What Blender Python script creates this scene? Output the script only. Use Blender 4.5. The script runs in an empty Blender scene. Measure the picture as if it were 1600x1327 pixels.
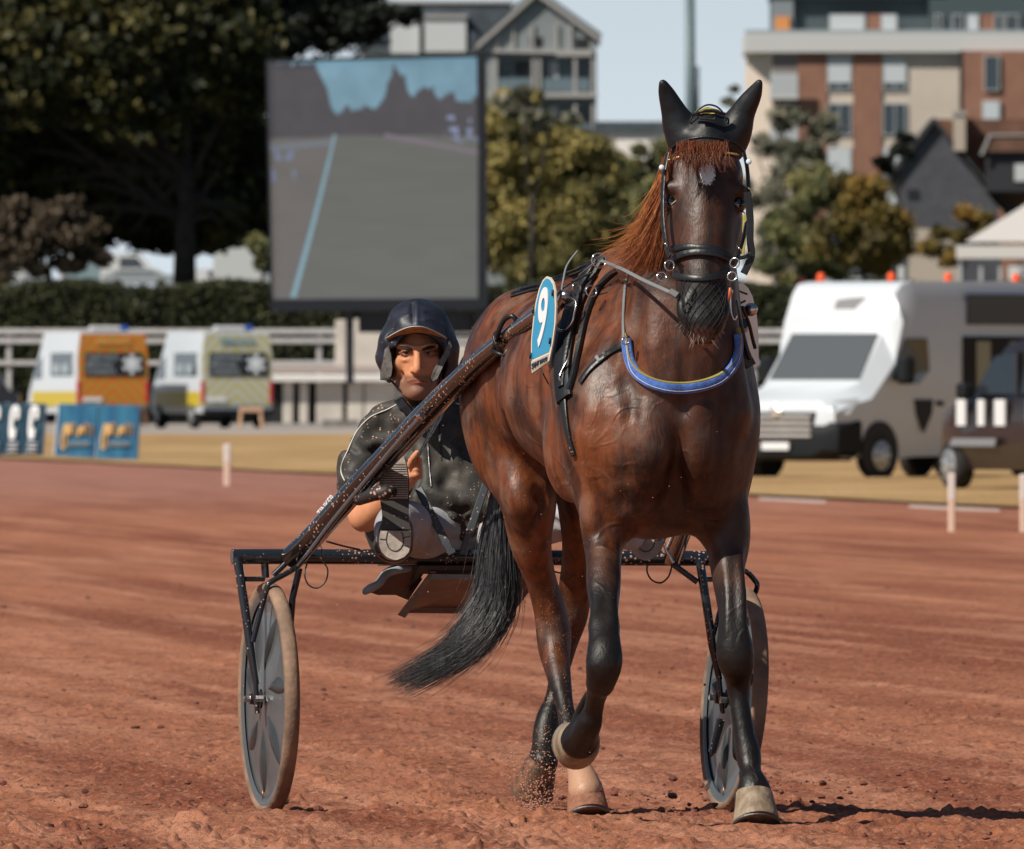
import bpy, math, random
import numpy as np
from mathutils import Vector, Matrix
R = math.radians
random.seed(7); rng = np.random.default_rng(7)
scene = bpy.context.scene
C = scene.collection
# ------------------------------------------------------------------ camera
FPX, CAMH, CX, HY = 26000.0, 1.227, 800.0, 615.0      # focal length in photo pixels, eye height, horizon row
cam_d = bpy.data.cameras.new('camera'); cam = bpy.data.objects.new('camera', cam_d); C.objects.link(cam)
cam_d.sensor_width = 36; cam_d.lens = 36 * FPX / 1600
cam.location = (0, 0, CAMH)
cam.rotation_euler = (R(90) - math.atan((1327 / 2 - HY) / FPX), 0, 0)
cam_d.clip_start = 1; cam_d.clip_end = 9000
cam_d.dof.use_dof = True; cam_d.dof.focus_distance = 47.9; cam_d.dof.aperture_fstop = 24.0
scene.camera = cam
# ------------------------------------------------------------------ light
SUN = Vector((-0.64, -0.50, 0.80)).normalized()
world = bpy.data.worlds.new('World'); scene.world = world; world.use_nodes = True
wn = world.node_tree.nodes; wl = world.node_tree.links
sky = wn.new('ShaderNodeTexSky'); sky.sky_type = 'NISHITA'; sky.sun_disc = False
sky.sun_elevation = math.asin(SUN.z); sky.sun_rotation = math.atan2(SUN.x, SUN.y)
sky.air_density = 1.0; sky.dust_density = 1.0; sky.ozone_density = 1.0
wn['Background'].inputs['Strength'].default_value = 0.05
wt = wn.new('ShaderNodeTexCoord'); wm_ = wn.new('ShaderNodeVectorMath'); wm_.operation = 'ADD'; wm_.inputs[1].default_value = (0, 0, .10)
wl.new(wt.outputs['Generated'], wm_.inputs[0]); wl.new(wm_.outputs[0], sky.inputs['Vector'])
wz = wn.new('ShaderNodeSeparateXYZ'); wl.new(wt.outputs['Generated'], wz.inputs[0])
wr = wn.new('ShaderNodeMapRange'); wr.interpolation_type = 'SMOOTHSTEP'; wr.inputs[1].default_value = .0; wr.inputs[2].default_value = .085; wr.inputs[3].default_value = .95; wr.inputs[4].default_value = .0; wl.new(wz.outputs['Z'], wr.inputs[0])
wx = wn.new('ShaderNodeMix'); wx.data_type = 'RGBA'; wl.new(wr.outputs[0], wx.inputs[0]); wx.inputs[7].default_value = (13.0, 14.6, 15.8, 1)   # bright summer haze low over the horizon
wl.new(sky.outputs[0], wx.inputs[6]); wl.new(wx.outputs[2], wn['Background'].inputs['Color'])
sd = bpy.data.lights.new('sun', 'SUN'); sd.energy = 5.0; sd.angle = R(0.5); sd.color = (1.0, 0.93, 0.82)
so = bpy.data.objects.new('sun', sd); C.objects.link(so); so.rotation_euler = SUN.to_track_quat('Z', 'Y').to_euler()
scene.view_settings.view_transform = 'Standard'; scene.view_settings.look = 'None'
scene.view_settings.exposure = 0.12; scene.view_settings.gamma = 1.0
scene.cycles.max_bounces = 6; scene.cycles.transparent_max_bounces = 8; scene.cycles.use_denoising = True

# ------------------------------------------------------------------ helpers
def W(px, py, Y):
    return Vector(((px - CX) * Y / FPX, Y, CAMH + (HY - py) * Y / FPX))
def pxm(n, Y): return n * Y / FPX           # n photo pixels at distance Y, in metres
def s2l(c):
    return tuple((x / 12.92 if x <= .04045 else ((x + .055) / 1.055) ** 2.4) for x in c)
MATS = {}
def mat(name, col, rough=.6, metal=0, var=.0, vscale=8, bump=0, bscale=40, col2=None, spec=.5, specks=0, emit=0, coat=0, speck_scale=75, sheen=0, stretch=(1, 1, 1)):
    if name in MATS: return MATS[name]
    m = bpy.data.materials.new(name); m.use_nodes = True
    n = m.node_tree.nodes; l = m.node_tree.links; b = n['Principled BSDF']
    b.inputs['Roughness'].default_value = rough; b.inputs['Metallic'].default_value = metal
    b.inputs['Specular IOR Level'].default_value = spec
    b.inputs['Coat Weight'].default_value = coat; b.inputs['Sheen Weight'].default_value = sheen
    tc = n.new('ShaderNodeTexCoord'); mp = n.new('ShaderNodeMapping'); l.new(tc.outputs['Object'], mp.inputs[0])
    mp.inputs['Scale'].default_value = stretch
    last = None
    if var or col2:
        no = n.new('ShaderNodeTexNoise'); no.inputs['Scale'].default_value = vscale; no.inputs['Detail'].default_value = 6
        l.new(mp.outputs[0], no.inputs['Vector'])
        rp = n.new('ShaderNodeValToRGB'); l.new(no.outputs[0], rp.inputs[0])
        c2 = col2 if col2 else tuple(max(0, c * (1 - var)) for c in col)
        c1 = col if col2 else tuple(c * (1 + var) for c in col)
        rp.color_ramp.elements[0].position = .35; rp.color_ramp.elements[1].position = .65
        rp.color_ramp.elements[0].color = (*c2, 1); rp.color_ramp.elements[1].color = (*c1, 1)
        last = rp.outputs[0]; l.new(last, b.inputs['Base Color'])
    else: b.inputs['Base Color'].default_value = (*col, 1)
    if specks:
        vo = n.new('ShaderNodeTexVoronoi'); vo.inputs['Scale'].default_value = speck_scale; l.new(tc.outputs['Object'], vo.inputs['Vector'])
        no2 = n.new('ShaderNodeTexNoise'); no2.inputs['Scale'].default_value = 9; l.new(tc.outputs['Object'], no2.inputs['Vector'])
        ma = n.new('ShaderNodeMath'); ma.operation = 'MULTIPLY_ADD'; l.new(no2.outputs[0], ma.inputs[0]); ma.inputs[1].default_value = .7; ma.inputs[2].default_value = -.35 + specks * .6
        lt = n.new('ShaderNodeMath'); lt.operation = 'LESS_THAN'; l.new(vo.outputs['Distance'], lt.inputs[0]); l.new(ma.outputs[0], lt.inputs[1])
        mx = n.new('ShaderNodeMix'); mx.data_type = 'RGBA'; l.new(lt.outputs[0], mx.inputs[0])
        if last: l.new(last, mx.inputs[6])
        else: mx.inputs[6].default_value = (*col, 1)
        mx.inputs[7].default_value = (.45, .27, .2, 1); l.new(mx.outputs[2], b.inputs['Base Color'])
        mr = n.new('ShaderNodeMix'); l.new(lt.outputs[0], mr.inputs[0]); mr.inputs[2].default_value = rough; mr.inputs[3].default_value = .9
        l.new(mr.outputs[0], b.inputs['Roughness'])
    if bump:
        nb = n.new('ShaderNodeTexNoise'); nb.inputs['Scale'].default_value = bscale; nb.inputs['Detail'].default_value = 5
        l.new(mp.outputs[0], nb.inputs['Vector'])
        bu = n.new('ShaderNodeBump'); bu.inputs['Strength'].default_value = bump; bu.inputs['Distance'].default_value = .01
        l.new(nb.outputs[0], bu.inputs['Height']); l.new(bu.outputs[0], b.inputs['Normal'])
    if emit:
        b.inputs['Emission Color'].default_value = (*col, 1); b.inputs['Emission Strength'].default_value = emit
    MATS[name] = m; return m

def mesh_np(name, V, F, m=None, parent=None, smooth=True):
    """V (n,3) array, F list of arrays/tuples of vertex ids -> one mesh object (world coordinates)"""
    me = bpy.data.meshes.new(name)
    V = np.asarray(V, dtype=np.float32)
    if isinstance(F, np.ndarray):
        k = F.shape[1]; nf = len(F)
        me.vertices.add(len(V)); me.vertices.foreach_set('co', V.ravel())
        me.loops.add(nf * k); me.loops.foreach_set('vertex_index', F.astype(np.int32).ravel())
        me.polygons.add(nf); me.polygons.foreach_set('loop_start', np.arange(0, nf * k, k, dtype=np.int32))
        me.update(calc_edges=True)
    else:
        me.from_pydata(V.tolist(), [], [list(map(int, f)) for f in F]); me.update()
    me.polygons.foreach_set('use_smooth', np.full(len(me.polygons), smooth, dtype=bool))
    o = bpy.data.objects.new(name, me); C.objects.link(o)
    if m: me.materials.append(m)
    if parent:
        o.parent = parent; o.matrix_parent_inverse = Matrix.Translation(-parent.location) if not parent.parent else parent.matrix_parent_inverse @ Matrix.Identity(4)
        if parent.type == 'EMPTY': o.matrix_parent_inverse = (Matrix.LocRotScale(parent.location, parent.rotation_euler, None)).inverted()
        else: o.matrix_parent_inverse = Matrix.Identity(4); 
        if parent.type != 'EMPTY' and parent.parent:   # parent itself sits in world coordinates through its own inverse
            o.matrix_parent_inverse = Matrix.Identity(4)
    return o
def tag(o, label=None, cat=None, group=None, kind=None):
    if label: o['label'] = label
    if cat: o['category'] = cat
    if group: o['group'] = group
    if kind: o['kind'] = kind
    return o
def empty(name, loc, label, cat, group=None, rz=0):
    o = bpy.data.objects.new(name, None); C.objects.link(o); o.location = loc; o.rotation_euler = (0, 0, rz)
    o.empty_display_size = .2
    return tag(o, label, cat, group)
def copy_tree(o, parent=None):
    c = o.copy(); C.objects.link(c)
    if parent: c.parent = parent
    for ch in o.children: copy_tree(ch, c)
    return c

class MB:
    """collects shapes into one mesh"""
    def __init__(s): s.v = []; s.f = []; s.T = Matrix.Identity(4)
    def add(s, vs, fs):
        b = len(s.v); s.v += [tuple(s.T @ Vector(v)) for v in vs]; s.f += [tuple(b + i for i in f) for f in fs]; return s
    def box(s, x0, x1, y0, y1, z0, z1, bev=0):
        if bev > 0:
            bm_pts = []
            b = min(bev, (x1 - x0) / 2.01, (z1 - z0) / 2.01, (y1 - y0) / 2.01)
            # chamfered box: 24 verts
            vs = []; 
            for ix, x in ((0, x0), (1, x1)):
                for iy, y in ((0, y0), (1, y1)):
                    for iz, z in ((0, z0), (1, z1)):
                        sx, sy, sz = (1 if ix == 0 else -1), (1 if iy == 0 else -1), (1 if iz == 0 else -1)
                        vs += [(x, y + sy * b, z + sz * b), (x + sx * b, y, z + sz * b), (x + sx * b, y + sy * b, z)]
            def I(ix, iy, iz, a): return ((ix * 2 + iy) * 2 + iz) * 3 + a
            fs = []
            for ix in (0, 1): fs.append((I(ix, 0, 0, 0), I(ix, 1, 0, 0), I(ix, 1, 1, 0), I(ix, 0, 1, 0)))
            for iy in (0, 1): fs.append((I(0, iy, 0, 1), I(1, iy, 0, 1), I(1, iy, 1, 1), I(0, iy, 1, 1)))
            for iz in (0, 1): fs.append((I(0, 0, iz, 2), I(1, 0, iz, 2), I(1, 1, iz, 2), I(0, 1, iz, 2)))
            for iy in (0, 1):
                for iz in (0, 1): fs.append((I(0, iy, iz, 1), I(1, iy, iz, 1), I(1, iy, iz, 2), I(0, iy, iz, 2)))
            for ix in (0, 1):
                for iz in (0, 1): fs.append((I(ix, 0, iz, 0), I(ix, 1, iz, 0), I(ix, 1, iz, 2), I(ix, 0, iz, 2)))
            for ix in (0, 1):
                for iy in (0, 1): fs.append((I(ix, iy, 0, 0), I(ix, iy, 1, 0), I(ix, iy, 1, 1), I(ix, iy, 0, 1)))
            for ix in (0, 1):
                for iy in (0, 1):
                    for iz in (0, 1): fs.append((I(ix, iy, iz, 0), I(ix, iy, iz, 1), I(ix, iy, iz, 2)))
            return s.add(vs, fs)
        vs = [(x, y, z) for x in (x0, x1) for y in (y0, y1) for z in (z0, z1)]
        return s.add(vs, [(0, 1, 3, 2), (4, 6, 7, 5), (0, 4, 5, 1), (2, 3, 7, 6), (0, 2, 6, 4), (1, 5, 7, 3)])
    def prism(s, pts, y0, y1):
        """outline in x,z extruded along y"""
        n = len(pts); vs = [(x, y0, z) for x, z in pts] + [(x, y1, z) for x, z in pts]
        return s.add(vs, [tuple(range(n)), tuple(range(2 * n - 1, n - 1, -1))] + [(i, (i + 1) % n, n + (i + 1) % n, n + i) for i in range(n)])
    def prismx(s, pts, x0, x1):
        """outline in y,z extruded along x"""
        n = len(pts); vs = [(x0, y, z) for y, z in pts] + [(x1, y, z) for y, z in pts]
        return s.add(vs, [tuple(range(n)), tuple(range(2 * n - 1, n - 1, -1))] + [(i, (i + 1) % n, n + (i + 1) % n, n + i) for i in range(n)])
    def tube(s, pts, r, n=10, closed=False, sq=1.0):
        pts = [Vector(p) for p in pts]; m = len(pts)
        rr = r if hasattr(r, '__len__') else [r] * m
        vs = []; up = None
        for i, p in enumerate(pts):
            if closed: t = pts[(i + 1) % m] - pts[i - 1]
            else: t = pts[min(i + 1, m - 1)] - pts[max(i - 1, 0)]
            t.normalize()
            if up is None:
                up = t.cross(Vector((0, 0, 1)));
                if up.length < .1: up = t.cross(Vector((1, 0, 0)))
            up = (up - t * up.dot(t)).normalized(); w = t.cross(up)
            for k in range(n):
                a = 2 * math.pi * k / n; vs.append(p + up * math.cos(a) * rr[i] + w * math.sin(a) * rr[i] * sq)
        fs = []
        for i in range(m if closed else m - 1):
            j = (i + 1) % m
            for k in range(n): fs.append((i * n + k, i * n + (k + 1) % n, j * n + (k + 1) % n, j * n + k))
        if not closed: fs += [tuple(range(n - 1, -1, -1)), tuple((m - 1) * n + k for k in range(n))]
        return s.add(vs, fs)
    def lathe(s, prof, c, ax, n=24, cap=True):
        """prof: list of (r, h) about axis ax through c"""
        c = Vector(c); ax = Vector(ax).normalized(); u = ax.cross(Vector((0, 0, 1)))
        if u.length < .1: u = ax.cross(Vector((1, 0, 0)))
        u.normalize(); w = ax.cross(u); vs = []
        for r, h in prof:
            for k in range(n):
                a = 2 * math.pi * k / n; vs.append(c + ax * h + (u * math.cos(a) + w * math.sin(a)) * r)
        fs = []
        for i in range(len(prof) - 1):
            for k in range(n): fs.append((i * n + k, i * n + (k + 1) % n, (i + 1) * n + (k + 1) % n, (i + 1) * n + k))
        if cap: fs += [tuple(range(n - 1, -1, -1)), tuple((len(prof) - 1) * n + k for k in range(n))]
        return s.add(vs, fs)
    def ring(s, c, ax, Rr, r, n=28, k=8):
        c = Vector(c); ax = Vector(ax).normalized(); u = ax.cross(Vector((0, 0, 1)))
        if u.length < .1: u = ax.cross(Vector((1, 0, 0)))
        u.normalize(); w = ax.cross(u)
        return s.tube([c + (u * math.cos(2 * math.pi * i / n) + w * math.sin(2 * math.pi * i / n)) * Rr for i in range(n)], r, k, closed=True)
    def ball(s, c, r, n=12):
        rr = r if hasattr(r, '__len__') else (r, r, r); vs = []; fs = []
        for i in range(1, n):
            for k in range(n * 2):
                a = math.pi * i / n; b = math.pi * k / n
                vs.append((c[0] + rr[0] * math.sin(a) * math.cos(b), c[1] + rr[1] * math.sin(a) * math.sin(b), c[2] + rr[2] * math.cos(a)))
        m = n * 2
        for i in range(n - 2):
            for k in range(m): fs.append((i * m + k, i * m + (k + 1) % m, (i + 1) * m + (k + 1) % m, (i + 1) * m + k))
        vs += [(c[0], c[1], c[2] + rr[2]), (c[0], c[1], c[2] - rr[2])]; t = len(vs) - 2
        for k in range(m): fs += [(t, (k + 1) % m, k), (t + 1, (n - 2) * m + k, (n - 2) * m + (k + 1) % m)]
        return s.add(vs, fs)
    def obj(s, name, m, parent=None, smooth=False, ang=None):
        o = mesh_np(name, s.v, s.f, m, parent, smooth)
        import bmesh
        bm = bmesh.new(); bm.from_mesh(o.data); bmesh.ops.recalc_face_normals(bm, faces=bm.faces); bm.to_mesh(o.data); bm.free()
        if ang:
            for p in o.data.polygons: p.use_smooth = True
            o.data.set_sharp_from_angle(angle=R(ang))
        return o

def crom(P, sub=4):
    """catmull-rom through rows of P"""
    P = np.asarray(P, float); n = len(P)
    if n < 3: sub = max(sub, 1)
    out = []
    for i in range(n - 1):
        p0 = P[max(i - 1, 0)]; p1 = P[i]; p2 = P[i + 1]; p3 = P[min(i + 2, n - 1)]
        for k in range(sub):
            t = k / sub
            out.append(.5 * ((2 * p1) + (-p0 + p2) * t + (2 * p0 - 5 * p1 + 4 * p2 - p3) * t * t + (-p0 + 3 * p1 - 3 * p2 + p3) * t ** 3))
    out.append(P[-1]); return np.array(out)

# ---- signed-distance modelling: smooth blends of tapered limbs, ellipsoids and lofts, meshed with surface nets
class Field:
    def __init__(s, lo, hi, res):
        s.lo = np.array(lo, float); s.res = res
        s.n = np.ceil((np.array(hi) - s.lo) / res).astype(int) + 1
        s.ax = [(s.lo[i] + np.arange(s.n[i]) * res).astype(np.float32) for i in range(3)]
        s.D = np.full(tuple(s.n), .5, np.float32)
    def _sl(s, lo, hi):
        a = np.clip(np.floor((np.array(lo) - s.lo) / s.res).astype(int), 0, s.n - 1)
        b = np.clip(np.ceil((np.array(hi) - s.lo) / s.res).astype(int) + 1, 1, s.n)
        sl = tuple(slice(a[i], max(b[i], a[i] + 1)) for i in range(3))
        g = (s.ax[0][sl[0]][:, None, None], s.ax[1][sl[1]][None, :, None], s.ax[2][sl[2]][None, None, :])
        return sl, g
    def comb(s, sl, d, k, mode):
        A = s.D[sl]
        if mode == 'add':
            if k > 0: h = np.maximum(k - np.abs(A - d), 0) / k; s.D[sl] = np.minimum(A, d) - h * h * k * .25
            else: s.D[sl] = np.minimum(A, d)
        elif mode == 'sub':
            d = -d
            h = np.maximum(k - np.abs(A - d), 0) / max(k, 1e-6); s.D[sl] = np.maximum(A, d) + h * h * k * .25
    def ell(s, c, r, k=.03, rot=None, mode='add'):
        c = np.array(c, float); r = np.array(r, float); m = r.max() + k + s.res * 2
        sl, g = s._sl(c - m, c + m)
        x, y, z = g[0] - c[0], g[1] - c[1], g[2] - c[2]
        if rot is not None:
            M = np.array(rot); x, y, z = (M[0][0] * x + M[1][0] * y + M[2][0] * z, M[0][1] * x + M[1][1] * y + M[2][1] * z, M[0][2] * x + M[1][2] * y + M[2][2] * z)
        k0 = np.sqrt((x / r[0]) ** 2 + (y / r[1]) ** 2 + (z / r[2]) ** 2) + 1e-6
        k1 = np.sqrt((x / r[0] ** 2) ** 2 + (y / r[1] ** 2) ** 2 + (z / r[2] ** 2) ** 2) + 1e-6
        s.comb(sl, (k0 * (k0 - 1) / k1).astype(np.float32), k, mode)
    def tube(s, P, k=.03, sq=None, sub=7, mode='add'):
        """P rows x,y,z,r ; sq=(axis, factor) makes the section wider along axis"""
        P = crom(P, sub) if sub > 1 else np.asarray(P, float)
        f = 1.0; a = None
        if sq: a = np.array(sq[0], float); a /= np.linalg.norm(a); f = sq[1]
        m = P[:, 3].max() * max(1, f) + k + 2 * s.res
        lo = P[:, :3].min(0) - m; hi = P[:, :3].max(0) + m
        sl0, g0 = s._sl(lo, hi); T = np.full(tuple(q.stop - q.start for q in sl0), .5, np.float32)
        off = [q.start for q in sl0]
        for i in range(len(P) - 1):
            A, B = P[i, :3], P[i + 1, :3]; ra, rb = P[i, 3], P[i + 1, 3]
            m = max(ra, rb) * max(1, f) + k + 2 * s.res
            sl, g = s._sl(np.minimum(A, B) - m, np.maximum(A, B) + m)
            d = B - A; px, py, pz = g[0] - A[0], g[1] - A[1], g[2] - A[2]
            L = max(d @ d, 1e-9); t = np.clip((px * d[0] + py * d[1] + pz * d[2]) / L, 0, 1)
            qx, qy, qz = px - t * d[0], py - t * d[1], pz - t * d[2]
            if a is not None:
                w = (qx * a[0] + qy * a[1] + qz * a[2]) * (1 / f - 1); qx = qx + a[0] * w; qy = qy + a[1] * w; qz = qz + a[2] * w
            dd = (np.sqrt(qx * qx + qy * qy + qz * qz) - (ra + (rb - ra) * t)).astype(np.float32)
            l2 = tuple(slice(sl[j].start - off[j], sl[j].stop - off[j]) for j in range(3))
            T[l2] = np.minimum(T[l2], dd)
        s.comb(sl0, T, k, mode)
    def loft(s, o, ax, lat, up, S, k=.03, p=2.0, mode='add'):
        """S rows: t, centre_lat, centre_up, r_lat, r_up along axis ax from o"""
        o = np.array(o, float); ax, lat, up = [np.array(q, float) / np.linalg.norm(q) for q in (ax, lat, up)]
        S = crom(S, 5); t0, t1 = S[0, 0], S[-1, 0]; m = max(S[:, 3].max(), S[:, 4].max()) + k + .02
        c0 = o + ax * t0; c1 = o + ax * t1
        e = np.abs(np.array([S[:, 1].min(), S[:, 1].max()])).max() + np.abs(np.array([S[:, 2].min(), S[:, 2].max()])).max()
        sl, g = s._sl(np.minimum(c0, c1) - m - e, np.maximum(c0, c1) + m + e)
        x, y, z = g[0] - o[0], g[1] - o[1], g[2] - o[2]
        t = x * ax[0] + y * ax[1] + z * ax[2]; a = x * lat[0] + y * lat[1] + z * lat[2]; b = x * up[0] + y * up[1] + z * up[2]
        tc = np.clip(t, t0, t1); f = lambda q: np.interp(tc, S[:, 0], S[:, q]).astype(np.float32)
        ra, rb = f(3), f(4)
        q = (np.abs((a - f(1)) / ra) ** p + np.abs((b - f(2)) / rb) ** p) ** (1 / p)
        d = (q - 1) * np.minimum(ra, rb); ex = t - tc
        d = np.where(ex != 0, np.sqrt(np.maximum(d, 0) ** 2 + ex ** 2) + np.minimum(d, 0) * 0, d).astype(np.float32)
        s.comb(sl, d, k, mode)
    def noise(s, amp, freq, seed=0):
        """gentle lumpy offset"""
        r = np.random.default_rng(seed)
        N = np.zeros((1, 1, 1), np.float32)
        for i in range(6):
            d = r.normal(size=3); d /= np.linalg.norm(d); ph = r.uniform(0, 6.28); fr = freq * r.uniform(.6, 1.6)
            N = N + np.sin(fr * (s.ax[0][:, None, None] * d[0] + s.ax[1][None, :, None] * d[1] + s.ax[2][None, None, :] * d[2]) + ph)
        s.D += (N * amp / 2.4).astype(np.float32)
    def sample(s, P):
        P = np.atleast_2d(P); q = (P - s.lo) / s.res; q = np.clip(q, 0, s.n - 1.001); i = q.astype(int); f = q - i; out = 0
        for a in (0, 1):
            for b in (0, 1):
                for c in (0, 1):
                    w = (f[:, 0] if a else 1 - f[:, 0]) * (f[:, 1] if b else 1 - f[:, 1]) * (f[:, 2] if c else 1 - f[:, 2])
                    out = out + w * s.D[i[:, 0] + a, i[:, 1] + b, i[:, 2] + c]
        return out
    def grad(s, P):
        P = np.atleast_2d(P); e = s.res * 1.5; g = np.stack([s.sample(P + np.eye(3)[i] * e) - s.sample(P - np.eye(3)[i] * e) for i in range(3)], 1)
        return g / (np.linalg.norm(g, axis=1, keepdims=True) + 1e-9)
    def ray(s, px, py, off=0.0, Y0=0):
        """first surface point on the line of sight through a photo pixel"""
        Ys = np.arange(max(s.lo[1], Y0), s.ax[1][-1], s.res * .5); P = np.array([W(px, py, y) for y in (Ys[0], Ys[-1])])
        t = ((Ys - Ys[0]) / (Ys[-1] - Ys[0]))[:, None]; P = P[0] * (1 - t) + P[1] * t
        d = s.sample(P) - off; k = np.where(d < 0)[0]
        if len(k) == 0: j = int(np.argmin(d)); p = P[j]
        else:
            j = k[0]; p = P[j] if j == 0 else P[j - 1] + (P[j] - P[j - 1]) * d[j - 1] / (d[j - 1] - d[j] + 1e-9)
        return p, s.grad(p)[0]
    def push(s, p, off=0.0, it=4):
        p = np.atleast_2d(np.array(p, float)).copy()
        for _ in range(it): p -= s.grad(p) * (s.sample(p) - off)[:, None]
        return p
    def mesh(s, smooth=1):
        I = s.D < 0; n = s.n
        c = np.zeros(tuple(n - 1), np.uint8)
        for a in (0, 1):
            for b in (0, 1):
                for d in (0, 1): c += I[a:n[0] - 1 + a, b:n[1] - 1 + b, d:n[2] - 1 + d]
        act = np.argwhere((c > 0) & (c < 8)); idx = np.full(tuple(n - 1), -1, np.int32); idx[tuple(act.T)] = np.arange(len(act)); del c
        cor = [(a, b, d) for a in (0, 1) for b in (0, 1) for d in (0, 1)]
        val = {q: s.D[act[:, 0] + q[0], act[:, 1] + q[1], act[:, 2] + q[2]] for q in cor}
        acc = np.zeros((len(act), 3)); cnt = np.zeros(len(act))
        for q in cor:
            for i in range(3):
                if q[i] == 0:
                    r = list(q); r[i] = 1; r = tuple(r); va, vb = val[q], val[r]; sg = (va < 0) != (vb < 0)
                    t = np.where(sg, va / (va - vb + 1e-12), 0); p = np.array(q, float)[None] + np.zeros((len(act), 3)); p[:, i] += t
                    acc += p * sg[:, None]; cnt += sg
        V = s.lo + (act + acc / cnt[:, None]) * s.res
        Fs = []
        for i in range(3):
            j, k = (i + 1) % 3, (i + 2) % 3
            A = np.moveaxis(I, i, 0)
            sgn = np.argwhere(A[:-1] != A[1:]); 
            P = np.zeros_like(sgn); rest = [q for q in range(3) if q != i]
            P[:, i] = sgn[:, 0]; P[:, rest[0]] = sgn[:, 1]; P[:, rest[1]] = sgn[:, 2]
            ok = (P[:, j] > 0) & (P[:, k] > 0) & (P[:, j] < n[j] - 1) & (P[:, k] < n[k] - 1); P = P[ok]
            ins = I[tuple(P.T)]
            def cell(dj, dk): Q = P.copy(); Q[:, j] -= dj; Q[:, k] -= dk; return idx[tuple(Q.T)]
            f = np.stack([cell(1, 1), cell(0, 1), cell(0, 0), cell(1, 0)], 1); f[~ins] = f[~ins][:, ::-1]; Fs.append(f)
        F = np.concatenate(Fs); F = F[(F >= 0).all(1)]
        for _ in range(smooth):
            S = np.zeros_like(V); N = np.zeros(len(V))
            for a, b in ((0, 1), (1, 2), (2, 3), (3, 0)):
                np.add.at(S, F[:, a], V[F[:, b]]); np.add.at(N, F[:, a], 1); np.add.at(S, F[:, b], V[F[:, a]]); np.add.at(N, F[:, b], 1)
            V = V * .5 + S / np.maximum(N, 1)[:, None] * .5
        return V, F
def color_attr(o, name, vals):
    a = o.data.attributes.new(name, 'FLOAT', 'POINT'); a.data.foreach_set('value', np.asarray(vals, np.float32))

def ribbon(pts, nrm, w, th, mb, flat=None):
    """strap: flat band following pts, lying on a surface with normals nrm"""
    P = np.array(pts); N = np.array(nrm); m = len(P); vs = []
    ww = w if hasattr(w, '__len__') else [w] * m
    for i in range(m):
        t = P[min(i + 1, m - 1)] - P[max(i - 1, 0)]; t /= np.linalg.norm(t) + 1e-9
        n_ = N[i] - t * (N[i] @ t); n_ /= np.linalg.norm(n_) + 1e-9; b = np.cross(t, n_)
        for (x, y) in ((-.5, 0), (-.5, .7), (-.38, 1), (.38, 1), (.5, .7), (.5, 0)): vs.append(P[i] + b * x * ww[i] + n_ * y * th)
    fs = []
    for i in range(m - 1):
        for k in range(6): fs.append((i * 6 + k, i * 6 + (k + 1) % 6, (i + 1) * 6 + (k + 1) % 6, (i + 1) * 6 + k))
    fs += [tuple(range(5, -1, -1)), tuple((m - 1) * 6 + k for k in range(6))]
    mb.add(vs, fs)
def strap(fld, pix, w, th, mb, off=.002, sub=6, ys=None):
    """strap whose course over the body is given at photo pixels"""
    q = crom(np.array(pix, float), sub); P = []; N = []
    for a in q:
        p, n_ = fld.ray(a[0], a[1], off); P.append(p); N.append(n_)
    P = np.array(P); N = np.array(N)
    for _ in range(2): P[1:-1] = (P[:-2] + P[2:] + 2 * P[1:-1]) / 4; N[1:-1] = (N[:-2] + N[2:] + 2 * N[1:-1]) / 4
    ribbon(P, N, w, th, mb); return P, N
def text_mesh(txt, size, name, m, parent, loc, rot, xs=1.0, ext=.002, align='CENTER', bold=0.0):
    cu = bpy.data.curves.new('txt', 'FONT'); cu.body = txt; cu.size = size; cu.align_x = align; cu.align_y = 'CENTER'; cu.extrude = ext; cu.offset = bold
    to = bpy.data.objects.new('t', cu); C.objects.link(to); bpy.context.view_layer.update()
    me = bpy.data.meshes.new_from_object(to.evaluated_get(bpy.context.evaluated_depsgraph_get()))
    bpy.data.objects.remove(to); bpy.data.curves.remove(cu)
    M = Matrix.LocRotScale(Vector(loc), rot, Vector((xs, 1, 1))); me.transform(M); me.name = name
    o = bpy.data.objects.new(name, me); C.objects.link(o); me.materials.clear(); me.materials.append(m)
    if parent:
        o.parent = parent
        if parent.type == 'EMPTY': o.matrix_parent_inverse = (Matrix.LocRotScale(parent.location, parent.rotation_euler, None)).inverted()
    return o
# ================================================================== HORSE
YAW = R(14); FU = np.array([math.sin(YAW), -math.cos(YAW), 0]); FV = np.array([math.cos(YAW), math.sin(YAW), 0]); UPV = np.array([0, 0, 1.0])
HO = np.array([.275, 48.4, 0.0])                       # body axis origin
def B(u, v, z): return HO + FU * u + FV * v + UPV * z
def q4(px, py, Y, rpx): p = W(px, py, Y); return (p[0], p[1], p[2], pxm(rpx, Y))
HRES = globals().get('HRES', .0065)
hf = Field((-.16, 46.98, -.03), (.86, 49.75, 2.02), HRES)
YD = (0, 1, 0)
# trunk: u, lat offset, height, half width, half height
S = [(-.93, 0, 1.23, .05, .08), (-.86, 0, 1.25, .15, .20), (-.70, 0, 1.27, .205, .25), (-.50, 0, 1.27, .235, .27), (-.28, 0, 1.27, .26, .265), (-.05, 0, 1.255, .295, .29), (.15, 0, 1.245, .285, .31), (.38, 0, 1.235, .25, .355), (.55, 0, 1.19, .235, .33), (.66, 0, 1.16, .20, .27), (.745, 0, 1.15, .10, .16)]
hf.loft(HO, FU, FV, UPV, S, k=0, p=2.15)
# withers ridge and back
hf.tube([(*B(.50, -.03, 1.46), .085), (*B(.30, 0, 1.55), .065), (*B(.12, 0, 1.50), .07), (*B(-.15, 0, 1.44), .08), (*B(-.45, 0, 1.475), .075), (*B(-.75, 0, 1.40), .08)], k=.08)
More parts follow.
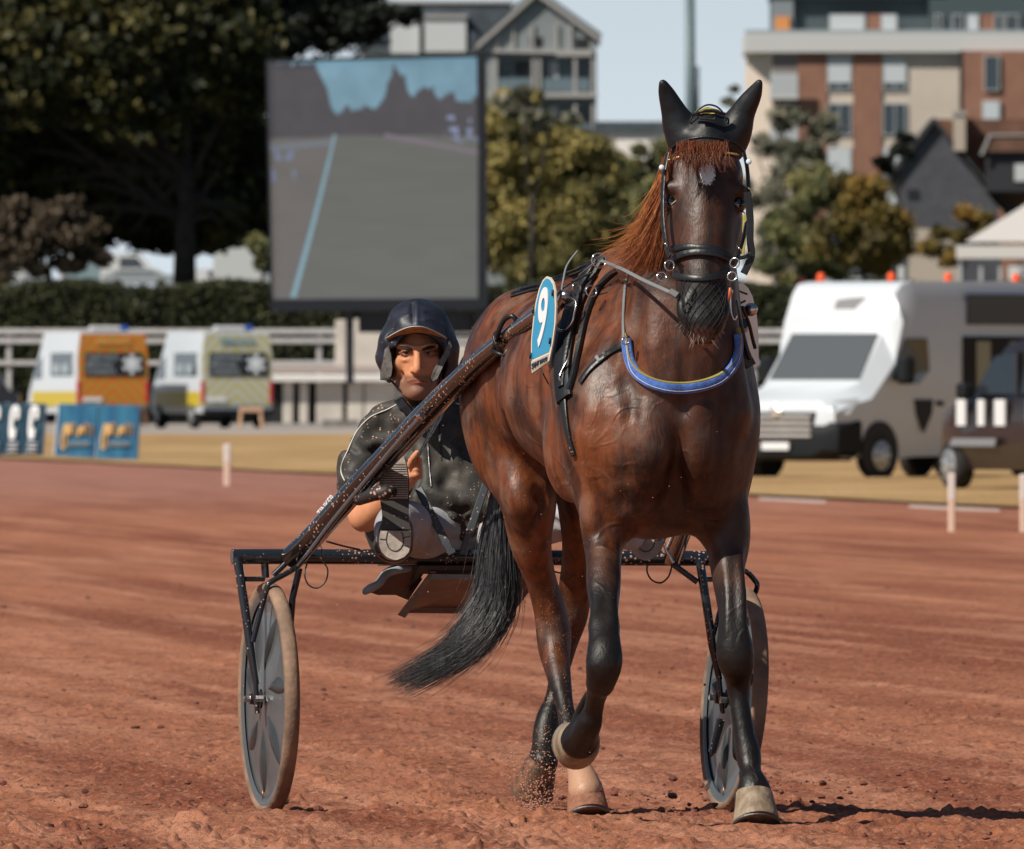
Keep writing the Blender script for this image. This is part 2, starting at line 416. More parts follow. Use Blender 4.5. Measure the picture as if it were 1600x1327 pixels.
# haunches
for sv in (-1, 1):
    hf.ell(B(-.60, sv * .118, 1.25), (.145, .27, .27), k=.08, rot=np.stack([FV, FU, UPV], 1))
    hf.ell(B(-.66, sv * .122, 1.17), (.120, .17, .26), k=.08, rot=np.stack([FV, FU, UPV], 1))
    if sv > 0: hf.ell(B(-.35, sv * .20, 1.10), (.09, .15, .20), k=.07, rot=np.stack([FV, FU, UPV], 1))
# shoulders / chest muscles
for sv in (-1, 1):
    hf.tube([(*B(.32, sv * .13, 1.50), .07), (*B(.45, sv * .175, 1.32), .105), (*B(.60, sv * .175, 1.15), .115), (*B(.62, sv * .165, 1.02), .10)], k=.06)
    hf.ell(B(.40, sv * .20, 1.08), (.085, .15, .17), k=.05, rot=np.stack([FV, FU, UPV], 1))
    hf.ell(B(.69, sv * .105, 1.085), (.115, .115, .165), k=.035, rot=np.stack([FV, FU, UPV], 1))
    hf.ell(B(.63, sv * .12, .95), (.080, .10, .13), k=.08, rot=np.stack([FV, FU, UPV], 1))
hf.ell(B(.50, 0, .93), (.13, .22, .12), k=.06, rot=np.stack([FV, FU, UPV], 1))
# neck
N_ = [q4(1100, 232, 47.72, 40), q4(1086, 300, 47.76, 46), q4(1077, 370, 47.80, 66), q4(1071, 440, 47.83, 82), q4(1066, 510, 47.85, 93), q4(1058, 585, 47.88, 108), q4(1050, 650, 47.92, 110)]
hf.tube(N_, k=.09, sq=(YD, 1.45))
hf.tube([q4(1088, 238, 47.82, 22), q4(1064, 295, 47.88, 24), q4(1042, 345, 47.94, 26), q4(1010, 392, 48.0, 30), q4(968, 425, 48.05, 36)], k=.07)
# brachiocephalic / windpipe ridges
hf.tube([q4(1020, 400, 47.70, 18), q4(1010, 480, 47.69, 22), q4(990, 560, 47.69, 27), q4(962, 640, 47.70, 32)], k=.06)
hf.tube([q4(1120, 430, 47.72, 18), q4(1126, 500, 47.70, 24), q4(1132, 570, 47.70, 28), q4(1137, 640, 47.71, 32)], k=.06)
hf.tube([q4(1078, 430, 47.68, 22), q4(1075, 510, 47.65, 24), q4(1065, 590, 47.64, 26)], k=.05)
# ---- head (long axis down and slightly towards the camera)
ho = np.array(W(1103, 215, 47.62)); hax = np.array(W(1098, 545, 47.34)) - ho; HL = np.linalg.norm(hax); hax /= HL
hlat = np.array([1, .04, 0.]); hlat -= hax * (hlat @ hax); hlat /= np.linalg.norm(hlat); hup = np.cross(hlat, hax); hup *= -np.sign(hup[1])  # hup: out of the face, toward camera
def hh(t, l, u): return ho + hax * t + hlat * l + hup * u
def t_of(py): return (py - 215) / 330 * HL
m1 = 1 / 549.
HS = [(t_of(222), 0, -.06, 46 * m1, .065), (t_of(250), 0, -.07, 60 * m1, .105), (t_of(280), 0, -.075, 62 * m1, .125), (t_of(315), 0, -.085, 60 * m1, .14), (t_of(345), .000, -.085, 57 * m1, .142), (t_of(380), .000, -.07, 51 * m1, .12), (t_of(415), 0, -.055, 46 * m1, .092), (t_of(450), .0, -.05, 40 * m1, .074), (t_of(485), 0, -.05, 37 * m1, .066), (t_of(503), 0, -.05, 33 * m1, .054), (t_of(514), 0, -.05, 26 * m1, .042)]
hf.loft(ho, hax, hlat, hup, HS, k=.02, p=2.35)
hr = np.stack([hlat, hup, hax], 1)
hf.tube([(*hh(t_of(275), 0, .012), .05), (*hh(t_of(340), 0, .018), .043), (*hh(t_of(400), 0, .008), .036), (*hh(t_of(450), 0, -.002), .034)], k=.03)
for sv in (-1, 1):
    hf.ell(hh(t_of(297), sv * .088, -.008), (.038, .036, .024), k=.022, rot=hr)          # brow
    hf.ell(hh(t_of(263), sv * .062, -.004), (.035, .03, .05), k=.03, rot=hr)             # temple muscle
    hf.ell(hh(t_of(340), sv * .068, -.14), (.045, .085, .10), k=.03, rot=hr)             # jowl
    hf.tube([(*hh(t_of(336), sv * .093, -.045), .015), (*hh(t_of(372), sv * .086, -.035), .012), (*hh(t_of(405), sv * .075, -.03), .009)], k=.018)  # facial crest
    hf.ell(hh(t_of(285), sv * .088, -.03), (.022, .02, .018), k=.015, rot=hr, mode='sub')
    hf.ell(hh(t_of(315), sv * .102, -.004), (.022, .026, .017), k=.010, rot=hr, mode='sub')   # eye socket
    hf.ell(hh(t_of(316), sv * .095, -.016), (.0215, .0215, .0205), k=.004, rot=hr)           # eyeball
    hf.tube([(*hh(t_of(306), sv * .094, .004), .007), (*hh(t_of(304), sv * .114, -.016), .007), (*hh(t_of(311), sv * .120, -.042), .006)], k=.006)  # upper lid
    hf.tube([(*hh(t_of(322), sv * .096, .000), .005), (*hh(t_of(328), sv * .112, -.014), .006), (*hh(t_of(322), sv * .118, -.04), .005)], k=.006)    # lower lid
    hf.tube([(*hh(t_of(345), sv * .062, .022), .006), (*hh(t_of(365), sv * .068, .008), .006), (*hh(t_of(392), sv * .074, -.02), .006)], k=.01)  # face vein
    hf.ell(hh(t_of(480), sv * .050, -.012), (.024, .026, .036), k=.025, rot=hr)          # nostril rim
    hf.tube([(*hh(t_of(473), sv * .062, .006), .004), (*hh(t_of(482), sv * .064, .006), .008), (*hh(t_of(490), sv * .059, .008), .005)], k=.006, mode='sub')
hf.ell(hh(t_of(498), 0, -.018), (.052, .034, .042), k=.02, rot=hr)                        # upper lip
hf.ell(hh(t_of(521), 0, -.050), (.036, .030, .020), k=.012, rot=hr)                        # chin / lower lip
# ---- fore leg, photo left, lifted
hf.tube([q4(935, 640, 47.80, 44), q4(940, 710, 47.84, 50), q4(943, 770, 47.84, 42), q4(943, 830, 47.78, 33), q4(943, 890, 47.66, 28), q4(944, 960, 47.52, 22), q4(945, 985, 47.46, 21)], k=.06, sq=(YD, 1.35))
hf.ell(W(925, 800, 47.72), (.035, .05, .09), k=.03); hf.ell(W(962, 790, 47.80), (.038, .06, .09), k=.03)
hf.tube([q4(944, 985, 47.44, 22), q4(945, 1015, 47.38, 27), q4(943, 1042, 47.36, 27), q4(938, 1068, 47.40, 22)], k=.02)
hf.ell(W(944, 1030, 47.36), (.043, .036, .062), k=.02)
hf.tube([q4(938, 1065, 47.42, 21), q4(931, 1090, 47.47, 17), q4(926, 1112, 47.51, 17), q4(920, 1130, 47.53, 21), q4(913, 1147, 47.58, 22), q4(908, 1156, 47.62, 26)], k=.015)
hf.ell(W(907, 1157, 47.62), (.055, .028, .055), k=.012)
hf.tube([q4(921, 1085, 47.53, 8), q4(911, 1105, 47.58, 9), q4(905, 1126, 47.62, 12)], k=.012)
# ---- fore leg, photo right, carrying weight
hf.tube([q4(1128, 650, 47.93, 46), q4(1130, 720, 47.95, 48), q4(1131, 780, 47.93, 38), q4(1134, 840, 47.86, 33), q4(1138, 900, 47.80, 26), q4(1142, 955, 47.75, 20), q4(1146, 985, 47.73, 21)], k=.06, sq=(YD, 1.35))
hf.ell(W(1108, 800, 47.85), (.03, .05, .09), k=.03); hf.ell(W(1150, 820, 47.84), (.038, .06, .11), k=.03)
hf.tube([q4(1146, 985, 47.73, 22), q4(1148, 1008, 47.71, 27), q4(1151, 1035, 47.71, 27), q4(1153, 1060, 47.74, 21), q4(1154, 1080, 47.75, 18)], k=.02)
hf.ell(W(1149, 1020, 47.70), (.044, .04, .06), k=.03)
for xx in (1140, 1160): hf.tube([q4(xx - 8, 835, 47.86, 2), q4(xx - 6, 865, 47.78, 6), q4(xx - 2, 920, 47.72, 8), q4(xx, 980, 47.68, 9), q4(xx + 4, 1045, 47.69, 9)], k=.02)
for xx in (932, 956): hf.tube([q4(xx, 835, 47.78, 2), q4(xx, 865, 47.69, 6), q4(xx, 920, 47.56, 8), q4(xx, 985, 47.41, 9), q4(xx - 2, 1040, 47.34, 9)], k=.02)
hf.tube([q4(1153, 1070, 47.75, 17), q4(1157, 1110, 47.74, 16), q4(1164, 1150, 47.72, 16), q4(1169, 1176, 47.71, 20), q4(1171, 1190, 47.70, 20), q4(1174, 1208, 47.67, 16.5), q4(1177, 1225, 47.64, 21), q4(1179, 1240, 47.63, 26)], k=.012, sq=(YD, 1.15))
hf.tube([q4(1146, 1085, 47.80, 8), q4(1150, 1130, 47.79, 8), q4(1156, 1180, 47.76, 12)], k=.012)
# ---- hind leg, photo left (forward under the body)
hf.tube([q4(806, 560, 49.06, 62), q4(803, 640, 49.0, 60), q4(806, 700, 48.94, 56), q4(815, 745, 48.88, 50), q4(826, 785, 48.84, 44), q4(830, 847, 48.88, 33), q4(845, 905, 48.95, 24), q4(858, 950, 48.99, 24), q4(865, 990, 49.0, 26), q4(867, 1020, 48.97, 24), q4(873, 1058, 48.90, 18.5), q4(882, 1100, 48.83, 15.5), q4(890, 1140, 48.76, 16), q4(897, 1172, 48.70, 20), q4(905, 1200, 48.64, 19), q4(912, 1222, 48.60, 24), q4(916, 1238, 48.58, 28)], k=.06, sq=(YD, 1.3))
hf.tube([q4(836, 900, 49.08, 9), q4(846, 950, 49.12, 10), q4(856, 985, 49.12, 14), q4(868, 1040, 49.0, 12)], k=.02)
# ---- hind leg, photo right (trailing)
hf.tube([q4(905, 600, 49.1, 60), q4(910, 680, 49.05, 55), q4(908, 740, 49.0, 45), q4(904, 790, 49.02, 33), q4(904, 840, 49.08, 26), q4(900, 885, 49.15, 23), q4(897, 930, 49.22, 26), q4(893, 965, 49.24, 25), q4(884, 1005, 49.24, 19), q4(874, 1050, 49.23, 15.5), q4(866, 1090, 49.22, 15), q4(857, 1122, 49.2, 20), q4(852, 1145, 49.18, 20), q4(851, 1168, 49.15, 20), q4(848, 1190, 49.12, 24)], k=.05, sq=(YD, 1.2))
# flank crease, groove between forearm and chest, girth groove
def groove(pix, r, k=.03, dep=.3):
    P = []
    for i, (x, y) in enumerate(pix): p, n_ = hf.ray(x, y, 0, 47.56 if y < 640 else 0); P.append((*(p + n_ * r * (1 - dep) * .6), r * (.35 if i in (0, len(pix) - 1) else 1)))
    hf.tube(P, k=k, mode='sub')
def muscle(pix, r, k=.03, dep=.55):
    P = []; m_ = len(pix)
    for i, ((x, y), rr_) in enumerate(zip(pix, r if hasattr(r, '__len__') else [r] * len(pix))):
        p, n_ = hf.ray(x, y, 0, 47.56 if y < 640 else 0); t_ = .45 if i in (0, m_ - 1) else 1; P.append((*(p - n_ * rr_ * (dep if t_ == 1 else .75)), rr_ * t_))
    hf.tube(P, k=k)
groove([(1060, 690), (1060, 730), (1058, 770), (1052, 805)], .020, .07)
groove([(985, 600), (990, 660), (985, 730), (975, 790)], .016, .04)
groove([(1135, 640), (1120, 700), (1105, 760), (1100, 800)], .018, .04)
muscle([(1015, 650), (1022, 715), (1012, 790)], (.04, .05, .035), .06)
muscle([(1095, 650), (1096, 715), (1100, 780)], (.03, .035, .025), .06)
muscle([(925, 600), (918, 680), (920, 760)], (.04, .05, .04), .04)
muscle([(950, 520), (930, 580), (925, 640)], (.035, .045, .04), .05)
groove([(1000, 470), (985, 540), (975, 600)], .014, .04)
muscle([(1030, 480), (1025, 540), (1020, 600)], (.03, .035, .03), .04)
muscle([(1110, 490), (1115, 545), (1112, 600)], (.03, .035, .03), .04)
groove([(1072, 560), (1070, 600), (1066, 640)], .015, .04)
groove([(792, 505), (780, 560), (780, 610), (790, 655), (815, 700), (845, 733)], .022, .045, .2)
muscle([(790, 730), (805, 780), (812, 820)], (.03, .03, .02), .05)
groove([(838, 720), (842, 770), (840, 820)], .010, .03)
hf.noise(.0022, 26, 3)
HV, HF = hf.mesh(smooth=5)
horse = empty('horse', (.33, 48.2, 0), 'bay racehorse with black ear hood walking towards the camera, harnessed to the sulky', 'horse')
hbody = mesh_np('body', HV, HF, None, horse)
# coat colouring: dark points, black nose stripe, star, dusty hind pastern, plus painted chest shade
pxv = CX + HV[:, 0] * FPX / HV[:, 1]; pyv = HY - (HV[:, 2] - CAMH) * FPX / HV[:, 1]; uv = (HV - HO) @ FU
def sst(a, b, x): t = np.clip((x - a) / (b - a), 0, 1); return t * t * (3 - 2 * t)
zz = HV[:, 2]
fore = sst(-.15, .1, uv)
dark = np.where(uv > .05, sst(.92, .62, zz), sst(.58, .30, zz))
rel = HV - ho; ht = rel @ hax; hl = rel @ hlat; hu = rel @ hup
hmask = sst(-.03, .03, ht) * sst(HL + .04, HL + .0, ht) * sst(.19, .14, np.abs(hl)) * sst(-.26, -.16, hu) * sst(.12, .06, hu); head = hmask > .5
hd = np.exp(-((hl - .014) / .030) ** 2) * sst(t_of(250), t_of(320), ht) * sst(-.04, .0, hu) * .9; hd = np.maximum(hd, sst(t_of(385), t_of(470), ht)); hd = np.maximum(hd, .68)
dark = dark * (1 - hmask) + hd * hmask
vv = (HV - HO) @ FV
chest = sst(.25, .55, uv) * sst(-.20, .05, vv) * (1 - hmask); dark = np.maximum(dark, chest * .68)  # shade on the chest front and far side, painted into the coat
dark = np.maximum(dark, sst(-.12, -.25, uv) * sst(-.32, -.20, -np.abs(vv)) * 0)
star = 1.25 * np.exp(-(((hl - .003) / .021) ** 2 + ((ht - t_of(286)) / .038) ** 2) ** 1.5) * (hu > -.01) * head
star = star + .0
dust = np.where(uv < .05, sst(1.05, .45, zz), 0) * .9
sock = np.where((uv < .05) & (pxv > 878) & (zz < .21), sst(.21, .14, zz), 0)
lip = np.where(head, sst(t_of(508), t_of(524), ht), 0)
color_attr(hbody, 'dark', dark); color_attr(hbody, 'star', star); color_attr(hbody, 'dust', dust); color_attr(hbody, 'sock', sock); color_attr(hbody, 'lip', lip)

def horse_mat():
    m = bpy.data.materials.new('bay_coat'); m.use_nodes = True; n = m.node_tree.nodes; l = m.node_tree.links; b = n['Principled BSDF']
    def at(nm): a = n.new('ShaderNodeAttribute'); a.attribute_name = nm; return a.outputs['Fac']
    def noise(sc, det=5, vec=None, dist=0):
        a = n.new('ShaderNodeTexNoise'); a.inputs['Scale'].default_value = sc; a.inputs['Detail'].default_value = det; a.inputs['Distortion'].default_value = dist
        l.new(vec or tc.outputs['Object'], a.inputs['Vector']); return a.outputs[0]
    def mix(f, a, c):
        x = n.new('ShaderNodeMix'); x.data_type = 'RGBA'
        for s_, v in ((0, f), (6, a), (7, c)):
            if isinstance(v, (tuple, float, int)): x.inputs[s_].default_value = v if s_ == 0 else (*v, 1)
            else: l.new(v, x.inputs[s_])
        return x.outputs[2]
    def math_(op, a, c, cl=False):
        x = n.new('ShaderNodeMath'); x.operation = op; x.use_clamp = cl
        for i, v in enumerate((a, c)):
            if isinstance(v, (float, int)): x.inputs[i].default_value = v
            else: l.new(v, x.inputs[i])
        return x.outputs[0]
    def ramp(f, a, c):
        x = n.new('ShaderNodeMapRange'); l.new(f, x.inputs[0]); x.inputs[1].default_value = a; x.inputs[2].default_value = c; return x.outputs[0]
    tc = n.new('ShaderNodeTexCoord'); mp = n.new('ShaderNodeMapping'); mp.inputs['Scale'].default_value = (1, 1, .22); l.new(tc.outputs['Object'], mp.inputs[0])
    f1 = ramp(noise(6, 6), .60, .40); c = mix(f1, (.150, .040, .0105), (.024, .008, .0048))
    c = mix(math_('MULTIPLY', ramp(noise(40, 6, mp.outputs[0]), .4, .7), .4), c, (.22, .068, .022))
    c = mix(math_('MULTIPLY', ramp(noise(30, 8, mp.outputs[0]), .48, .66), .6), c, (.020, .007, .0045))
    # dry sweat film; its pale patches also paint in the coat's grey sheen
    c = mix(math_('MULTIPLY', ramp(noise(11, 8), .50, .72), .30), c, (.30, .20, .15))
    dk = math_('ADD', at('dark'), math_('MULTIPLY', math_('SUBTRACT', noise(9, 4), .5), .35), True)
    c = mix(dk, c, (.005, .004, .0036))
    c = mix(math_('MULTIPLY', at('sock'), 1.0), c, (.42, .24, .15))
    c = mix(at('lip'), c, (.20, .095, .065))
    stn = math_('ADD', at('star'), math_('MULTIPLY', math_('SUBTRACT', noise(140, 4), .5), 1.3)); c = mix(ramp(stn, .30, .6), c, (.72, .70, .68))
    vo = n.new('ShaderNodeTexVoronoi'); vo.inputs['Scale'].default_value = 150; l.new(tc.outputs['Object'], vo.inputs['Vector'])
    dth = math_('MULTIPLY', at('dust'), math_('MULTIPLY', ramp(noise(14, 4), .3, .7), .42)); sp = math_('LESS_THAN', vo.outputs['Distance'], dth)
    c = mix(sp, c, (.36, .18, .12)); l.new(c, b.inputs['Base Color'])
    ro = math_('ADD', .33, math_('MULTIPLY', noise(13, 6), .30)); ro = math_('ADD', ro, math_('MULTIPLY', sp, .4)); l.new(ro, b.inputs['Roughness'])
    b.inputs['Specular IOR Level'].default_value = .42; b.inputs['Sheen Roughness'].default_value = .4
    # veins: thin ridges where warped noise crosses its middle
    v1 = noise(6.5, 1.5, None, .9); rd = math_('SUBTRACT', 1.0, math_('MULTIPLY', math_('ABSOLUTE', math_('SUBTRACT', v1, .5), 0.0), 20.0)); rd = math_('MAXIMUM', rd, 0.0)
    rd = math_('MULTIPLY', rd, ramp(noise(3.1, 2), .45, .6))
    hgt = math_('ADD', math_('MULTIPLY', rd, .32), math_('MULTIPLY', noise(190, 3, mp.outputs[0]), .22)); hgt = math_('ADD', hgt, math_('MULTIPLY', noise(26, 6), .55))
    hgt = math_('ADD', hgt, math_('MULTIPLY', noise(9, 3), .7))
    bu = n.new('ShaderNodeBump'); bu.inputs['Strength'].default_value = .55; bu.inputs['Distance'].default_value = .009; l.new(hgt, bu.inputs['Height']); l.new(bu.outputs[0], b.inputs['Normal'])
    return m
hbody.data.materials.append(horse_mat())
# ---- hooves
def hoof(top, bot, rt, rb, m, fwd, nm='hoof', back=1.0):
    top, bot = Vector(top), Vector(bot); ax = (bot - top).normalized(); fwd = Vector(fwd); fwd = (fwd - ax * fwd.dot(ax)).normalized(); lat = ax.cross(fwd)
    mb = MB(); n = 32; vs = []; prof = [(-.012, rt * .86), (0, rt * .97), (.006, rt * 1.03), (.3, rt + (rb - rt) * .34), (.7, rt + (rb - rt) * .74), (.93, rb), (1.0, rb * .99)]
    L = (bot - top).length
    for h, r in prof:
        c = top + ax * (h * L if h > .01 else h)
        for k in range(n):
            a = 2 * math.pi * k / n; ca, sa = math.cos(a), math.sin(a)
            rr = r * (1 + .10 * max(ca, 0) ** 2 * (h if h > 0 else 0)) * (1 - .10 * max(-ca, 0) ** 2)
            vs.append(c + fwd * ca * rr + lat * sa * rr * .97)
    fs = []
    for i in range(len(prof) - 1):
        for k in range(n): fs.append((i * n + k, i * n + (k + 1) % n, (i + 1) * n + (k + 1) % n, (i + 1) * n + k))
    fs += [tuple(range(n - 1, -1, -1)), tuple((len(prof) - 1) * n + k for k in range(n))]
    mb.add(vs, fs); ho_ = mb.obj(nm, m, horse, True, 60)
    # steel shoe under the wall
    mb = MB(); pts = [bot + ax * .004 + (fwd * math.cos(a) + lat * math.sin(a)) * rb * .93 for a in [R(x) for x in range(-150, 151, 12)]]
    mb.tube(pts, .006, 6); mb.obj('shoe', mat('shoe_steel', (.12, .11, .10), .6, .6), ho_)
    return ho_
hm_t = mat('hoof_horn', (.30, .235, .16), .65, col2=(.16, .11, .07), vscale=38, bump=.35, bscale=70, stretch=(1, 1, .45), specks=.10)
hm_b = mat('hoof_horn_dusty', (.30, .13, .075), .85, col2=(.17, .075, .045), vscale=30, bump=.5, bscale=90)
hm_g = mat('hoof_horn_brown', (.20, .09, .045), .6, col2=(.05, .03, .02), vscale=35, bump=.4, bscale=90)
hoof(W(1177.5, 1240, 47.63), W(1181.5, 1286, 47.585), pxm(30, 47.6), pxm(37.5, 47.6), hm_t, (.2, -1, 0))
hoof(W(907, 1157.5, 47.63), W(900, 1162, 47.72), pxm(31.5, 47.6), pxm(38, 47.7), hm_t, (-.1, -.2, -1))
hoof(W(913.5, 1226, 48.60), W(919, 1274, 48.55), pxm(27, 48.6), pxm(34.5, 48.5), hm_b, (.25, -1, 0))
hoof(W(846, 1190, 49.11), W(832, 1236, 49.16), pxm(25, 49.1), pxm(34, 49.1), hm_g, (-.1, -1, -.5))
# ---- eyes
eye_m = mat('eye', (.006, .004, .003), .06, coat=1)
for sv in (-1, 1):
    MB().ball(tuple(hh(t_of(315.5), sv * .0965, -.0125)), .0230).obj('eye', eye_m, horse, True)
    MB().tube([Vector(hh(t_of(318 + 5 * math.sin(math.pi * i / 8)), sv * (.082 + .036 * i / 8), .012 - .034 * (i / 8) ** 1.5)) for i in range(9)], .0022, 6).obj('eyelid_rim', mat('lid_rim', (.30, .24, .20), .4), horse, True)
# ---- ears under the black hood, one cap over the poll
blk = mat('black_fabric', (.006, .0075, .010), .5, var=.3, vscale=14, spec=.4, bump=.6, bscale=13)
lea = mat('black_leather', (.009, .011, .013), .4, bump=.15, bscale=90, specks=.02)
grl = mat('grey_webbing', (.16, .17, .18), .6, bump=.2, bscale=200)
stl = mat('polished_steel', (.62, .60, .58), .18, 1)
ef = Field((.37, 47.3, 1.80), (.80, 47.95, 2.17), .004)
YE = 47.62
for a in (((1066, 205), (1052, 172), (1042, 148), (1036, 131)), ((1146, 205), (1163, 172), (1177, 148), (1186, 130))):
    s_ = 1 if a[0][0] > 1100 else -1
    rr = (26, 19, 13, 6)
    ef.tube([(*W(x, y, YE + .03 - .02 * i), pxm(r, YE)) for i, ((x, y), r) in enumerate(zip(a, rr))], k=.03, sq=((0, 1, 0), .8))
    ef.tube([(*W(a[0][0] - s_ * 6, 232, YE + .04), pxm(24, YE)), (*W(a[0][0] + s_ * 4, 200, YE + .02), pxm(20, YE))], k=.03)
ef.ell(W(1105, 222, YE + .06), (.10, .12, .066), k=.03)
ef.ell(W(1106, 200, YE + .05), (.055, .09, .05), k=.02)
for sv, x0, x1, x2 in ((-1, 1038, 1046, 1052), (1, 1182, 1170, 1160)):     # cupped fronts
    ef.tube([(*W(x0, 150, YE - .062), .003), (*W(x1, 175, YE - .078), .009), (*W(x2, 200, YE - .085), .010)], k=.02, mode='sub')
ef.ell(W(1104, 262, YE - .10), (.085, .14, .05), k=.006, mode='sub')
ef.ell(W(1104, 276, YE), (.2, .4, .035), k=.006, mode='sub')
ef.noise(.0014, 60, 5)
EV, EF = ef.mesh(2); hood = mesh_np('ear_hood', EV, EF, blk, horse)
mb = MB(); q = crom([(1043, 238), (1056, 226), (1075, 218), (1105, 214), (1134, 218), (1152, 226), (1164, 238)], 5)
P = []; 
for a in q: p, n_ = ef.ray(a[0], a[1], .001); P.append(p)
mb.tube(P, .0035, 6); mb.obj('piping', lea, hood, True)
# crown piece standing up behind the hood
mb = MB(); mb.tube([W(*a) for a in crom([(1078, 192, 47.60), (1083, 180, 47.60), (1093, 170, 47.6), (1106, 164, 47.6), (1120, 167, 47.6), (1130, 177, 47.6), (1135, 190, 47.6)], 4)], .003, 6)
mb.tube([W(*a) for a in crom([(1082, 180, 47.58), (1095, 175, 47.56), (1108, 173, 47.56), (1132, 178, 47.58)], 4)], .007, 8, sq=.6)
mb.tube([W(1092, 178, 47.57), W(1095, 186, 47.565), W(1116, 187, 47.565), W(1119, 177, 47.57)], .003, 6)
mb.obj('poll_strap', lea, horse, True)
mb = MB(); v = [W(1090, 172, 47.61), W(1106, 167, 47.61), W(1124, 172, 47.61), W(1127, 178, 47.61), W(1086, 178, 47.61)]
mb.add(v + [p + Vector((0, .006, 0)) for p in v], [(0, 1, 2, 3, 4), (9, 8, 7, 6, 5)] + [(i, (i + 1) % 5, 5 + (i + 1) % 5, 5 + i) for i in range(5)]); mb.obj('poll_pad', mat('ochre_felt', (.45, .38, .09), .9, bump=.3), horse)
# ---- bridle
bridle = MB()
def bst(pix, w, th=.004, off=.001): return strap(hf, pix, w, th, bridle, off)
bst([(1049, 389), (1060, 388), (1075, 386), (1098, 387), (1122, 390), (1141, 401)], .017, .006, .003)     # noseband
bst([(1047, 413), (1053, 406), (1066, 398), (1090, 394), (1115, 396), (1133, 402), (1145, 409)], .020, .007, .007)
bst([(1053, 425), (1056, 431), (1075, 434), (1100, 435), (1122, 431), (1138, 424)], .018, .006, .003)
def cheek(P, n_): q = crom([tuple(W(*p)) for p in P], 5); ribbon(q, [n_] * len(q), .015, .004, bridle)
cheek([(1044, 240, 47.56), (1039, 265, 47.54), (1036, 300, 47.52), (1036, 340, 47.49), (1040, 375, 47.45), (1047, 402, 47.40)], (-.75, -.65, 0))
cheek([(1162, 240, 47.56), (1167, 265, 47.54), (1169, 300, 47.52), (1167, 340, 47.49), (1160, 375, 47.45), (1151, 404, 47.40)], (.75, -.65, 0))
bridle.obj('bridle', lea, horse, True, 50)
mb = MB()
def band(px0, px1, n=26):
    for i in range(n):
        t = i / (n - 1); x = px0[0] * (1 - t) + px1[0] * t; y = px0[1] * (1 - t) + px1[1] * t - 5 * math.sin(math.pi * t)
        p, n_ = hf.ray(x, y, .004); mb.ball(tuple(p), .0042, 5)
band((1041, 252), (1103, 246)); band((1100, 246), (1163, 244), 26)
mb.obj('browband', mat('gold_beads', (.55, .36, .13), .35, .8, var=.5, vscale=200), horse, True)
mb = MB()
for x, y in ((1034, 262), (1170, 253)): 
    p = W(x, y, 47.52); MB().lathe([(.006, -.006), (.008, -.003), (.008, .004), (.006, .007)], p, (0, -1, .1), 16).obj('rosette', mat('white_badge', (.6, .72, .78), .3), horse, True)
mb = MB()   # bit rings and hardware
for a_, b_, c_ in (((1046, 415, 47.33), (.5, -1, .1), .015), ((1034, 432, 47.32), (.1, -1, .4), .013), ((1148, 411, 47.33), (-.35, -1, .1), .014), ((1144, 432, 47.32), (-.2, -1, .3), .013)):
    MB().ring(W(*a_), b_, c_, .0022).obj('bit_ring', stl, horse, True)
for x0, y0, x1, y1 in ((1036, 378, 1042, 388), (1167, 292, 1172, 300), (1151, 384, 1158, 396), (1139, 447, 1144, 462)): MB().tube([W(x0, y0, 47.4), W((x0 + x1) / 2 + 3, (y0 + y1) / 2, 47.39), W(x1, y1, 47.4)], .0022, 6).obj('buckle', stl, horse, True)
MB().tube([W(1141, 450, 47.35), W(1139, 470, 47.36)], .004, 8).obj('orange_tie', mat('orange_rubber', (.6, .12, .03), .5), horse, True)
# black cheek flap hanging behind the photo-right side of the face
mb = MB(); q = crom([(1168, 300), (1172, 340), (1172, 375), (1174, 400), (1162, 428)], 5); ribbon([W(a[0], a[1], 47.46) for a in q], [(-.1, -1, 0)] * len(q), .021, .003, mb)
q = crom([(1150, 404), (1162, 402), (1174, 397)], 4); ribbon([W(a[0], a[1], 47.45) for a in q], [(0, -1, 0)] * len(q), .012, .003, mb)
mb.obj('cheek_flap', blk, horse)
mb = MB(); q = crom([(1164, 335), (1163, 365), (1160, 398)], 4); ribbon([W(a[0], a[1], 47.48) for a in q], [(0, -1, 0)] * len(q), .012, .003, mb); mb.obj('cheek_lining', MATS['ochre_felt'], horse)
# ---- nose net: diamond mesh of cord over the muzzle
mb = MB()
def netline(f, n=16):
    P = []
    for i in range(n + 1):
        x, y = f(i / n); p, nn = hf.ray(x, y, .0025); P.append(p)
    P = np.array(P); P[1:-1] = (P[:-2] + P[2:] + 2 * P[1:-1]) / 4
    mb.tube([Vector(p) for p in P], .0010, 4)
def edge(y): 
    yy = [436, 450, 480, 505, 520, 539]; return np.interp(y, yy, [1058, 1060, 1063, 1067, 1073, 1086]), np.interp(y, yy, [1139, 1138, 1136, 1132, 1125, 1112])
for k in range(-12, 24):
    for d in (-1, 1):
        def f(t, k=k, d=d):
            y = 436 + t * 102; a, b = edge(y); u = (k / 8.0 + d * t * .8) if d > 0 else (k / 8.0 + .0 + d * t * .8)
            u = .5 - .5 * math.cos(math.pi * min(max(u, 0), 1)); return a + (b - a) * (.04 + .92 * u), y
        lo_ = max(0, min(1, ((0 if d > 0 else 1) - k / 8.0) / (d * .8))); hi_ = max(0, min(1, ((1 if d > 0 else 0) - k / 8.0) / (d * .8)))
        if hi_ - lo_ > .08: netline(lambda t, f=f: f(lo_ + (hi_ - lo_) * t), 12)
mb.obj('nose_net', mat('net_cord', (.01, .01, .012), .7), horse, True)
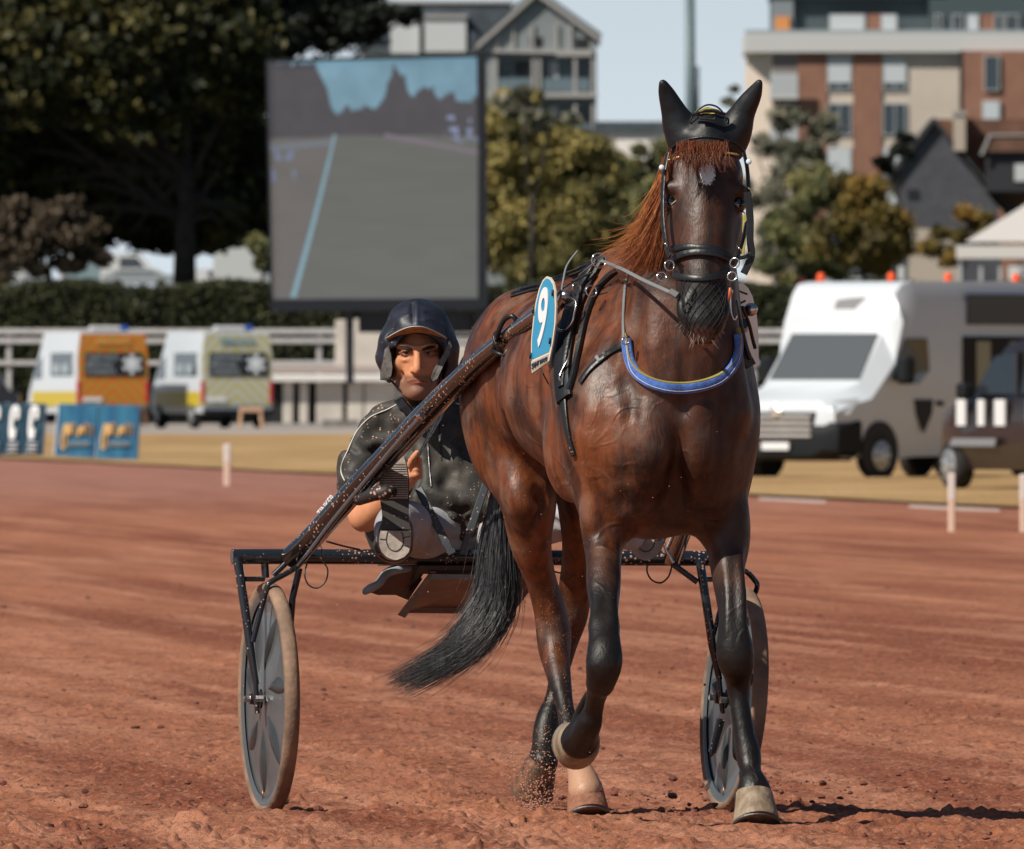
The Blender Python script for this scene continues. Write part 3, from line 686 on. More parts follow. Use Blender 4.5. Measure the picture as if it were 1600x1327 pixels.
# whiskers
mb = MB(); rw = random.Random(4)
for i in range(26):
    x = rw.uniform(1064, 1130); y = 500 + 30 * math.sin(math.pi * (x - 1058) / 80) + rw.uniform(-6, 3); p, n_ = hf.ray(x, y, 0); p = Vector(p); d = Vector(((x - 1098) / 60 + rw.uniform(-.3, .3), -.5, -1 + rw.uniform(-.2, .6))).normalized(); L = rw.uniform(.012, .05)
    mb.tube([p, p + d * L * .5 + Vector((0, 0, -.001)), p + d * L], [.0005, .0004, .0002], 3)
mb.obj('whiskers', mat('whisker', (.32, .26, .20), .5), horse, True)

# ---- hair
def strands(name, guides, n, r0, m, parent, jit=.01, seed=1, seg=10, lmin=.72):
    """guides: list of polylines (same number of points); strands interpolate between neighbouring guides"""
    g = np.array([crom(np.array([tuple(p) for p in q], float), 4) for q in guides]); rg = np.random.default_rng(seed); Vs = []; Fs = []; k = 3
    K = g.shape[1]; base = 0; ts = np.linspace(0, 1, seg + 1)
    for i in range(n):
        a = rg.uniform(0, len(g) - 1); i0 = int(a); f = a - i0; P = g[i0] * (1 - f) + g[min(i0 + 1, len(g) - 1)] * f
        L = rg.uniform(lmin, 1.0); s0 = rg.uniform(0, .06)
        tt = s0 + ts * (L - s0); Q = np.stack([np.interp(tt * (K - 1), np.arange(K), P[:, c]) for c in range(3)], 1)
        o0 = rg.normal(size=3) * jit * .6; o1 = rg.normal(size=3) * jit * (1.5 + 2.5 * (rg.random() ** 4)); ph = rg.uniform(0, 6.28); fq = rg.uniform(2, 6)
        Q += o0 * (1 - ts[:, None]) + o1 * (ts[:, None] ** 1.3) + np.outer(np.sin(ts * fq + ph) * jit * .7 * ts, rg.normal(size=3))
        T = np.gradient(Q, axis=0); T /= np.linalg.norm(T, axis=1, keepdims=True) + 1e-9
        u = np.cross(T, rg.normal(size=3)); u /= np.linalg.norm(u, axis=1, keepdims=True) + 1e-9; w = np.cross(T, u)
        rad = r0 * rg.uniform(.6, 1.3) * (1 - ts ** 2 * .85)
        for c in range(k):
            an = 2 * math.pi * c / k; Vs.append(Q + (u * math.cos(an) + w * math.sin(an)) * rad[:, None])
        m1_ = seg + 1; idx = np.arange(seg)
        for c in range(k):
            A = base + c * m1_ + idx; Bq = base + ((c + 1) % k) * m1_ + idx; Fs.append(np.stack([A, A + 1, Bq + 1, Bq], 1))
        base += k * m1_
    o = mesh_np(name, np.concatenate(Vs), np.concatenate(Fs), m, parent); return o
mane_m = mat('mane_hair', (.26, .080, .028), .42, var=.45, vscale=6, stretch=(30, 30, 3))
tail_m = mat('tail_hair', (.045, .046, .050), .34, var=.95, vscale=5, stretch=(24, 24, 2), specks=.02)
fore_m = mat('forelock_hair', (.15, .042, .016), .5, var=.45, vscale=6, stretch=(30, 30, 3))
g = []
for (a, b, c, d, e) in ((( 1046, 236, 47.60), (1030, 290, 47.62), (1010, 350, 47.68), (985, 388, 47.75), (955, 398, 47.82)),
                        ((1048, 250, 47.58), (1032, 310, 47.60), (1012, 360, 47.64), (990, 398, 47.70), (962, 412, 47.78)),
                        ((1050, 262, 47.57), (1036, 330, 47.60), (1020, 380, 47.62), (1000, 415, 47.68), (975, 432, 47.74)),
                        ((1050, 275, 47.56), (1040, 345, 47.60), (1030, 400, 47.63), (1018, 440, 47.66), (1005, 470, 47.68)),
                        ((1046, 240, 47.66), (1020, 300, 47.70), (1000, 350, 47.76), (975, 380, 47.82), (945, 393, 47.9))):
    g.append([W(*p) for p in (a, b, c, d, e)])
gf_ = [[W(*p) for p in q] for q in (((1040, 250, 47.60), (1020, 300, 47.62), (1000, 345, 47.68), (975, 372, 47.75), (935, 386, 47.85)), ((1042, 300, 47.6), (1020, 345, 47.62), (1000, 375, 47.66), (972, 392, 47.72), (940, 400, 47.8)))]
strands('mane_flyaway', gf_, 110, .0007, mat('mane_light', (.50, .20, .06), .45), horse, .014, 8, 12, .5)
strands('mane', g, 1700, .0010, mane_m, horse, .009, 2, 12, .5)
g = [[W(x0, 222, 47.50), W(x0 + dx * .3, 240, 47.44), W(x0 + dx * .7, 258, 47.425), W(x0 + dx, L_, 47.43)] for x0, dx, L_ in ((1060, -5, 254), (1068, -3, 270), (1076, 0, 284), (1084, 0, 284), (1093, -2, 266), (1106, -5, 258), (1120, -6, 252), (1136, -6, 240))]
strands('forelock', g, 520, .0010, fore_m, horse, .006, 3, 8, .4)
g = []
for a in (((776, 640, 49.30), (772, 760, 49.34), (752, 850, 49.36), (745, 930, 49.34), (700, 1000, 49.3), (640, 1045, 49.26), (596, 1070, 49.22)),
          ((782, 640, 49.28), (780, 770, 49.26), (772, 860, 49.26), (765, 940, 49.26), (722, 1008, 49.24), (655, 1046, 49.22), (612, 1068, 49.2)),
          ((788, 640, 49.28), (788, 780, 49.24), (788, 870, 49.22), (782, 950, 49.22), (740, 1010, 49.2), (668, 1054, 49.2), (612, 1074, 49.2)),
          ((792, 640, 49.32), (794, 790, 49.3), (800, 880, 49.28), (798, 950, 49.26), (756, 1012, 49.24), (690, 1056, 49.2), (636, 1084, 49.2)),
          ((786, 640, 49.36), (784, 780, 49.38), (776, 870, 49.38), (768, 940, 49.36), (730, 1000, 49.3), (665, 1042, 49.26), (604, 1066, 49.22))):
    g.append([W(*p) for p in a])
strands('tail', g, 2600, .0012, tail_m, horse, .009, 5, 16, .5)
# ================================================================== HARNESS ON THE HORSE
def zfront(px, py): return hf.ray(px, py)[0]
mb = MB(); strap(hf, [(938, 405), (925, 425), (908, 455), (893, 495), (884, 540), (880, 585), (884, 625)], .060, .014, mb, .001); pad = mb.obj('saddle_pad', blk, horse, True, 40)
mb = MB(); strap(hf, [(964, 424), (945, 440), (928, 465), (915, 500), (906, 540), (898, 585), (890, 610)], .016, .012, mb, .004); mb.obj('pad_roll', lea, horse, True, 50)
mb = MB(); strap(hf, [(930, 408), (912, 440), (899, 480), (888, 530), (880, 580), (878, 605)], .022, .008, mb, .014); mb.obj('saddle_strap', lea, horse, True, 50)
mb = MB(); strap(hf, [(880, 600), (882, 640), (888, 680), (897, 712)], .024, .007, mb, .003); mb.obj('girth', lea, horse, True, 50)
mb = MB(); strap(hf, [(906, 598), (920, 578), (940, 560), (960, 546), (975, 538)], .019, .005, mb, .004); mb.obj('breast_strap', lea, horse, True, 50)
mb = MB(); strap(hf, [(975, 530), (974, 500), (976, 460), (980, 432), (992, 405)], .010, .004, mb, .003); mb.obj('neck_strap', grl, horse, True, 50)
blue = mat('blue_fleece', (.045, .125, .42), .75, var=.25, vscale=60, bump=.25, bscale=180, sheen=.3)
mb = MB(); P_, N_2 = strap(hf, [(979, 530), (983, 558), (995, 583), (1020, 600), (1055, 607), (1092, 604), (1125, 592), (1146, 570), (1153, 545), (1151, 522)], .030, .012, mb, .003, 5); mb.obj('breast_collar', blue, horse, True, 50)
mb = MB(); ribbon(P_ + np.array([0, 0, .0165]), N_2, .004, .013, mb); mb.obj('collar_lining', mat('yellow_edge', (.28, .24, .06), .7), horse)
mb = MB(); ribbon([P_[i] + np.array([0, 0, -.006]) + N_2[i] * .0125 for i in range(len(P_))], N_2, .0016, .001, mb); mb.obj('collar_stitching', mat('white_thread', (.6, .6, .65), .7), horse)
# reins: bit to terret ring, along the back, down behind the haunch
mb = MB(); q = crom([(1058, 462, 47.40), (1036, 452, 47.45), (1005, 438, 47.55), (970, 420, 47.68), (940, 408, 47.85)], 5); ribbon([W(*a) for a in q], [(0, -1, .5)] * len(q), .011, .003, mb); mb.obj('rein', grl, horse)
mb = MB(); q = crom([(1048, 456, 47.42), (1060, 463, 47.40)], 2); ribbon([W(*a) for a in q], [(0, -1, .2)] * len(q), .019, .008, mb); mb.obj('rein_buckle', mat('dull_steel', (.09, .09, .095), .6, 0, spec=.3), horse)
mb = MB(); P1, N1 = strap(hf, [(936, 408), (915, 414), (890, 425), (862, 436), (838, 444), (815, 450)], .010, .003, mb, .008)
q = crom([tuple(P1[-1]), W(792, 466, 49.1), W(770, 500, 49.4), W(748, 535, 49.6), W(722, 565, 49.65), W(696, 640, 49.68), W(652, 715, 49.68)], 5); ribbon(q, [(-.7, -.6, .3)] * len(q), .012, .003, mb); mb.obj('rein', lea, horse)
mb = MB(); P1, N1 = strap(hf, [(930, 412), (905, 424), (880, 436), (850, 449), (826, 454), (800, 462)], .012, .003, mb, .004)
q = crom([tuple(P1[-1]), W(782, 490, 49.15), W(762, 520, 49.4), W(742, 548, 49.62), W(716, 590, 49.66), (*W(650, 722, 49.66),)], 5); ribbon(q, [(-.7, -.6, .3)] * len(q), .012, .003, mb); mb.obj('rein', lea, horse)
mb = MB(); strap(hf, [(800, 458), (830, 449), (860, 442), (884, 430)], .013, .003, mb, .002); mb.obj('back_strap', lea, horse)
# terrets, rings and hooks
for x, y, Y, r, ax in ((936, 407, 47.86, .021, (.2, -1, .1)), (924, 455, 47.82, .016, (.3, -1, .2)), (901, 450, 47.88, .015, (.8, -1, 0)), (977, 533, 47.60, .010, (.3, -1, .1)), (884, 636, 47.80, .010, (.6, -1, .1))):
    MB().ring(W(x, y, Y), ax, r, .0024).obj('terret_ring', stl, horse, True)
def wire(name, pts, r, m, par=None, sub=4): return MB().tube([Vector(p) for p in crom(np.array([tuple(W(*p)) for p in pts]), sub)], r, 6).obj(name, m, par or horse, True)
wire('hook', [(930, 410, 47.86), (915, 422, 47.88), (905, 430, 47.9)], .0035, stl)
wire('trace_hook', [(890, 545, 47.78), (888, 560, 47.76), (880, 575, 47.75), (874, 590, 47.74), (878, 598, 47.74), (886, 600, 47.74), (900, 588, 47.74)], .0026, stl)
wire('loop_strap', [(875, 470, 47.82), (880, 440, 47.86), (886, 415, 47.9), (903, 392, 47.92)], .0035, grl)
wire('bearing_rein', [(925, 426, 47.84), (900, 438, 47.9), (880, 450, 47.9), (868, 466, 47.92)], .003, lea)
wire('girth_cord', [(858, 570, 47.95), (866, 605, 47.92), (878, 632, 47.86)], .0022, lea)
wire('girth_cord', [(842, 572, 47.98), (858, 602, 47.92), (876, 634, 47.86)], .0022, lea)
wire('snap_hook', [(879, 634, 47.82), (876, 642, 47.82), (879, 656, 47.82), (886, 660, 47.82), (889, 650, 47.82), (884, 640, 47.82)], .003, stl)
wire('white_cord', [(882, 645, 47.81), (892, 650, 47.80), (898, 660, 47.79)], .0022, mat('cord_white', (.6, .5, .42), .7))
for a in (((933, 563), (937, 560)), ((944, 556), (948, 553))):
    mb = MB(); strap(hf, list(a), .024, .009, mb, .004, 2); mb.obj('buckle', stl if a[0][0] < 940 else lea, horse)
wire('tug_fitting', [(872, 470, 47.92), (880, 462, 47.88), (890, 465, 47.85), (900, 472, 47.83), (897, 490, 47.82), (893, 505, 47.82), (880, 517, 47.84), (868, 512, 47.88)], .0034, stl)
# the same side hardware just visible beyond the muzzle
wire('trace_hook', [(1148, 470, 47.7), (1155, 500, 47.72), (1165, 540, 47.75), (1172, 562, 47.76)], .008, lea)
mb = MB(); q = crom([(1140, 455, 47.7), (1148, 490, 47.74), (1158, 530, 47.78), (1168, 556, 47.8)], 4); ribbon([W(*a) for a in q], [(.2, -1, 0)] * len(q), .022, .006, mb); q = [W(1160, 550, 47.79), W(1172, 572, 47.8)]; ribbon(q, [(.2, -1, 0)] * 2, .034, .012, mb); mb.obj('tug_strap', lea, horse)
wire('snap_hook', [(1142, 448, 47.6), (1141, 470, 47.6), (1143, 490, 47.6), (1148, 500, 47.6), (1152, 492, 47.6)], .003, stl)
# ================================================================== SULKY
sulky = empty('sulky', (-.04, 50.0, 0), 'black two-wheeled racing sulky with grey disc wheels, hitched behind the horse', 'sulky')
fr = mat('sulky_black_paint', (.012, .016, .022), .25, coat=.5, specks=.30)
AX = Vector((math.cos(R(13)), math.sin(R(13)), 0))
def YB(px): return 49.85 + (px - 418) / 727 * .33       # depth of the cross bar at a photo column
def Wb(px, py, d=0): return W(px, py, YB(px) + d)
MB().tube([Wb(362, 870), Wb(480, 870), Wb(700, 871), Wb(900, 872), Wb(1160, 873)], .0232, 18).obj('cross_bar', fr, sulky, True, 60)
def stub(name, pts, r, d=0, n=10, m=fr, sub=1):
    P = [Wb(*p) if len(p) == 2 else Wb(p[0], p[1], p[2]) for p in pts]
    if sub > 1: P = [Vector(q) for q in crom(np.array([tuple(p) for p in P]), sub)]
    return MB().tube(P, r, n).obj(name, m, sulky, True, 60)
stub('fork', [(371, 872, -.02), (384, 960, -.05), (392, 1020, -.06), (400, 1070, -.065)], [.0145, .0135, .0125, .010])
stub('fork_end', [(399, 1062, -.07), (402, 1115, -.07)], .008, n=8)
stub('fork_post', [(413, 872, 0), (415, 903, 0)], .012)
stub('fork_tie', [(383, 905, -.03), (412, 905, 0)], .008)
stub('wheel_guard', [(466, 885, -.06), (446, 897, -.09), (424, 909, -.10), (417, 918, -.10), (410, 945, -.09), (395, 1003, -.07)], .0085, sub=3)
stub('fork_brace', [(455, 872, -.02), (427, 899, -.02)], .009)
stub('inner_fork', [(468, 888, .02), (457, 935, .03), (445, 1092, .05)], .0105)
stub('fork', [(1093, 872, -.03), (1107, 965, -.06), (1113, 1010, -.06), (1124, 1062, -.055)], [.0145, .0135, .0125, .010])
stub('fork_end', [(1123, 1055, -.06), (1129, 1115, -.06)], .008, n=8)
stub('fork_brace', [(1046, 878, -.02), (1090, 910, -.04)], .0095)
stub('fork_tie', [(1095, 906, -.04), (1140, 904, .02)], .008)
stub('wheel_guard', [(1140, 890, .0), (1165, 893, .05), (1180, 908, .06), (1183, 917, .06), (1176, 938, .08), (1160, 1000, .1)], .0085, sub=3)
stub('inner_fork', [(1150, 880, .1), (1172, 1000, .1), (1168, 1092, .1)], .0095)
stub('wheel_stay', [(1128, 940, 0), (1112, 1004, -.04)], .007)
tyre_m = mat('tyre_rubber', (.30, .19, .125), .8, col2=(.13, .085, .06), vscale=9, bump=.3, bscale=60)
tyre_d = mat('tyre_side', (.03, .03, .03), .8)
disc_m = mat('wheel_disc', (.075, .083, .088), .40, var=.15, vscale=7, coat=.15, specks=.04)
disc_d = mat('wheel_petal', (.035, .04, .043), .4, var=.2, vscale=9)
def wheel(c, n, rad, dusk=False):
    n = Vector(n).normalized(); c = Vector(c)
    e1 = n.cross(Vector((0, 0, 1))).normalized(); e2 = e1.cross(n) * 1.0
    if e2.z < 0: e2 = -e2
    tw = .024
    w_ = MB().lathe([(rad - .052, -.012), (rad - .040, -.0175), (rad - .028, -.0175), (rad - .030, -.010), (rad - .052, -.006), (rad - .10, -.009), (rad * .5, -.013), (.06, -.022), (.03, -.024), (.03, .024), (.06, .022), (rad * .5, .013), (rad - .10, .009), (rad - .052, .006), (rad - .030, .010), (rad - .028, .0175), (rad - .040, .0175), (rad - .052, .012)], c, n, 72, cap=False).obj('wheel', disc_m, sulky, True, 40)
    prof = [(rad - .030, -.016), (rad - .018, -tw), (rad - .007, -tw * .85), (rad - .001, -tw * .4), (rad, 0), (rad - .001, tw * .4), (rad - .007, tw * .85), (rad - .018, tw), (rad - .030, .016)]
    MB().lathe(prof, c, n, 90, cap=False).obj('tyre', tyre_m, w_, True)
    for sgn in (-1, 1):
        for k in range(7):      # fan-like raised petals
            a0 = 2 * math.pi * k / 7 + .35; mb = MB(); vs = []; m = 14
            for i in range(m + 1):
                t = i / m; rr = .075 + (rad - .155) * t + .012; a = a0 + .22 * t * sgn * (1 if not dusk else .4); wd = .030 * math.sin(math.pi * min(t * .98 + .02, 1)) ** .8 * (0.35 + t)
                dr = e1 * math.cos(a) + e2 * math.sin(a); dt = e1 * -math.sin(a) + e2 * math.cos(a); base = .013 + .009 * (1 - t) + .0035
                hgt = .012 * math.sin(math.pi * t)
                for x, hh_ in ((-1, -.004), (-.45, hgt), (.35, hgt * .7), (1, -.004)): vs.append(c + dr * rr + dt * wd * x + n * sgn * (base - .006 + hh_))
            fs = [(i * 4 + j, i * 4 + j + 1, i * 4 + j + 5, i * 4 + j + 4) for i in range(m) for j in range(3)]
            mb.add(vs, fs); mb.obj('petal', disc_d, w_, True)
    MB().lathe([(.012, -.060), (.016, -.058), (.020, -.03), (.024, -.028), (.024, .028), (.020, .03), (.016, .058), (.012, .060)], c, n, 20).obj('hub', mat('hub_black', (.02, .02, .022), .35), w_, True, 40)
    MB().lathe([(.008, -.078), (.0105, -.076), (.0105, -.058)], c, n, 6).obj('axle_bolt', stl, w_)
    v = c - e2 * (rad - .075) + e1 * (-.02 if not dusk else .02)
    MB().tube([v + n * -.014 + e2 * .0, v + n * -.014 - e2 * .030 + e1 * .0], .0022, 6).obj('valve', mat('valve_brass', (.45, .2, .1), .4, 1), w_, True)
    return w_
wheel(W(420, 1092, 49.85), AX, .3495)
wheel(W(1147, 1093, 50.18), (AX.x, AX.y, -.085), .340, True)
for x, y, d in ((405, 1092, -.075), (1131, 1094, -.07)):
    MB().lathe([(.011, -.012), (.011, .012)], Wb(x, y, d), AX, 6).obj('axle_nut', stl, sulky)
MB().ball(tuple(Wb(1101, 1070, -.02)), (.004, .002, .004), 6).obj('reflector', MATS['orange_rubber'], sulky, True)
MB().tube([Wb(1126, 1125, -.07), Wb(1113, 1175, -.04)], [.014, .012], 10).obj('fork_peg', fr, sulky, True, 60)
# shafts
shaft_m = mat('shaft_varnish', (.012, .009, .008), .16, coat=1, specks=.28)
LS = [(455, 872, 49.85), (490, 838, 49.75), (540, 782, 49.58), (600, 718, 49.38), (665, 648, 49.12), (735, 577, 48.80), (790, 530, 48.50), (835, 496, 48.22), (868, 474, 48.0)]
q = crom(np.array([tuple(W(*p)) for p in LS]), 5); rr = np.interp(np.linspace(0, 1, len(q)), [0, .5, .62, .75, 1], [.034, .035, .031, .0265, .022])
MB().tube([Vector(p) for p in q], list(rr), 20).obj('shaft', shaft_m, sulky, True, 60)
q = crom(np.array([tuple(W(*p)) for p in ((466, 885, 49.78), (480, 868, 49.72), (520, 815, 49.58), (580, 742, 49.36), (630, 683, 49.16), (664, 646, 49.02))]), 5)
MB().tube([Vector(p) for p in q], .0088, 12).obj('shaft_stay', mat('stay_chrome', (.28, .33, .37), .22, .9, specks=.1), sulky, True)
MB().lathe([(.006, -.02), (.012, -.014), (.012, .006), (.008, .012)], W(658, 650, 48.98), (.3, -1, .2), 14).obj('shaft_bolt', stl, sulky, True, 50)
RS = [(1050, 873, 50.12), (1072, 815, 49.8), (1100, 720, 49.2), (1128, 620, 48.6), (1150, 540, 48.2), (1160, 505, 48.05)]
q = crom(np.array([tuple(W(*p)) for p in RS]), 5); MB().tube([Vector(p) for p in q], list(np.linspace(.030, .021, len(q))), 18, sq=.8).obj('shaft', shaft_m, sulky, True, 60)
for (x, y, Y), d in (((876, 468, 47.96), (.55, -.75, .35)), ((1163, 487, 47.95), (.85, -.5, .25))):
    MB().lathe([(.018, -.03), (.020, -.018), (.015, -.015), (.015, -.008), (.019, -.006), (.013, 0), (.013, .006), (.0175, .012), (.0195, .022), (.017, .033), (.010, .040), (.002, .043)], W(x, y, Y), d, 24).obj('shaft_tip', mat('brushed_tip', (.55, .52, .5), .3, 1), sulky, True)
mb = MB().ring(W(785, 535, 48.5), (.75, -.6, .45), .034, .0055); mb.obj('shaft_clamp', lea, sulky, True)
mb = MB(); mb.tube([Vector(p) for p in crom(np.array([tuple(W(*p)) for p in ((772, 545, 48.5), (778, 520, 48.46), (788, 500, 48.44), (800, 494, 48.42), (806, 503, 48.42), (796, 512, 48.44))]), 4)], .0075, 10); mb.obj('shaft_hook', lea, sulky, True)
mb = MB(); mb.tube([W(768, 548, 48.46), W(780, 553, 48.44), W(788, 556, 48.43), W(794, 545, 48.42)], .0055, 8); mb.obj('clamp_bolt', lea, sulky, True)
MB().tube([W(1052, 848, 50.0), W(1066, 848, 49.96)], .006, 8).obj('shaft_bolt', stl, sulky)
wire('foot_bracket', [(1044, 835, 49.95), (1037, 845, 49.9), (1040, 858, 49.9), (1048, 872, 49.9), (1052, 880, 49.9)], .005, stl, sulky)
# lettering along the shaft
def text_px(txt, name, m, parent, quad, Yf, off=(0, 0, 0), bold=0.0, shear=0.0, xs=1.0):
    """text stretched into the photo-space quad (top-left, top-right, bottom-right, bottom-left), on the plane Yf(px,py)"""
    cu = bpy.data.curves.new('txt', 'FONT'); cu.body = txt; cu.size = 1; cu.offset = bold; cu.shear = shear; cu.extrude = .001
    to = bpy.data.objects.new('t', cu); C.objects.link(to); bpy.context.view_layer.update()
    me = bpy.data.meshes.new_from_object(to.evaluated_get(bpy.context.evaluated_depsgraph_get())); bpy.data.objects.remove(to); bpy.data.curves.remove(cu)
    co = np.array([v.co[:] for v in me.vertices]); lo, hi = co.min(0), co.max(0); (a, b, c, d) = [np.array(q_, float) for q_ in quad]
    for v, p in zip(me.vertices, co):
        s_ = (p[0] - lo[0]) / (hi[0] - lo[0]); t_ = (hi[1] - p[1]) / (hi[1] - lo[1]); r_ = (a * (1 - s_) + b * s_) * (1 - t_) + (d * (1 - s_) + c * s_) * t_
        v.co = W(r_[0], r_[1], Yf(r_[0], r_[1])) + Vector(off) * (1 if p[2] > 0 else .2)
    o = bpy.data.objects.new(name, me); C.objects.link(o); me.materials.clear(); me.materials.append(m)
    if parent:
        o.parent = parent
        if parent.type == 'EMPTY': o.matrix_parent_inverse = Matrix.LocRotScale(parent.location, parent.rotation_euler, None).inverted()
    return o
white_m = mat('white_paint', (.72, .73, .74), .4)
# number plates
def plateY(px, py): return 47.86 - (px - 850) / 541 * 1.9
def plate(name, pix, Yf, m, th=(-.0035, -.0018, 0), par=None):
    v = [W(x, y, Yf(x, y)) for x, y in pix]; n = len(v); t = Vector(th); mb = MB(); mb.add([p + t for p in v] + [p - t for p in v], [tuple(range(n)), tuple(range(2 * n - 1, n - 1, -1))] + [(i, (i + 1) % n, n + (i + 1) % n, n + i) for i in range(n)])
    return mb.obj(name, m, par or sulky)
out = [(832, 583), (830.5, 560), (831, 530), (834, 500), (838, 472), (843, 452), (849, 438), (855, 432), (861, 434), (866, 442), (869, 456), (870, 480), (869, 505), (865, 535), (859, 564)]
pb = plate('number_plate', out, plateY, mat('plate_cream', (.62, .56, .44), .4), (-.002, -.001, 0))
ins = [(832.5, 562), (832.8, 530), (836, 500), (840, 473), (845, 453), (850, 440.5), (855, 435), (860, 437), (864.5, 444), (867, 457), (868, 480), (867, 505), (863.3, 535), (859, 550)]
plate('blue_field', ins, plateY, mat('plate_blue', (.012, .25, .45), .35, coat=.4), (-.003, -.0014, 0), pb)
plate('name_strip', [(833, 580.5), (832.3, 566), (858.5, 553.5), (857.5, 564)], plateY, mat('plate_grey', (.36, .35, .33), .5), (-.003, -.0014, 0), pb)
text_px('9', 'numeral', white_m, pb, [(846, 452), (861, 446), (853, 539), (839, 546)], plateY, (-.0055, -.0028, 0), .02)
text_px('SAINT MALO', 'name_lettering', mat('plate_dark_text', (.03, .03, .04), .5), pb, [(833.2, 568.5), (857.6, 557), (856.8, 563), (833.7, 577.5)], plateY, (-.0055, -.0028, 0), .01)
for x, y in ((866.5, 458), (836, 485), (862, 533), (831.8, 556)):
    MB().tube([W(x, y - 5, plateY(x, y)) + Vector((-.006, -.003, 0)), W(x, y + 5, plateY(x, y)) + Vector((-.006, -.003, 0))], .0035, 6).obj('plate_tie', lea, pb, True)
def plY2(px, py): return 48.05 + (px - 1150) / 541 * 1.2
plate('number_plate', [(1146, 450), (1153, 443), (1160, 443), (1168, 450), (1175, 464), (1181, 490), (1184, 520), (1184, 560), (1183, 572), (1168, 590), (1160, 560), (1150, 500)], plY2, mat('plate_back', (.80, .75, .66), .3, coat=.3, var=.15, vscale=10), (.002, -.003, 0))
wire('plate_wire', [(1145, 448, 47.9), (1155, 455, 47.9), (1168, 460, 47.9)], .003, lea, sulky); wire('plate_wire', [(1143, 472, 47.9), (1155, 474, 47.9), (1165, 470, 47.9)], .0035, lea, sulky); wire('plate_wire', [(1160, 480, 47.9), (1170, 505, 47.95), (1176, 530, 48.0), (1180, 545, 48.0)], .0055, lea, sulky)
# lettering on the shaft
def shY(px, py): return np.interp(px, [p[0] for p in LS], [p[2] for p in LS]) - .034
text_px('TINKER', 'shaft_lettering', white_m, sulky, [(495, 801), (518, 772), (526, 780), (503, 809)], shY, (-.001, -.003, .001), .01)
# cables
wire('cable', [(503, 858, 49.75), (504, 875, 49.75), (512, 890, 49.75), (509, 908, 49.75), (496, 919, 49.75), (482, 914, 49.75), (476, 898, 49.75), (480, 880, 49.77)], .0026, lea, sulky)
wire('cable', [(510, 846, 49.8), (535, 853, 49.82), (562, 859, 49.84)], .0032, lea, sulky)
wire('cable', [(1012, 880, 50.0), (1011, 893, 50.0), (1018, 906, 50.0), (1032, 911, 50.0), (1044, 902, 50.0), (1049, 888, 50.0), (1050, 874, 50.0)], .003, lea, sulky)
wire('tie_wire', [(500, 850, 49.78), (504, 862, 49.77), (502, 874, 49.77)], .0018, white_m, sulky)
wire('cable', [(862, 892, 50.0), (880, 896, 50.0), (905, 893, 50.0)], .003, lea, sulky)
# seat, undertray and side plates
tray = mat('seat_underside', (.20, .105, .075), .5, col2=(.12, .07, .055), vscale=12, bump=.1)
dk = mat('seat_dark', (.02, .022, .025), .4, specks=.1); gre = mat('seat_grey', (.17, .17, .16), .55, var=.2, vscale=20)
def slab(name, pix, th, m, par=sulky):
    v = [W(*p) for p in pix]; n = len(v); t = Vector(th); mb = MB(); mb.add(v + [p + t for p in v], [tuple(range(n)), tuple(range(2 * n - 1, n - 1, -1))] + [(i, (i + 1) % n, n + (i + 1) % n, n + i) for i in range(n)]); return mb.obj(name, m, par)
slab('seat_tray', [(674, 899, 49.98), (800, 901, 50.04), (838, 893, 50.2), (842, 905, 50.3), (800, 960, 50.3), (628, 958, 50.25)], (0, .01, .012), tray)
slab('tray_rail', [(672, 893, 49.95), (682, 893, 49.95), (633, 966, 50.2), (621, 961, 50.2)], (0, .012, 0), gre)
slab('tray_lip', [(674, 897, 49.95), (800, 899, 50.0), (800, 905, 50.0), (672, 906, 49.95)], (0, .008, 0), gre)
slab('seat_box', [(655, 884, 49.93), (800, 884, 50.0), (800, 899, 50.02), (650, 897, 49.95)], (0, .35, .0), dk)
slab('seat_side', [(648, 882, 49.97), (666, 892, 49.95), (640, 925, 50.1), (634, 935, 50.15), (622, 918, 50.15), (636, 900, 50.1)], (0, .01, 0), dk)
slab('seat_base', [(590, 884, 50.0), (800, 884, 50.05), (800, 884, 50.40), (590, 884, 50.35)], (0, 0, .03), dk)
for P4 in (((655, 765, 49.9), (672, 800, 49.86), (692, 838, 49.83), (706, 866, 49.82)), ((778, 700, 49.92), (757, 765, 49.88), (738, 820, 49.86), (723, 866, 49.86))):
    mb = MB(); q = crom(np.array([tuple(W(*p)) for p in P4]), 4); ribbon(q, [(0, -1, .1)] * len(q), .024, .010, mb); mb.obj('seat_brace', mat('brace_grey', (.05, .06, .07), .4, specks=.2), sulky)
# foot rest
MB().tube([W(560, 782, 49.42), W(585, 772, 49.32), W(604, 769, 49.30), W(618, 768, 49.31)], [.016, .021, .022, .014], 14).obj('foot_rest', mat('rest_rubber', (.02, .017, .016), .6, bump=.3, specks=.38), sulky, True)
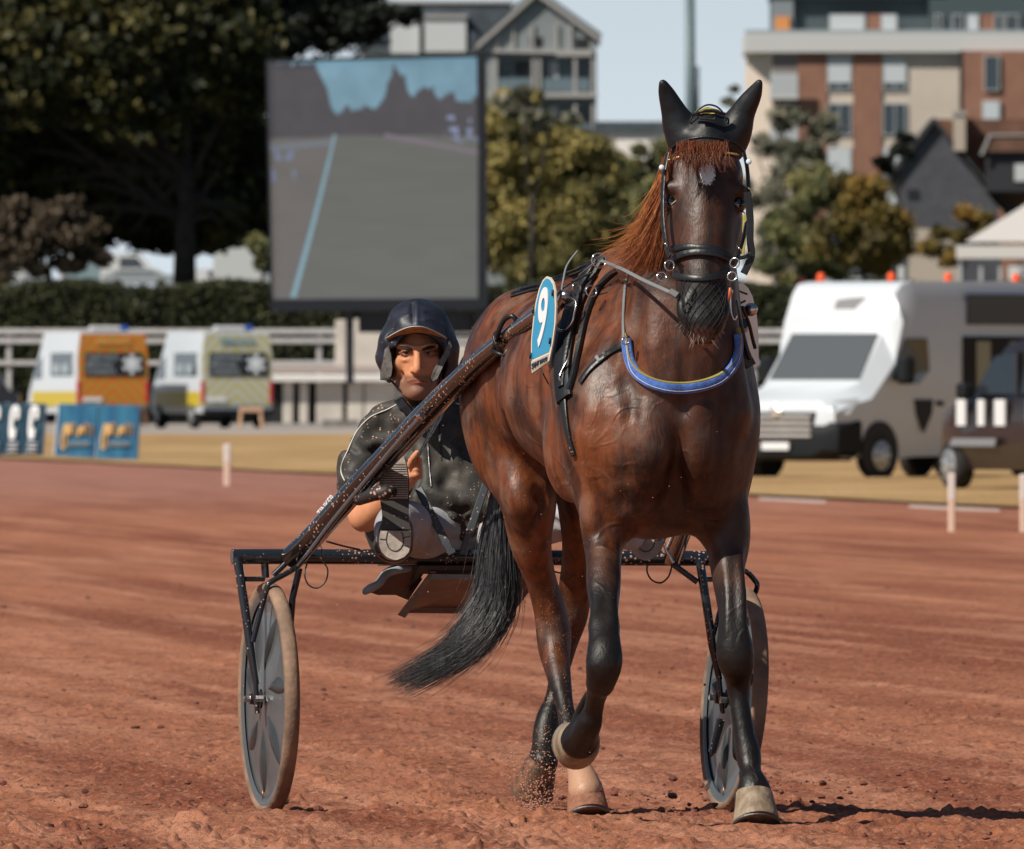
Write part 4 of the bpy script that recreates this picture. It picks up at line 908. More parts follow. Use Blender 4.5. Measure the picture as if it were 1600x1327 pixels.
# ================================================================== DRIVER
driver = empty('person', (-.2, 50.1, .5), 'driver in dark helmet, dusty dark jacket and pale breeches, seated on the sulky', 'person')
def F4(px, py, Y, rm): p = W(px, py, Y); return (p[0], p[1], p[2], rm)
df = Field((-.58, 49.45, .70), (.13, 50.45, 1.50), .0038)
df.ell(W(652, 540, 50.09), (.076, .098, .098), k=0)                   # skull
df.ell(W(652, 566, 50.035), (.066, .078, .085), k=.02)
df.ell(W(652, 592, 50.02), (.056, .066, .060), k=.02)                 # jaw
df.tube([F4(618, 572, 50.09, .016), F4(622, 596, 50.06, .016), F4(636, 612, 50.0, .017), F4(652, 616, 49.975, .020), F4(668, 612, 50.0, .017), F4(682, 596, 50.06, .016), F4(686, 572, 50.09, .016)], k=.02)
df.ell(W(652, 612, 49.965), (.021, .018, .017), k=.012)               # chin
df.tube([F4(652, 545, 49.960, .010), F4(652, 560, 49.945, .0105), F4(651.5, 574, 49.928, .0125), F4(651.5, 579, 49.926, .0125)], k=.009)   # nose
for sv in (-1, 1):
    df.ell(W(651.5 + sv * 7, 579.5, 49.944), (.010, .012, .0085), k=.006)
    df.ell(W(651.5 + sv * 4.5, 584.5, 49.936), (.0045, .006, .003), k=.003, mode='sub')
    df.tube([F4(652 + sv * 5, 545, 49.961, .008), F4(652 + sv * 16, 542, 49.961, .009), F4(652 + sv * 29, 541, 49.983, .009)], k=.012)      # brow ridge
    df.ell(W(652 + sv * 18.5, 551, 49.955), (.017, .014, .011), k=.008, mode='sub')
    df.ell(W(652 + sv * 18.5, 551, 49.978), (.0135, .0135, .0125), k=.003)
    df.tube([F4(652 + sv * 9, 551.5, 49.966, .0028), F4(652 + sv * 18, 548.4, 49.958, .0040), F4(652 + sv * 28, 551.5, 49.972, .0034)], k=.004)   # lids
    df.tube([F4(652 + sv * 9, 553, 49.967, .0022), F4(652 + sv * 18, 555.4, 49.962, .0028), F4(652 + sv * 27, 553, 49.974, .0024)], k=.004)
    df.tube([F4(652 + sv * 9, 560, 49.966, .004), F4(652 + sv * 19, 563, 49.966, .005), F4(652 + sv * 28, 559, 49.980, .004)], k=.006)     # bags
    df.ell(W(652 + sv * 28, 568, 49.995), (.020, .020, .016), k=.018)    # cheekbones
    df.ell(W(652 + sv * 22, 588, 49.985), (.008, .009, .014), k=.012, mode='sub')
    df.tube([F4(652 + sv * 11, 577, 49.947, .003), F4(652 + sv * 17, 586, 49.953, .0038), F4(652 + sv * 21, 597, 49.965, .003)], k=.006, mode='sub')   # folds
    df.tube([F4(652 + sv * 3, 541, 49.951, .0014), F4(652 + sv * 3.5, 535, 49.955, .0012)], k=.003, mode='sub')                            # frown
    df.ell(W(652 + sv * 37, 562, 50.085), (.010, .020, .033), k=.006); df.ell(W(652 + sv * 37, 576, 50.08), (.007, .012, .012), k=.006)
    df.ell(W(652 + sv * 40, 560, 50.070), (.006, .010, .018), k=.004, mode='sub')
df.ell(W(651.5, 591, 49.966), (.024, .015, .017), k=.012)
df.tube([F4(638, 595, 49.960, .0024), F4(647, 592.3, 49.952, .0026), F4(651.5, 592.8, 49.951, .0024), F4(656, 592.3, 49.952, .0026), F4(666, 595, 49.960, .0024)], k=.004)
df.tube([F4(640, 598, 49.960, .0022), F4(651.5, 597.8, 49.951, .0036), F4(664, 597, 49.955, .004)], k=.004)
df.tube([F4(633, 598.5, 49.957, .0018), F4(643, 594.8, 49.946, .0020), F4(651.5, 594.6, 49.943, .0020), F4(660, 594.8, 49.946, .0020), F4(670, 598.5, 49.957, .0018)], k=.003, mode='sub')
df.tube([F4(644, 604.5, 49.945, .003), F4(660, 604.5, 49.945, .003)], k=.008, mode='sub')
df.tube([F4(655, 590, 50.10, .058), F4(660, 625, 50.14, .056), F4(668, 665, 50.22, .055)], k=.03)      # neck
df.tube([F4(672, 690, 50.23, .09), F4(685, 760, 50.23, .10), F4(700, 820, 50.20, .10)], k=.05)           # trunk
df.tube([F4(592, 680, 50.22, .038), F4(560, 735, 50.18, .036), F4(563, 788, 50.06, .042), F4(568, 810, 50.0, .042), F4(585, 800, 49.92, .042), F4(620, 765, 49.80, .034), F4(642, 742, 49.72, .026)], k=.03)
df.tube([F4(750, 680, 50.24, .038), F4(782, 735, 50.2, .036), F4(790, 795, 50.06, .036), F4(784, 790, 49.9, .034), F4(778, 782, 49.80, .026)], k=.03)
df.ell(W(776, 781, 49.72), (.024, .035, .035), k=.012)
for i in range(4):
    y = 766 + i * 8; df.tube([F4(770, y + 2, 49.70, .0095), F4(778, y, 49.675, .009), F4(784, y + 2, 49.69, .0085), F4(783, y + 4, 49.71, .0075)], k=.003, sub=3)
df.tube([F4(768, 776, 49.68, .011), F4(774, 764, 49.66, .0095), F4(780, 756, 49.66, .008)], k=.004, sub=3)
# near hand closed on the reins: palm, four curled fingers and thumb
df.ell(W(646, 735, 49.70), (.024, .03, .035), k=.012)
for i in range(4):
    y = 718 + i * 8; df.tube([F4(642, y + 2, 49.68, .0095), F4(650, y, 49.655, .009), F4(656, y + 2, 49.67, .0085), F4(655, y + 4, 49.69, .0075)], k=.003, sub=3)
df.tube([F4(640, 728, 49.66, .011), F4(646, 715, 49.64, .0095), F4(652, 707, 49.64, .008)], k=.004, sub=3)
DV, DF = df.mesh(2); dbody = mesh_np('body', DV, DF, None, driver)
dpx = CX + DV[:, 0] * FPX / DV[:, 1]; dpy = HY - (DV[:, 2] - CAMH) * FPX / DV[:, 1]
front = sst(50.03, 49.99, DV[:, 1]) * (dpy < 640) * (dpx < 720) * (dpx > 600)
lipm = np.exp(-(((dpx - 651.5) / 13) ** 4 + ((dpy - 595.5) / 4.2) ** 4)) * front
stub_ = sst(583, 590, dpy) * (dpy < 650) * (1 - .6 * np.exp(-(((dpx - 651) / 15) ** 4 + ((dpy - 596) / 4) ** 4)))
stub_ = np.maximum(stub_, sst(30, 36, np.abs(dpx - 652)) * sst(545, 560, dpy) * (dpy < 650)) * (dpy > 500) * (DV[:, 1] > 49.7)
orb_shade = np.exp(-(((np.abs(dpx - 652) - 18) / 13) ** 4 + ((dpy - 552) / 7.5) ** 4)) * front  # eye-socket shade painted into the skin colour
adx = np.abs(dpx - 652)
lash_mouth_shade = np.exp(-((dpy - (549.6 + .018 * (adx - 18) ** 2)) / 1.3) ** 2) * sst(30, 27, adx) * sst(7, 10, adx) + .6 * np.exp(-((dpy - (555.3 - .015 * (adx - 18) ** 2)) / 1.0) ** 2) * sst(28, 25, adx) * sst(9, 12, adx)
lash_mouth_shade = np.maximum(lash_mouth_shade, np.exp(-((dpy - (594.8 + .012 * adx ** 2)) / 1.0) ** 2) * sst(18, 14, adx)) * front  # adds the mouth line, its crevice shade painted into the skin colour
color_attr(dbody, 'lash_mouth_shade', lash_mouth_shade); color_attr(dbody, 'lips', lipm); color_attr(dbody, 'stubble', stub_); color_attr(dbody, 'orbit_shade', orb_shade)
sk = bpy.data.materials.new('tanned_skin'); sk.use_nodes = True; n = sk.node_tree.nodes; l = sk.node_tree.links; b = n['Principled BSDF']
def A_(nm): a = n.new('ShaderNodeAttribute'); a.attribute_name = nm; return a.outputs['Fac']
def MX(f, a, c, k=1.0):
    x = n.new('ShaderNodeMix'); x.data_type = 'RGBA'; mu = n.new('ShaderNodeMath'); mu.operation = 'MULTIPLY'; l.new(f, mu.inputs[0]); mu.inputs[1].default_value = k; l.new(mu.outputs[0], x.inputs[0])
    (l.new(a, x.inputs[6]) if not isinstance(a, tuple) else setattr(x.inputs[6], 'default_value', (*a, 1))); x.inputs[7].default_value = (*c, 1); return x.outputs[2]
tc = n.new('ShaderNodeTexCoord'); no = n.new('ShaderNodeTexNoise'); no.inputs['Scale'].default_value = 38; no.inputs['Detail'].default_value = 6; l.new(tc.outputs['Object'], no.inputs[0])
c_ = MX(no.outputs[0], (.66, .30, .155), (.45, .175, .088), .9); c_ = MX(A_('stubble'), c_, (.13, .075, .055), .78); c_ = MX(A_('lips'), c_, (.34, .10, .07), .8); c_ = MX(A_('orbit_shade'), c_, (.24, .09, .05), .45); c_ = MX(A_('lash_mouth_shade'), c_, (.035, .014, .010), .9)
l.new(c_, b.inputs['Base Color']); b.inputs['Roughness'].default_value = .58; b.inputs['Specular IOR Level'].default_value = .28; b.inputs['Subsurface Weight'].default_value = .06; b.inputs['Subsurface Radius'].default_value = (.6, .25, .1); b.inputs['Subsurface Scale'].default_value = .01
bu = n.new('ShaderNodeBump'); bu.inputs['Strength'].default_value = .35; bu.inputs['Distance'].default_value = .003; n2 = n.new('ShaderNodeTexNoise'); n2.inputs['Scale'].default_value = 240; n2.inputs['Detail'].default_value = 4; l.new(tc.outputs['Object'], n2.inputs[0]); l.new(n2.outputs[0], bu.inputs['Height']); l.new(bu.outputs[0], b.inputs['Normal'])
dbody.data.materials.append(sk)
ew = mat('eye_white', (.26, .20, .18), .3); ei = mat('iris', (.02, .011, .007), .1)
for sv in (-1, 1):
    p = W(652 + sv * 18.2, 551.6, 49.9755); e_ = MB().ball(tuple(p), .0130, 12).obj('eye', ew, driver, True)
    MB().ball(tuple(p + Vector((sv * -.001, -.0068, .0003))), .0074, 8).obj('iris', ei, e_, True)
hair_b = mat('dark_hair', (.010, .007, .006), .6)
for sv in (-1, 1):       # eyebrows: short strands
    g = [[W(652 + sv * 7, 546.6 + k * 1.5, 49.953), W(652 + sv * 17, 543.2 + k * 1.5, 49.9515), W(652 + sv * 30, 541.5 + k, 49.968)] for k in (-.8, 1.2)]
    strands('eyebrow', g, 110, .0007, hair_b, driver, .0009, 11 + sv, 6)
strands('hair', [[W(612, 535, 50.02), W(610, 552, 50.02), W(613, 566, 50.03)], [W(618, 530, 50.0), W(613, 545, 50.005), W(614, 560, 50.02)]], 120, .0008, hair_b, driver, .002, 5, 5)
strands('hair', [[W(692, 535, 50.02), W(694, 552, 50.02), W(690, 562, 50.03)], [W(686, 530, 50.0), W(690, 542, 50.005), W(690, 556, 50.02)]], 90, .0008, hair_b, driver, .002, 6, 5)
# helmet under a dark cloth cover
navy = mat('helmet_cover', (.012, .015, .026), .5, var=.35, vscale=18, bump=.3, bscale=22, specks=.08)
kf = Field((-.42, 49.80, 1.20), (-.13, 50.30, 1.55), .0035)
kf.ell(W(653, 543, 50.09), (.117, .150, .136), k=0); kf.ell(W(650, 505, 50.08), (.075, .10, .066), k=.03)
kf.tube([F4(607, 545, 50.05, .032), F4(607, 575, 50.07, .028), F4(612, 588, 50.09, .022)], k=.03); kf.tube([F4(700, 545, 50.05, .032), F4(701, 575, 50.07, .028), F4(697, 588, 50.09, .022)], k=.03)
kf.ell(W(652, 572, 50.00), (.087, .20, .098), k=.012, mode='sub'); kf.ell(W(652, 620, 50.05), (.084, .30, .10), k=.01, mode='sub'); kf.ell(W(652, 555, 50.10), (.092, .112, .112), k=.005, mode='sub')
for pq in ([(645, 474), (644, 490), (647, 506)], [(610, 520), (622, 505), (634, 495)], [(690, 500), (680, 492), (668, 488)], [(700, 540), (698, 520), (690, 508)], [(603, 560), (602, 540), (606, 524)]):
    Pq = []
    for x, y in pq: p, n_ = kf.ray(x, y); Pq.append((*p, .004))
    kf.tube(Pq, k=.010, mode='sub')
for pq in ([(651, 472), (651, 490), (652, 507)], [(616, 512), (628, 500), (640, 492)], [(663, 500), (678, 500), (692, 512)]):
    Pq = []
    for x, y in pq: p, n_ = kf.ray(x, y); Pq.append((*(p - n_ * .002), .005))
    kf.tube(Pq, k=.010)
kf.noise(.0026, 62, 9)
KV, KF = kf.mesh(2); hel = mesh_np('helmet', KV, KF, navy, driver)
# peak: dark above, tan below
def arcp(x0, x1, yc, ye, Yc, Ye, n=17): return [(x0 + (x1 - x0) * i / (n - 1), ye + (yc - ye) * math.sin(math.pi * i / (n - 1)), Ye + (Yc - Ye) * math.sin(math.pi * i / (n - 1))) for i in range(n)]
o1 = arcp(603, 698, 511, 530, 49.875, 49.985); i1 = arcp(606, 694, 521, 533, 49.955, 50.0)
def sheet(name, a, c, th, m, par):
    n = len(a); v = [W(*p) for p in a] + [W(*p) for p in c]; t = Vector((0, 0, th)); v += [p + t for p in v]; fs = []
    for i in range(n - 1): fs += [(i, i + 1, n + i + 1, n + i), (2 * n + i, 3 * n + i, 3 * n + i + 1, 2 * n + i + 1), (i, 2 * n + i, 2 * n + i + 1, i + 1), (n + i, n + i + 1, 3 * n + i + 1, 3 * n + i)]
    fs += [(0, n, 3 * n, 2 * n), (n - 1, 3 * n - 1, 4 * n - 1, 2 * n - 1)]; mb = MB(); mb.add(v, fs); return mb.obj(name, m, par, True, 40)
pk = sheet('peak', o1, i1, .0025, mat('peak_tan', (.40, .19, .055), .6, var=.3, vscale=60), hel)
sheet('peak_cover', [(x, y - 1.6, Y) for x, y, Y in o1], [(x, y - 9, Y) for x, y, Y in i1], .003, navy, hel)
MB().tube([W(x, y - 1.0, Y - .002) for x, y, Y in o1], .0016, 6).obj('peak_edge', mat('edge_pale', (.5, .5, .5), .5), hel, True)
flap = mat('grey_leather', (.11, .105, .095), .6, var=.4, vscale=40, bump=.3, bscale=60, specks=.05)
slab('ear_flap', [(601, 546, 49.98), (607, 540, 49.97), (611, 556, 49.97), (613, 575, 49.97), (611, 588, 49.98), (604, 595, 50.0), (594, 594, 50.01), (594, 578, 50.0), (598, 566, 49.99)], (0, .012, 0), flap, hel)
slab('ear_flap', [(702, 532, 49.97), (706, 540, 49.97), (701, 556, 49.96), (692, 573, 49.95), (683, 592, 49.945), (676, 596, 49.945), (673, 590, 49.945), (678, 577, 49.95), (689, 560, 49.955), (697, 545, 49.96)], (0, .010, 0), flap, hel)
MB().tube([Vector(p) for p in crom(np.array([tuple(W(*q_)) for q_ in ((608, 592, 49.99), (620, 604, 50.0), (632, 616, 49.99), (650, 627, 49.985), (668, 626, 50.0), (682, 612, 50.02), (688, 590, 50.02), (686, 575, 50.0))]), 4)], .006, 8, sq=.5).obj('chin_strap', blk, hel, True)
# jacket
jk = mat('jacket_cloth', (.052, .046, .038), .62, col2=(.014, .014, .015), vscale=4, bump=.8, bscale=16, specks=.17, spec=.4)
jf = Field((-.62, 49.60, .70), (.13, 50.48, 1.28), .0055)
jf.ell(W(672, 745, 50.22), (.165, .12, .25), k=0); jf.ell(W(690, 705, 50.22), (.185, .125, .13), k=.05)
jf.ell(W(700, 790, 50.12), (.15, .13, .16), k=.06)
jf.tube([F4(618, 652, 50.2, .048), F4(592, 668, 50.2, .058), F4(567, 702, 50.19, .054), F4(556, 745, 50.14, .052), F4(560, 778, 50.07, .050)], k=.05)
jf.tube([F4(562, 770, 50.10, .050), F4(590, 775, 49.96, .046), F4(622, 755, 49.83, .040)], k=.05)
jf.tube([F4(705, 655, 50.22, .07), F4(752, 672, 50.22, .075), F4(785, 730, 50.18, .066), F4(790, 790, 50.06, .058), F4(785, 790, 49.88, .05)], k=.06)
jf.tube([F4(665, 640, 50.14, .064), F4(668, 660, 50.16, .085)], k=.04)
jf.tube([F4(632, 634, 50.08, .018), F4(650, 640, 50.03, .016), F4(672, 636, 50.06, .018)], k=.02)
jf.ell(W(652, 615, 50.06), (.048, .07, .055), k=.01, mode='sub')
rj = np.random.default_rng(12)
def folds(fl, pix, r, k, mode, Y0=0):
    P = []
    for x, y in pix: p, n_ = fl.ray(x, y, 0, Y0); P.append((*(p + n_ * (r * .35 if mode == 'sub' else -r * .55)), r))
    fl.tube(P, k=k, mode=mode)
for pix in ([(540, 700), (560, 712), (585, 705)], [(536, 730), (556, 742), (582, 728)], [(545, 757), (562, 762), (580, 750)], [(575, 660), (590, 690), (588, 720)], [(600, 650), (612, 690), (610, 730)],
            [(640, 680), (650, 740), (645, 800)], [(690, 660), (700, 730), (690, 800)], [(720, 690), (712, 760), (722, 815)], [(665, 780), (690, 800), (730, 795)], [(660, 815), (695, 822), (735, 815)]):
    folds(jf, pix, .018, .022, 'sub')
for pix in ([(548, 690), (565, 698), (590, 690)], [(538, 716), (558, 728), (580, 716)], [(540, 745), (560, 752), (578, 740)], [(655, 700), (668, 760), (660, 812)], [(705, 690), (715, 740), (705, 800)], [(680, 770), (710, 780), (740, 770)]):
    folds(jf, pix, .019, .022, 'add')
jf.noise(.006, 30, 21); jf.noise(.004, 75, 22)
JV, JF = jf.mesh(2); jac = mesh_np('jacket', JV, JF, jk, driver)
def seam(name, pix, r, m, fl=None, par=None, off=.001):
    P = [tuple((fl or jf).ray(x, y, off)[0]) for x, y in crom(np.array(pix, float), 5)]; MB().tube([Vector(p) for p in P], r, 6).obj(name, m, par or jac, True)
wp = mat('white_piping', (.62, .60, .55), .6)
seam('piping', [(622, 631), (605, 640), (580, 651), (562, 668), (552, 684), (543, 705), (535, 722), (533, 738), (539, 752)], .0020, wp)
seam('piping', [(712, 612 + 18), (730, 636), (745, 642)], .0020, wp)
seam('zip', [(668, 668), (669, 700), (671, 730), (674, 762)], .0022, mat('zip_metal', (.2, .2, .2), .4, .8)); seam('pocket_seam', [(686, 660), (688, 690), (690, 720)], .0016, blk)
seam('zip_pull', [(687, 680), (687, 690)], .003, wp)
slab('collar', [(628, 622, 50.03), (637, 634, 49.99), (650, 646, 49.975), (655, 660, 49.98), (642, 652, 49.99), (624, 638, 50.03), (616, 628, 50.08)], (0, .02, .004), blk, jac)
slab('collar', [(682, 620, 50.04), (690, 630, 50.06), (676, 652, 50.0), (662, 662, 49.98), (658, 652, 49.975), (668, 638, 50.0)], (0, .02, .004), blk, jac)
# breeches
br = mat('pale_breeches', (.42, .42, .45), .75, col2=(.30, .30, .32), vscale=10, bump=.35, bscale=34, specks=.05)
tf = Field((-.46, 49.45, .62), (.40, 50.42, 1.06), .0055)
tf.tube([F4(700, 842, 50.16, .115), F4(668, 836, 50.0, .085), F4(635, 822, 49.84, .072), F4(618, 820, 49.74, .066), F4(614, 838, 49.62, .052), F4(615, 850, 49.56, .046)], k=.04)
tf.tube([F4(735, 842, 50.18, .115), F4(800, 826, 50.05, .085), F4(870, 806, 49.9, .078), F4(900, 800, 49.82, .07), F4(950, 820, 49.68, .052), F4(985, 838, 49.58, .044)], k=.04)
tf.tube([F4(690, 850, 50.3, .10), F4(750, 850, 50.32, .10)], k=.06)
for pix in ([(690, 835), (712, 846), (735, 832)], [(700, 850), (715, 848), (730, 852)], [(868, 780), (880, 800), (895, 790)], [(866, 815), (880, 822), (900, 815)], [(598, 805), (600, 830), (606, 850)], [(648, 815), (660, 835), (672, 850)]): folds(tf, pix, .010, .022, 'sub')
tf.noise(.0035, 34, 31)
TV, TF = tf.mesh(2); mesh_np('breeches', TV, TF, br, driver)
# boots with soles towards the camera
sole_m = mat('boot_sole', (.42, .37, .32), .8, col2=(.28, .24, .205), vscale=26, bump=.3, bscale=80)
sole_d = mat('boot_waist', (.035, .03, .028), .6, specks=.2); boot_m = mat('boot_leather', (.022, .02, .018), .35, specks=.22)
def boot(cx, y0, y1, Y, sc, mir=1, upto=(614, 850, 49.7)):
    """sole outline in photo rows y0 (toe) to y1 (heel)"""
    L = y1 - y0; rt = empty; px = lambda u: cx + mir * u * sc; py = lambda v: y0 + v * L
    def Yp(v): return Y + .05 * (1 - v)      # toe leans back a little
    prof = [(0, -2, 6), (.02, -8, 11), (.07, -15, 16.5), (.15, -20, 20), (.25, -23, 22.5), (.35, -24, 23), (.46, -22.5, 23), (.56, -20, 22), (.64, -19, 22), (.72, -22, 25)]
    hp = [(.735, -22, 25), (.80, -24, 25.5), (.87, -24, 25), (.93, -20, 22), (.975, -12, 15), (1.0, -1, 4)]
    def plate_(name, pr, th, m, par, dy=0):
        v = [W(px(a), py(t), Yp(t) + dy) for t, a, b in pr] + [W(px(b), py(t), Yp(t) + dy) for t, a, b in pr[::-1]]; k = len(v); mb = MB(); t_ = Vector((0, th, 0))
        mb.add(v + [p + t_ for p in v], [tuple(range(k)), tuple(range(2 * k - 1, k - 1, -1))] + [(i, (i + 1) % k, k + (i + 1) % k, k + i) for i in range(k)]); return mb.obj(name, m, par)
    bf = Field((min(px(-40), px(40)) / 1.0 * 0 + W(cx - 45, 700, Y).x, Y - .04, W(cx, y1 + 20, Y).z), (W(cx + 45, 700, Y).x, Y + .42, W(cx, y0 - 25, Y).z), .005)
    bf.tube([(*W(px(1), py(.14), Y + .085), .034), (*W(px(0), py(.35), Y + .075), .044), (*W(px(1), py(.60), Y + .065), .040), (*W(px(1), py(.86), Y + .060), .042)], k=.02)
    bf.tube([(*W(px(1), py(.80), Y + .07), .042), (*W(px(2), py(.74), Y + .20), .052), (*W(*upto), .058)], k=.04)
    bf.noise(.002, 50, 2); v_, f_ = bf.mesh(1); bo = mesh_np('boot', v_, f_, boot_m, driver)
    so_ = plate_('sole', prof, .022, sole_d, bo); plate_('heel', hp, .034, sole_m, bo, -.016)
    plate_('forefoot', [(.012, -5, 9), (.06, -13, 15), (.14, -18.5, 18.5), (.25, -21.5, 21), (.35, -22.5, 21.5), (.44, -21, 21)], .012, sole_m, so_, -.005)
    gm = mat('sole_groove', (.05, .042, .038), .8)
    for i in range(15):
        t = .13 + i * .021; w_ = np.interp(t, [.06, .14, .25, .35, .44], [13, 18, 21, 21.5, 20]); MB().tube([W(px(-w_), py(t), Yp(t) - .0055), W(px(w_ - .5), py(t), Yp(t) - .0055)], .0013, 5).obj('tread', gm, so_)
    q = crom(np.array([tuple(W(px(a), py(t), Yp(t) - .017)) for a, t in ((-11, .745), (-13, .82), (-9, .89), (1, .92), (10, .89), (14, .82), (11, .745))]), 4); MB().tube([Vector(p) for p in q], .0016, 5).obj('heel_groove', gm, so_, True)
    for a, t, c, d in ((-23, .81, -13, .815), (12, .80, 24, .785), (12, .86, 23, .885)): MB().tube([W(px(a), py(t), Yp(t) - .017), W(px(c), py(d), Yp(d) - .017)], .0014, 5).obj('heel_groove', gm, so_)
    return bo
boot(616.5, 704, 875, 49.42, 1.0)
boot(1010, 706, 876, 49.62, 1.0, -1, (985, 830, 49.9))
# weather flap hanging beside the seat
gf = mat('grey_sheet', (.24, .27, .29), .6, var=.2, vscale=12, bump=.3, bscale=30); fl = mat('sheet_lining', (.11, .06, .045), .7)
wf = Field((-.50, 49.85, .60), (-.22, 50.25, .80), .004)
q = [(*W(655, 886, 50.05), .010), (*W(625, 890, 50.0), .014), (*W(605, 897, 49.98), .012), (*W(592, 912, 49.97), .011), (*W(578, 920, 49.97), .012), (*W(570, 925, 49.97), .010)]
for dy in (0, .03, .06, .09, .12): wf.tube([(a, b_ + dy, c, r) for a, b_, c, r in q], k=.01)
wf.noise(.003, 60, 3); v_, f_ = wf.mesh(2); wfo = mesh_np('weather_apron', v_, f_, gf, driver)
slab('apron_lining', [(575, 925, 50.0), (592, 916, 50.0), (608, 899, 50.0), (650, 890, 50.02), (660, 905, 50.1), (638, 938, 50.12), (618, 930, 50.08), (590, 930, 50.02)], (0, .01, 0), fl, driver)
slab('jacket_tail', [(588, 780, 50.1), (606, 800, 50.1), (600, 862, 50.1), (580, 860, 50.15), (570, 835, 50.15)], (0, .03, 0), jk, driver)
MB().ball(tuple(W(652, 718, 49.655)), (.0095, .0095, .008), 8).obj('rein_stop', mat('orange_bead', (.75, .12, .02), .35), driver, True)
# ================================================================== GROUND
RT = np.random.default_rng(99).random((256, 256)).astype(np.float32)
def vn(x, y):
    xi = np.floor(x).astype(int); yi = np.floor(y).astype(int); fx = x - xi; fy = y - yi; fx = fx * fx * (3 - 2 * fx); fy = fy * fy * (3 - 2 * fy)
    a = RT[xi & 255, yi & 255]; b_ = RT[(xi + 1) & 255, yi & 255]; c = RT[xi & 255, (yi + 1) & 255]; d = RT[(xi + 1) & 255, (yi + 1) & 255]
    return (a * (1 - fx) + b_ * fx) * (1 - fy) + (c * (1 - fx) + d * fx) * fy
def fbm(x, y, o=4):
    s_ = 0; a = .5
    for i in range(o): s_ = s_ + a * vn(x * 2 ** i + 17 * i, y * 2 ** i + 31 * i); a *= .5
    return s_
def edge_x(Y): return 24.9 - .1103 * Y
ys = np.concatenate([np.linspace(1410, 900, 1150), np.linspace(899, 780, 160), np.linspace(779, 665, 70)]); Ys = FPX * CAMH / (ys - HY)
us = np.linspace(-.0335, .0335, 700); us = np.concatenate([-np.geomspace(1.6, .036, 26), us, np.geomspace(.036, 1.6, 26)])
YY = Ys[:, None] + 0 * us[None]; XX = Ys[:, None] * us[None]
nn_ = XX * .994 + YY * .110; tt_ = -XX * .110 + YY * .994
ZZ = np.interp(YY, [0, 49.1, 49.75, 51, 54], [-.006, -.006, -.038, -.036, -.006])
near = np.clip(1.25 - YY / 110, .15, 1) * (1 + .5 * np.clip((56 - YY) / 10, 0, 1))
ZZ = ZZ + (fbm(nn_ * 1.3, tt_ * .10, 3) - .44) * .030 + (fbm(nn_ * 6, tt_ * .5, 3) - .44) * .016 * near
hoofn = fbm(nn_ * 9, tt_ * 5, 4); ZZ = ZZ + np.clip(hoofn - .55, 0, 1) * .085 * near - np.clip(.36 - hoofn, 0, 1) * .07 * near
ZZ = ZZ + (fbm(nn_ * 30, tt_ * 22, 3) - .44) * .020 * near
cl = vn(nn_ * 16 + 5, tt_ * 11); msk = fbm(nn_ * 1.7 + 9, tt_ * .8, 3); ZZ = ZZ + np.clip(cl - .80, 0, 1) * .10 * near * (msk > .47)
# flatten a little where wheels and hooves stand
for x, y, r in ((W(420, 1275, 49.85).x, 49.85, .25), (W(1135, 1265, 50.18).x, 50.18, .25), (W(1181, 1286, 47.58).x, 47.60, .16), (W(918, 1274, 48.55).x, 48.56, .16), (W(832, 1262, 49.16).x, 49.16, .16)):
    d = np.sqrt((XX - x) ** 2 + ((YY - y) * .8) ** 2); base = np.interp(y, [0, 49.1, 49.75, 51, 54], [-.006, -.006, -.038, -.036, -.006]) + .004; w_ = np.clip(1.3 - d / r, 0, 1); w_ = w_ * w_ * (3 - 2 * w_); ZZ = ZZ * (1 - w_) + (base + (ZZ - ZZ * 0 - base) * .25) * w_
nr, nc = ZZ.shape; idg = np.arange(nr * nc).reshape(nr, nc)
Fg = np.stack([idg[:-1, :-1], idg[:-1, 1:], idg[1:, 1:], idg[1:, :-1]], -1).reshape(-1, 4)
track = mesh_np('track', np.stack([XX, YY, ZZ], -1).reshape(-1, 3), Fg, None); tag(track, kind='structure')
def nodes_mat(name):
    m = bpy.data.materials.new(name); m.use_nodes = True; n = m.node_tree.nodes; l = m.node_tree.links
    class K: pass
    k = K(); k.m, k.n, k.l, k.b = m, n, l, n['Principled BSDF']; k.tc = n.new('ShaderNodeTexCoord')
    def mapping(sc, rot=(0, 0, 0)): x = n.new('ShaderNodeMapping'); x.inputs['Scale'].default_value = sc; x.inputs['Rotation'].default_value = rot; l.new(k.tc.outputs['Object'], x.inputs[0]); return x.outputs[0]
    def noise(vec, sc, det=5, rough=.5): x = n.new('ShaderNodeTexNoise'); x.inputs['Scale'].default_value = sc; x.inputs['Detail'].default_value = det; x.inputs['Roughness'].default_value = rough; l.new(vec, x.inputs[0]); return x.outputs[0]
    def rmp(f, a, c): x = n.new('ShaderNodeMapRange'); x.interpolation_type = 'SMOOTHSTEP'; l.new(f, x.inputs[0]); x.inputs[1].default_value = a; x.inputs[2].default_value = c; return x.outputs[0]
    def mix(f, a, c):
        x = n.new('ShaderNodeMix'); x.data_type = 'RGBA'
        for s_, v in ((0, f), (6, a), (7, c)):
            if isinstance(v, (tuple, float, int)): x.inputs[s_].default_value = v if s_ == 0 else (*v, 1)
            else: l.new(v, x.inputs[s_])
        return x.outputs[2]
    def mth(op, a, c=0.0):
        x = n.new('ShaderNodeMath'); x.operation = op
        for i, v in enumerate((a, c)):
            if isinstance(v, (float, int)): x.inputs[i].default_value = v
            else: l.new(v, x.inputs[i])
        return x.outputs[0]
    def bump(h, st, d): x = n.new('ShaderNodeBump'); x.inputs['Strength'].default_value = st; x.inputs['Distance'].default_value = d; l.new(h, x.inputs['Height']); l.new(x.outputs[0], k.b.inputs['Normal'])
    k.map, k.noise, k.rmp, k.mix, k.mth, k.bump = mapping, noise, rmp, mix, mth, bump; return k
k = nodes_mat('track_dirt')
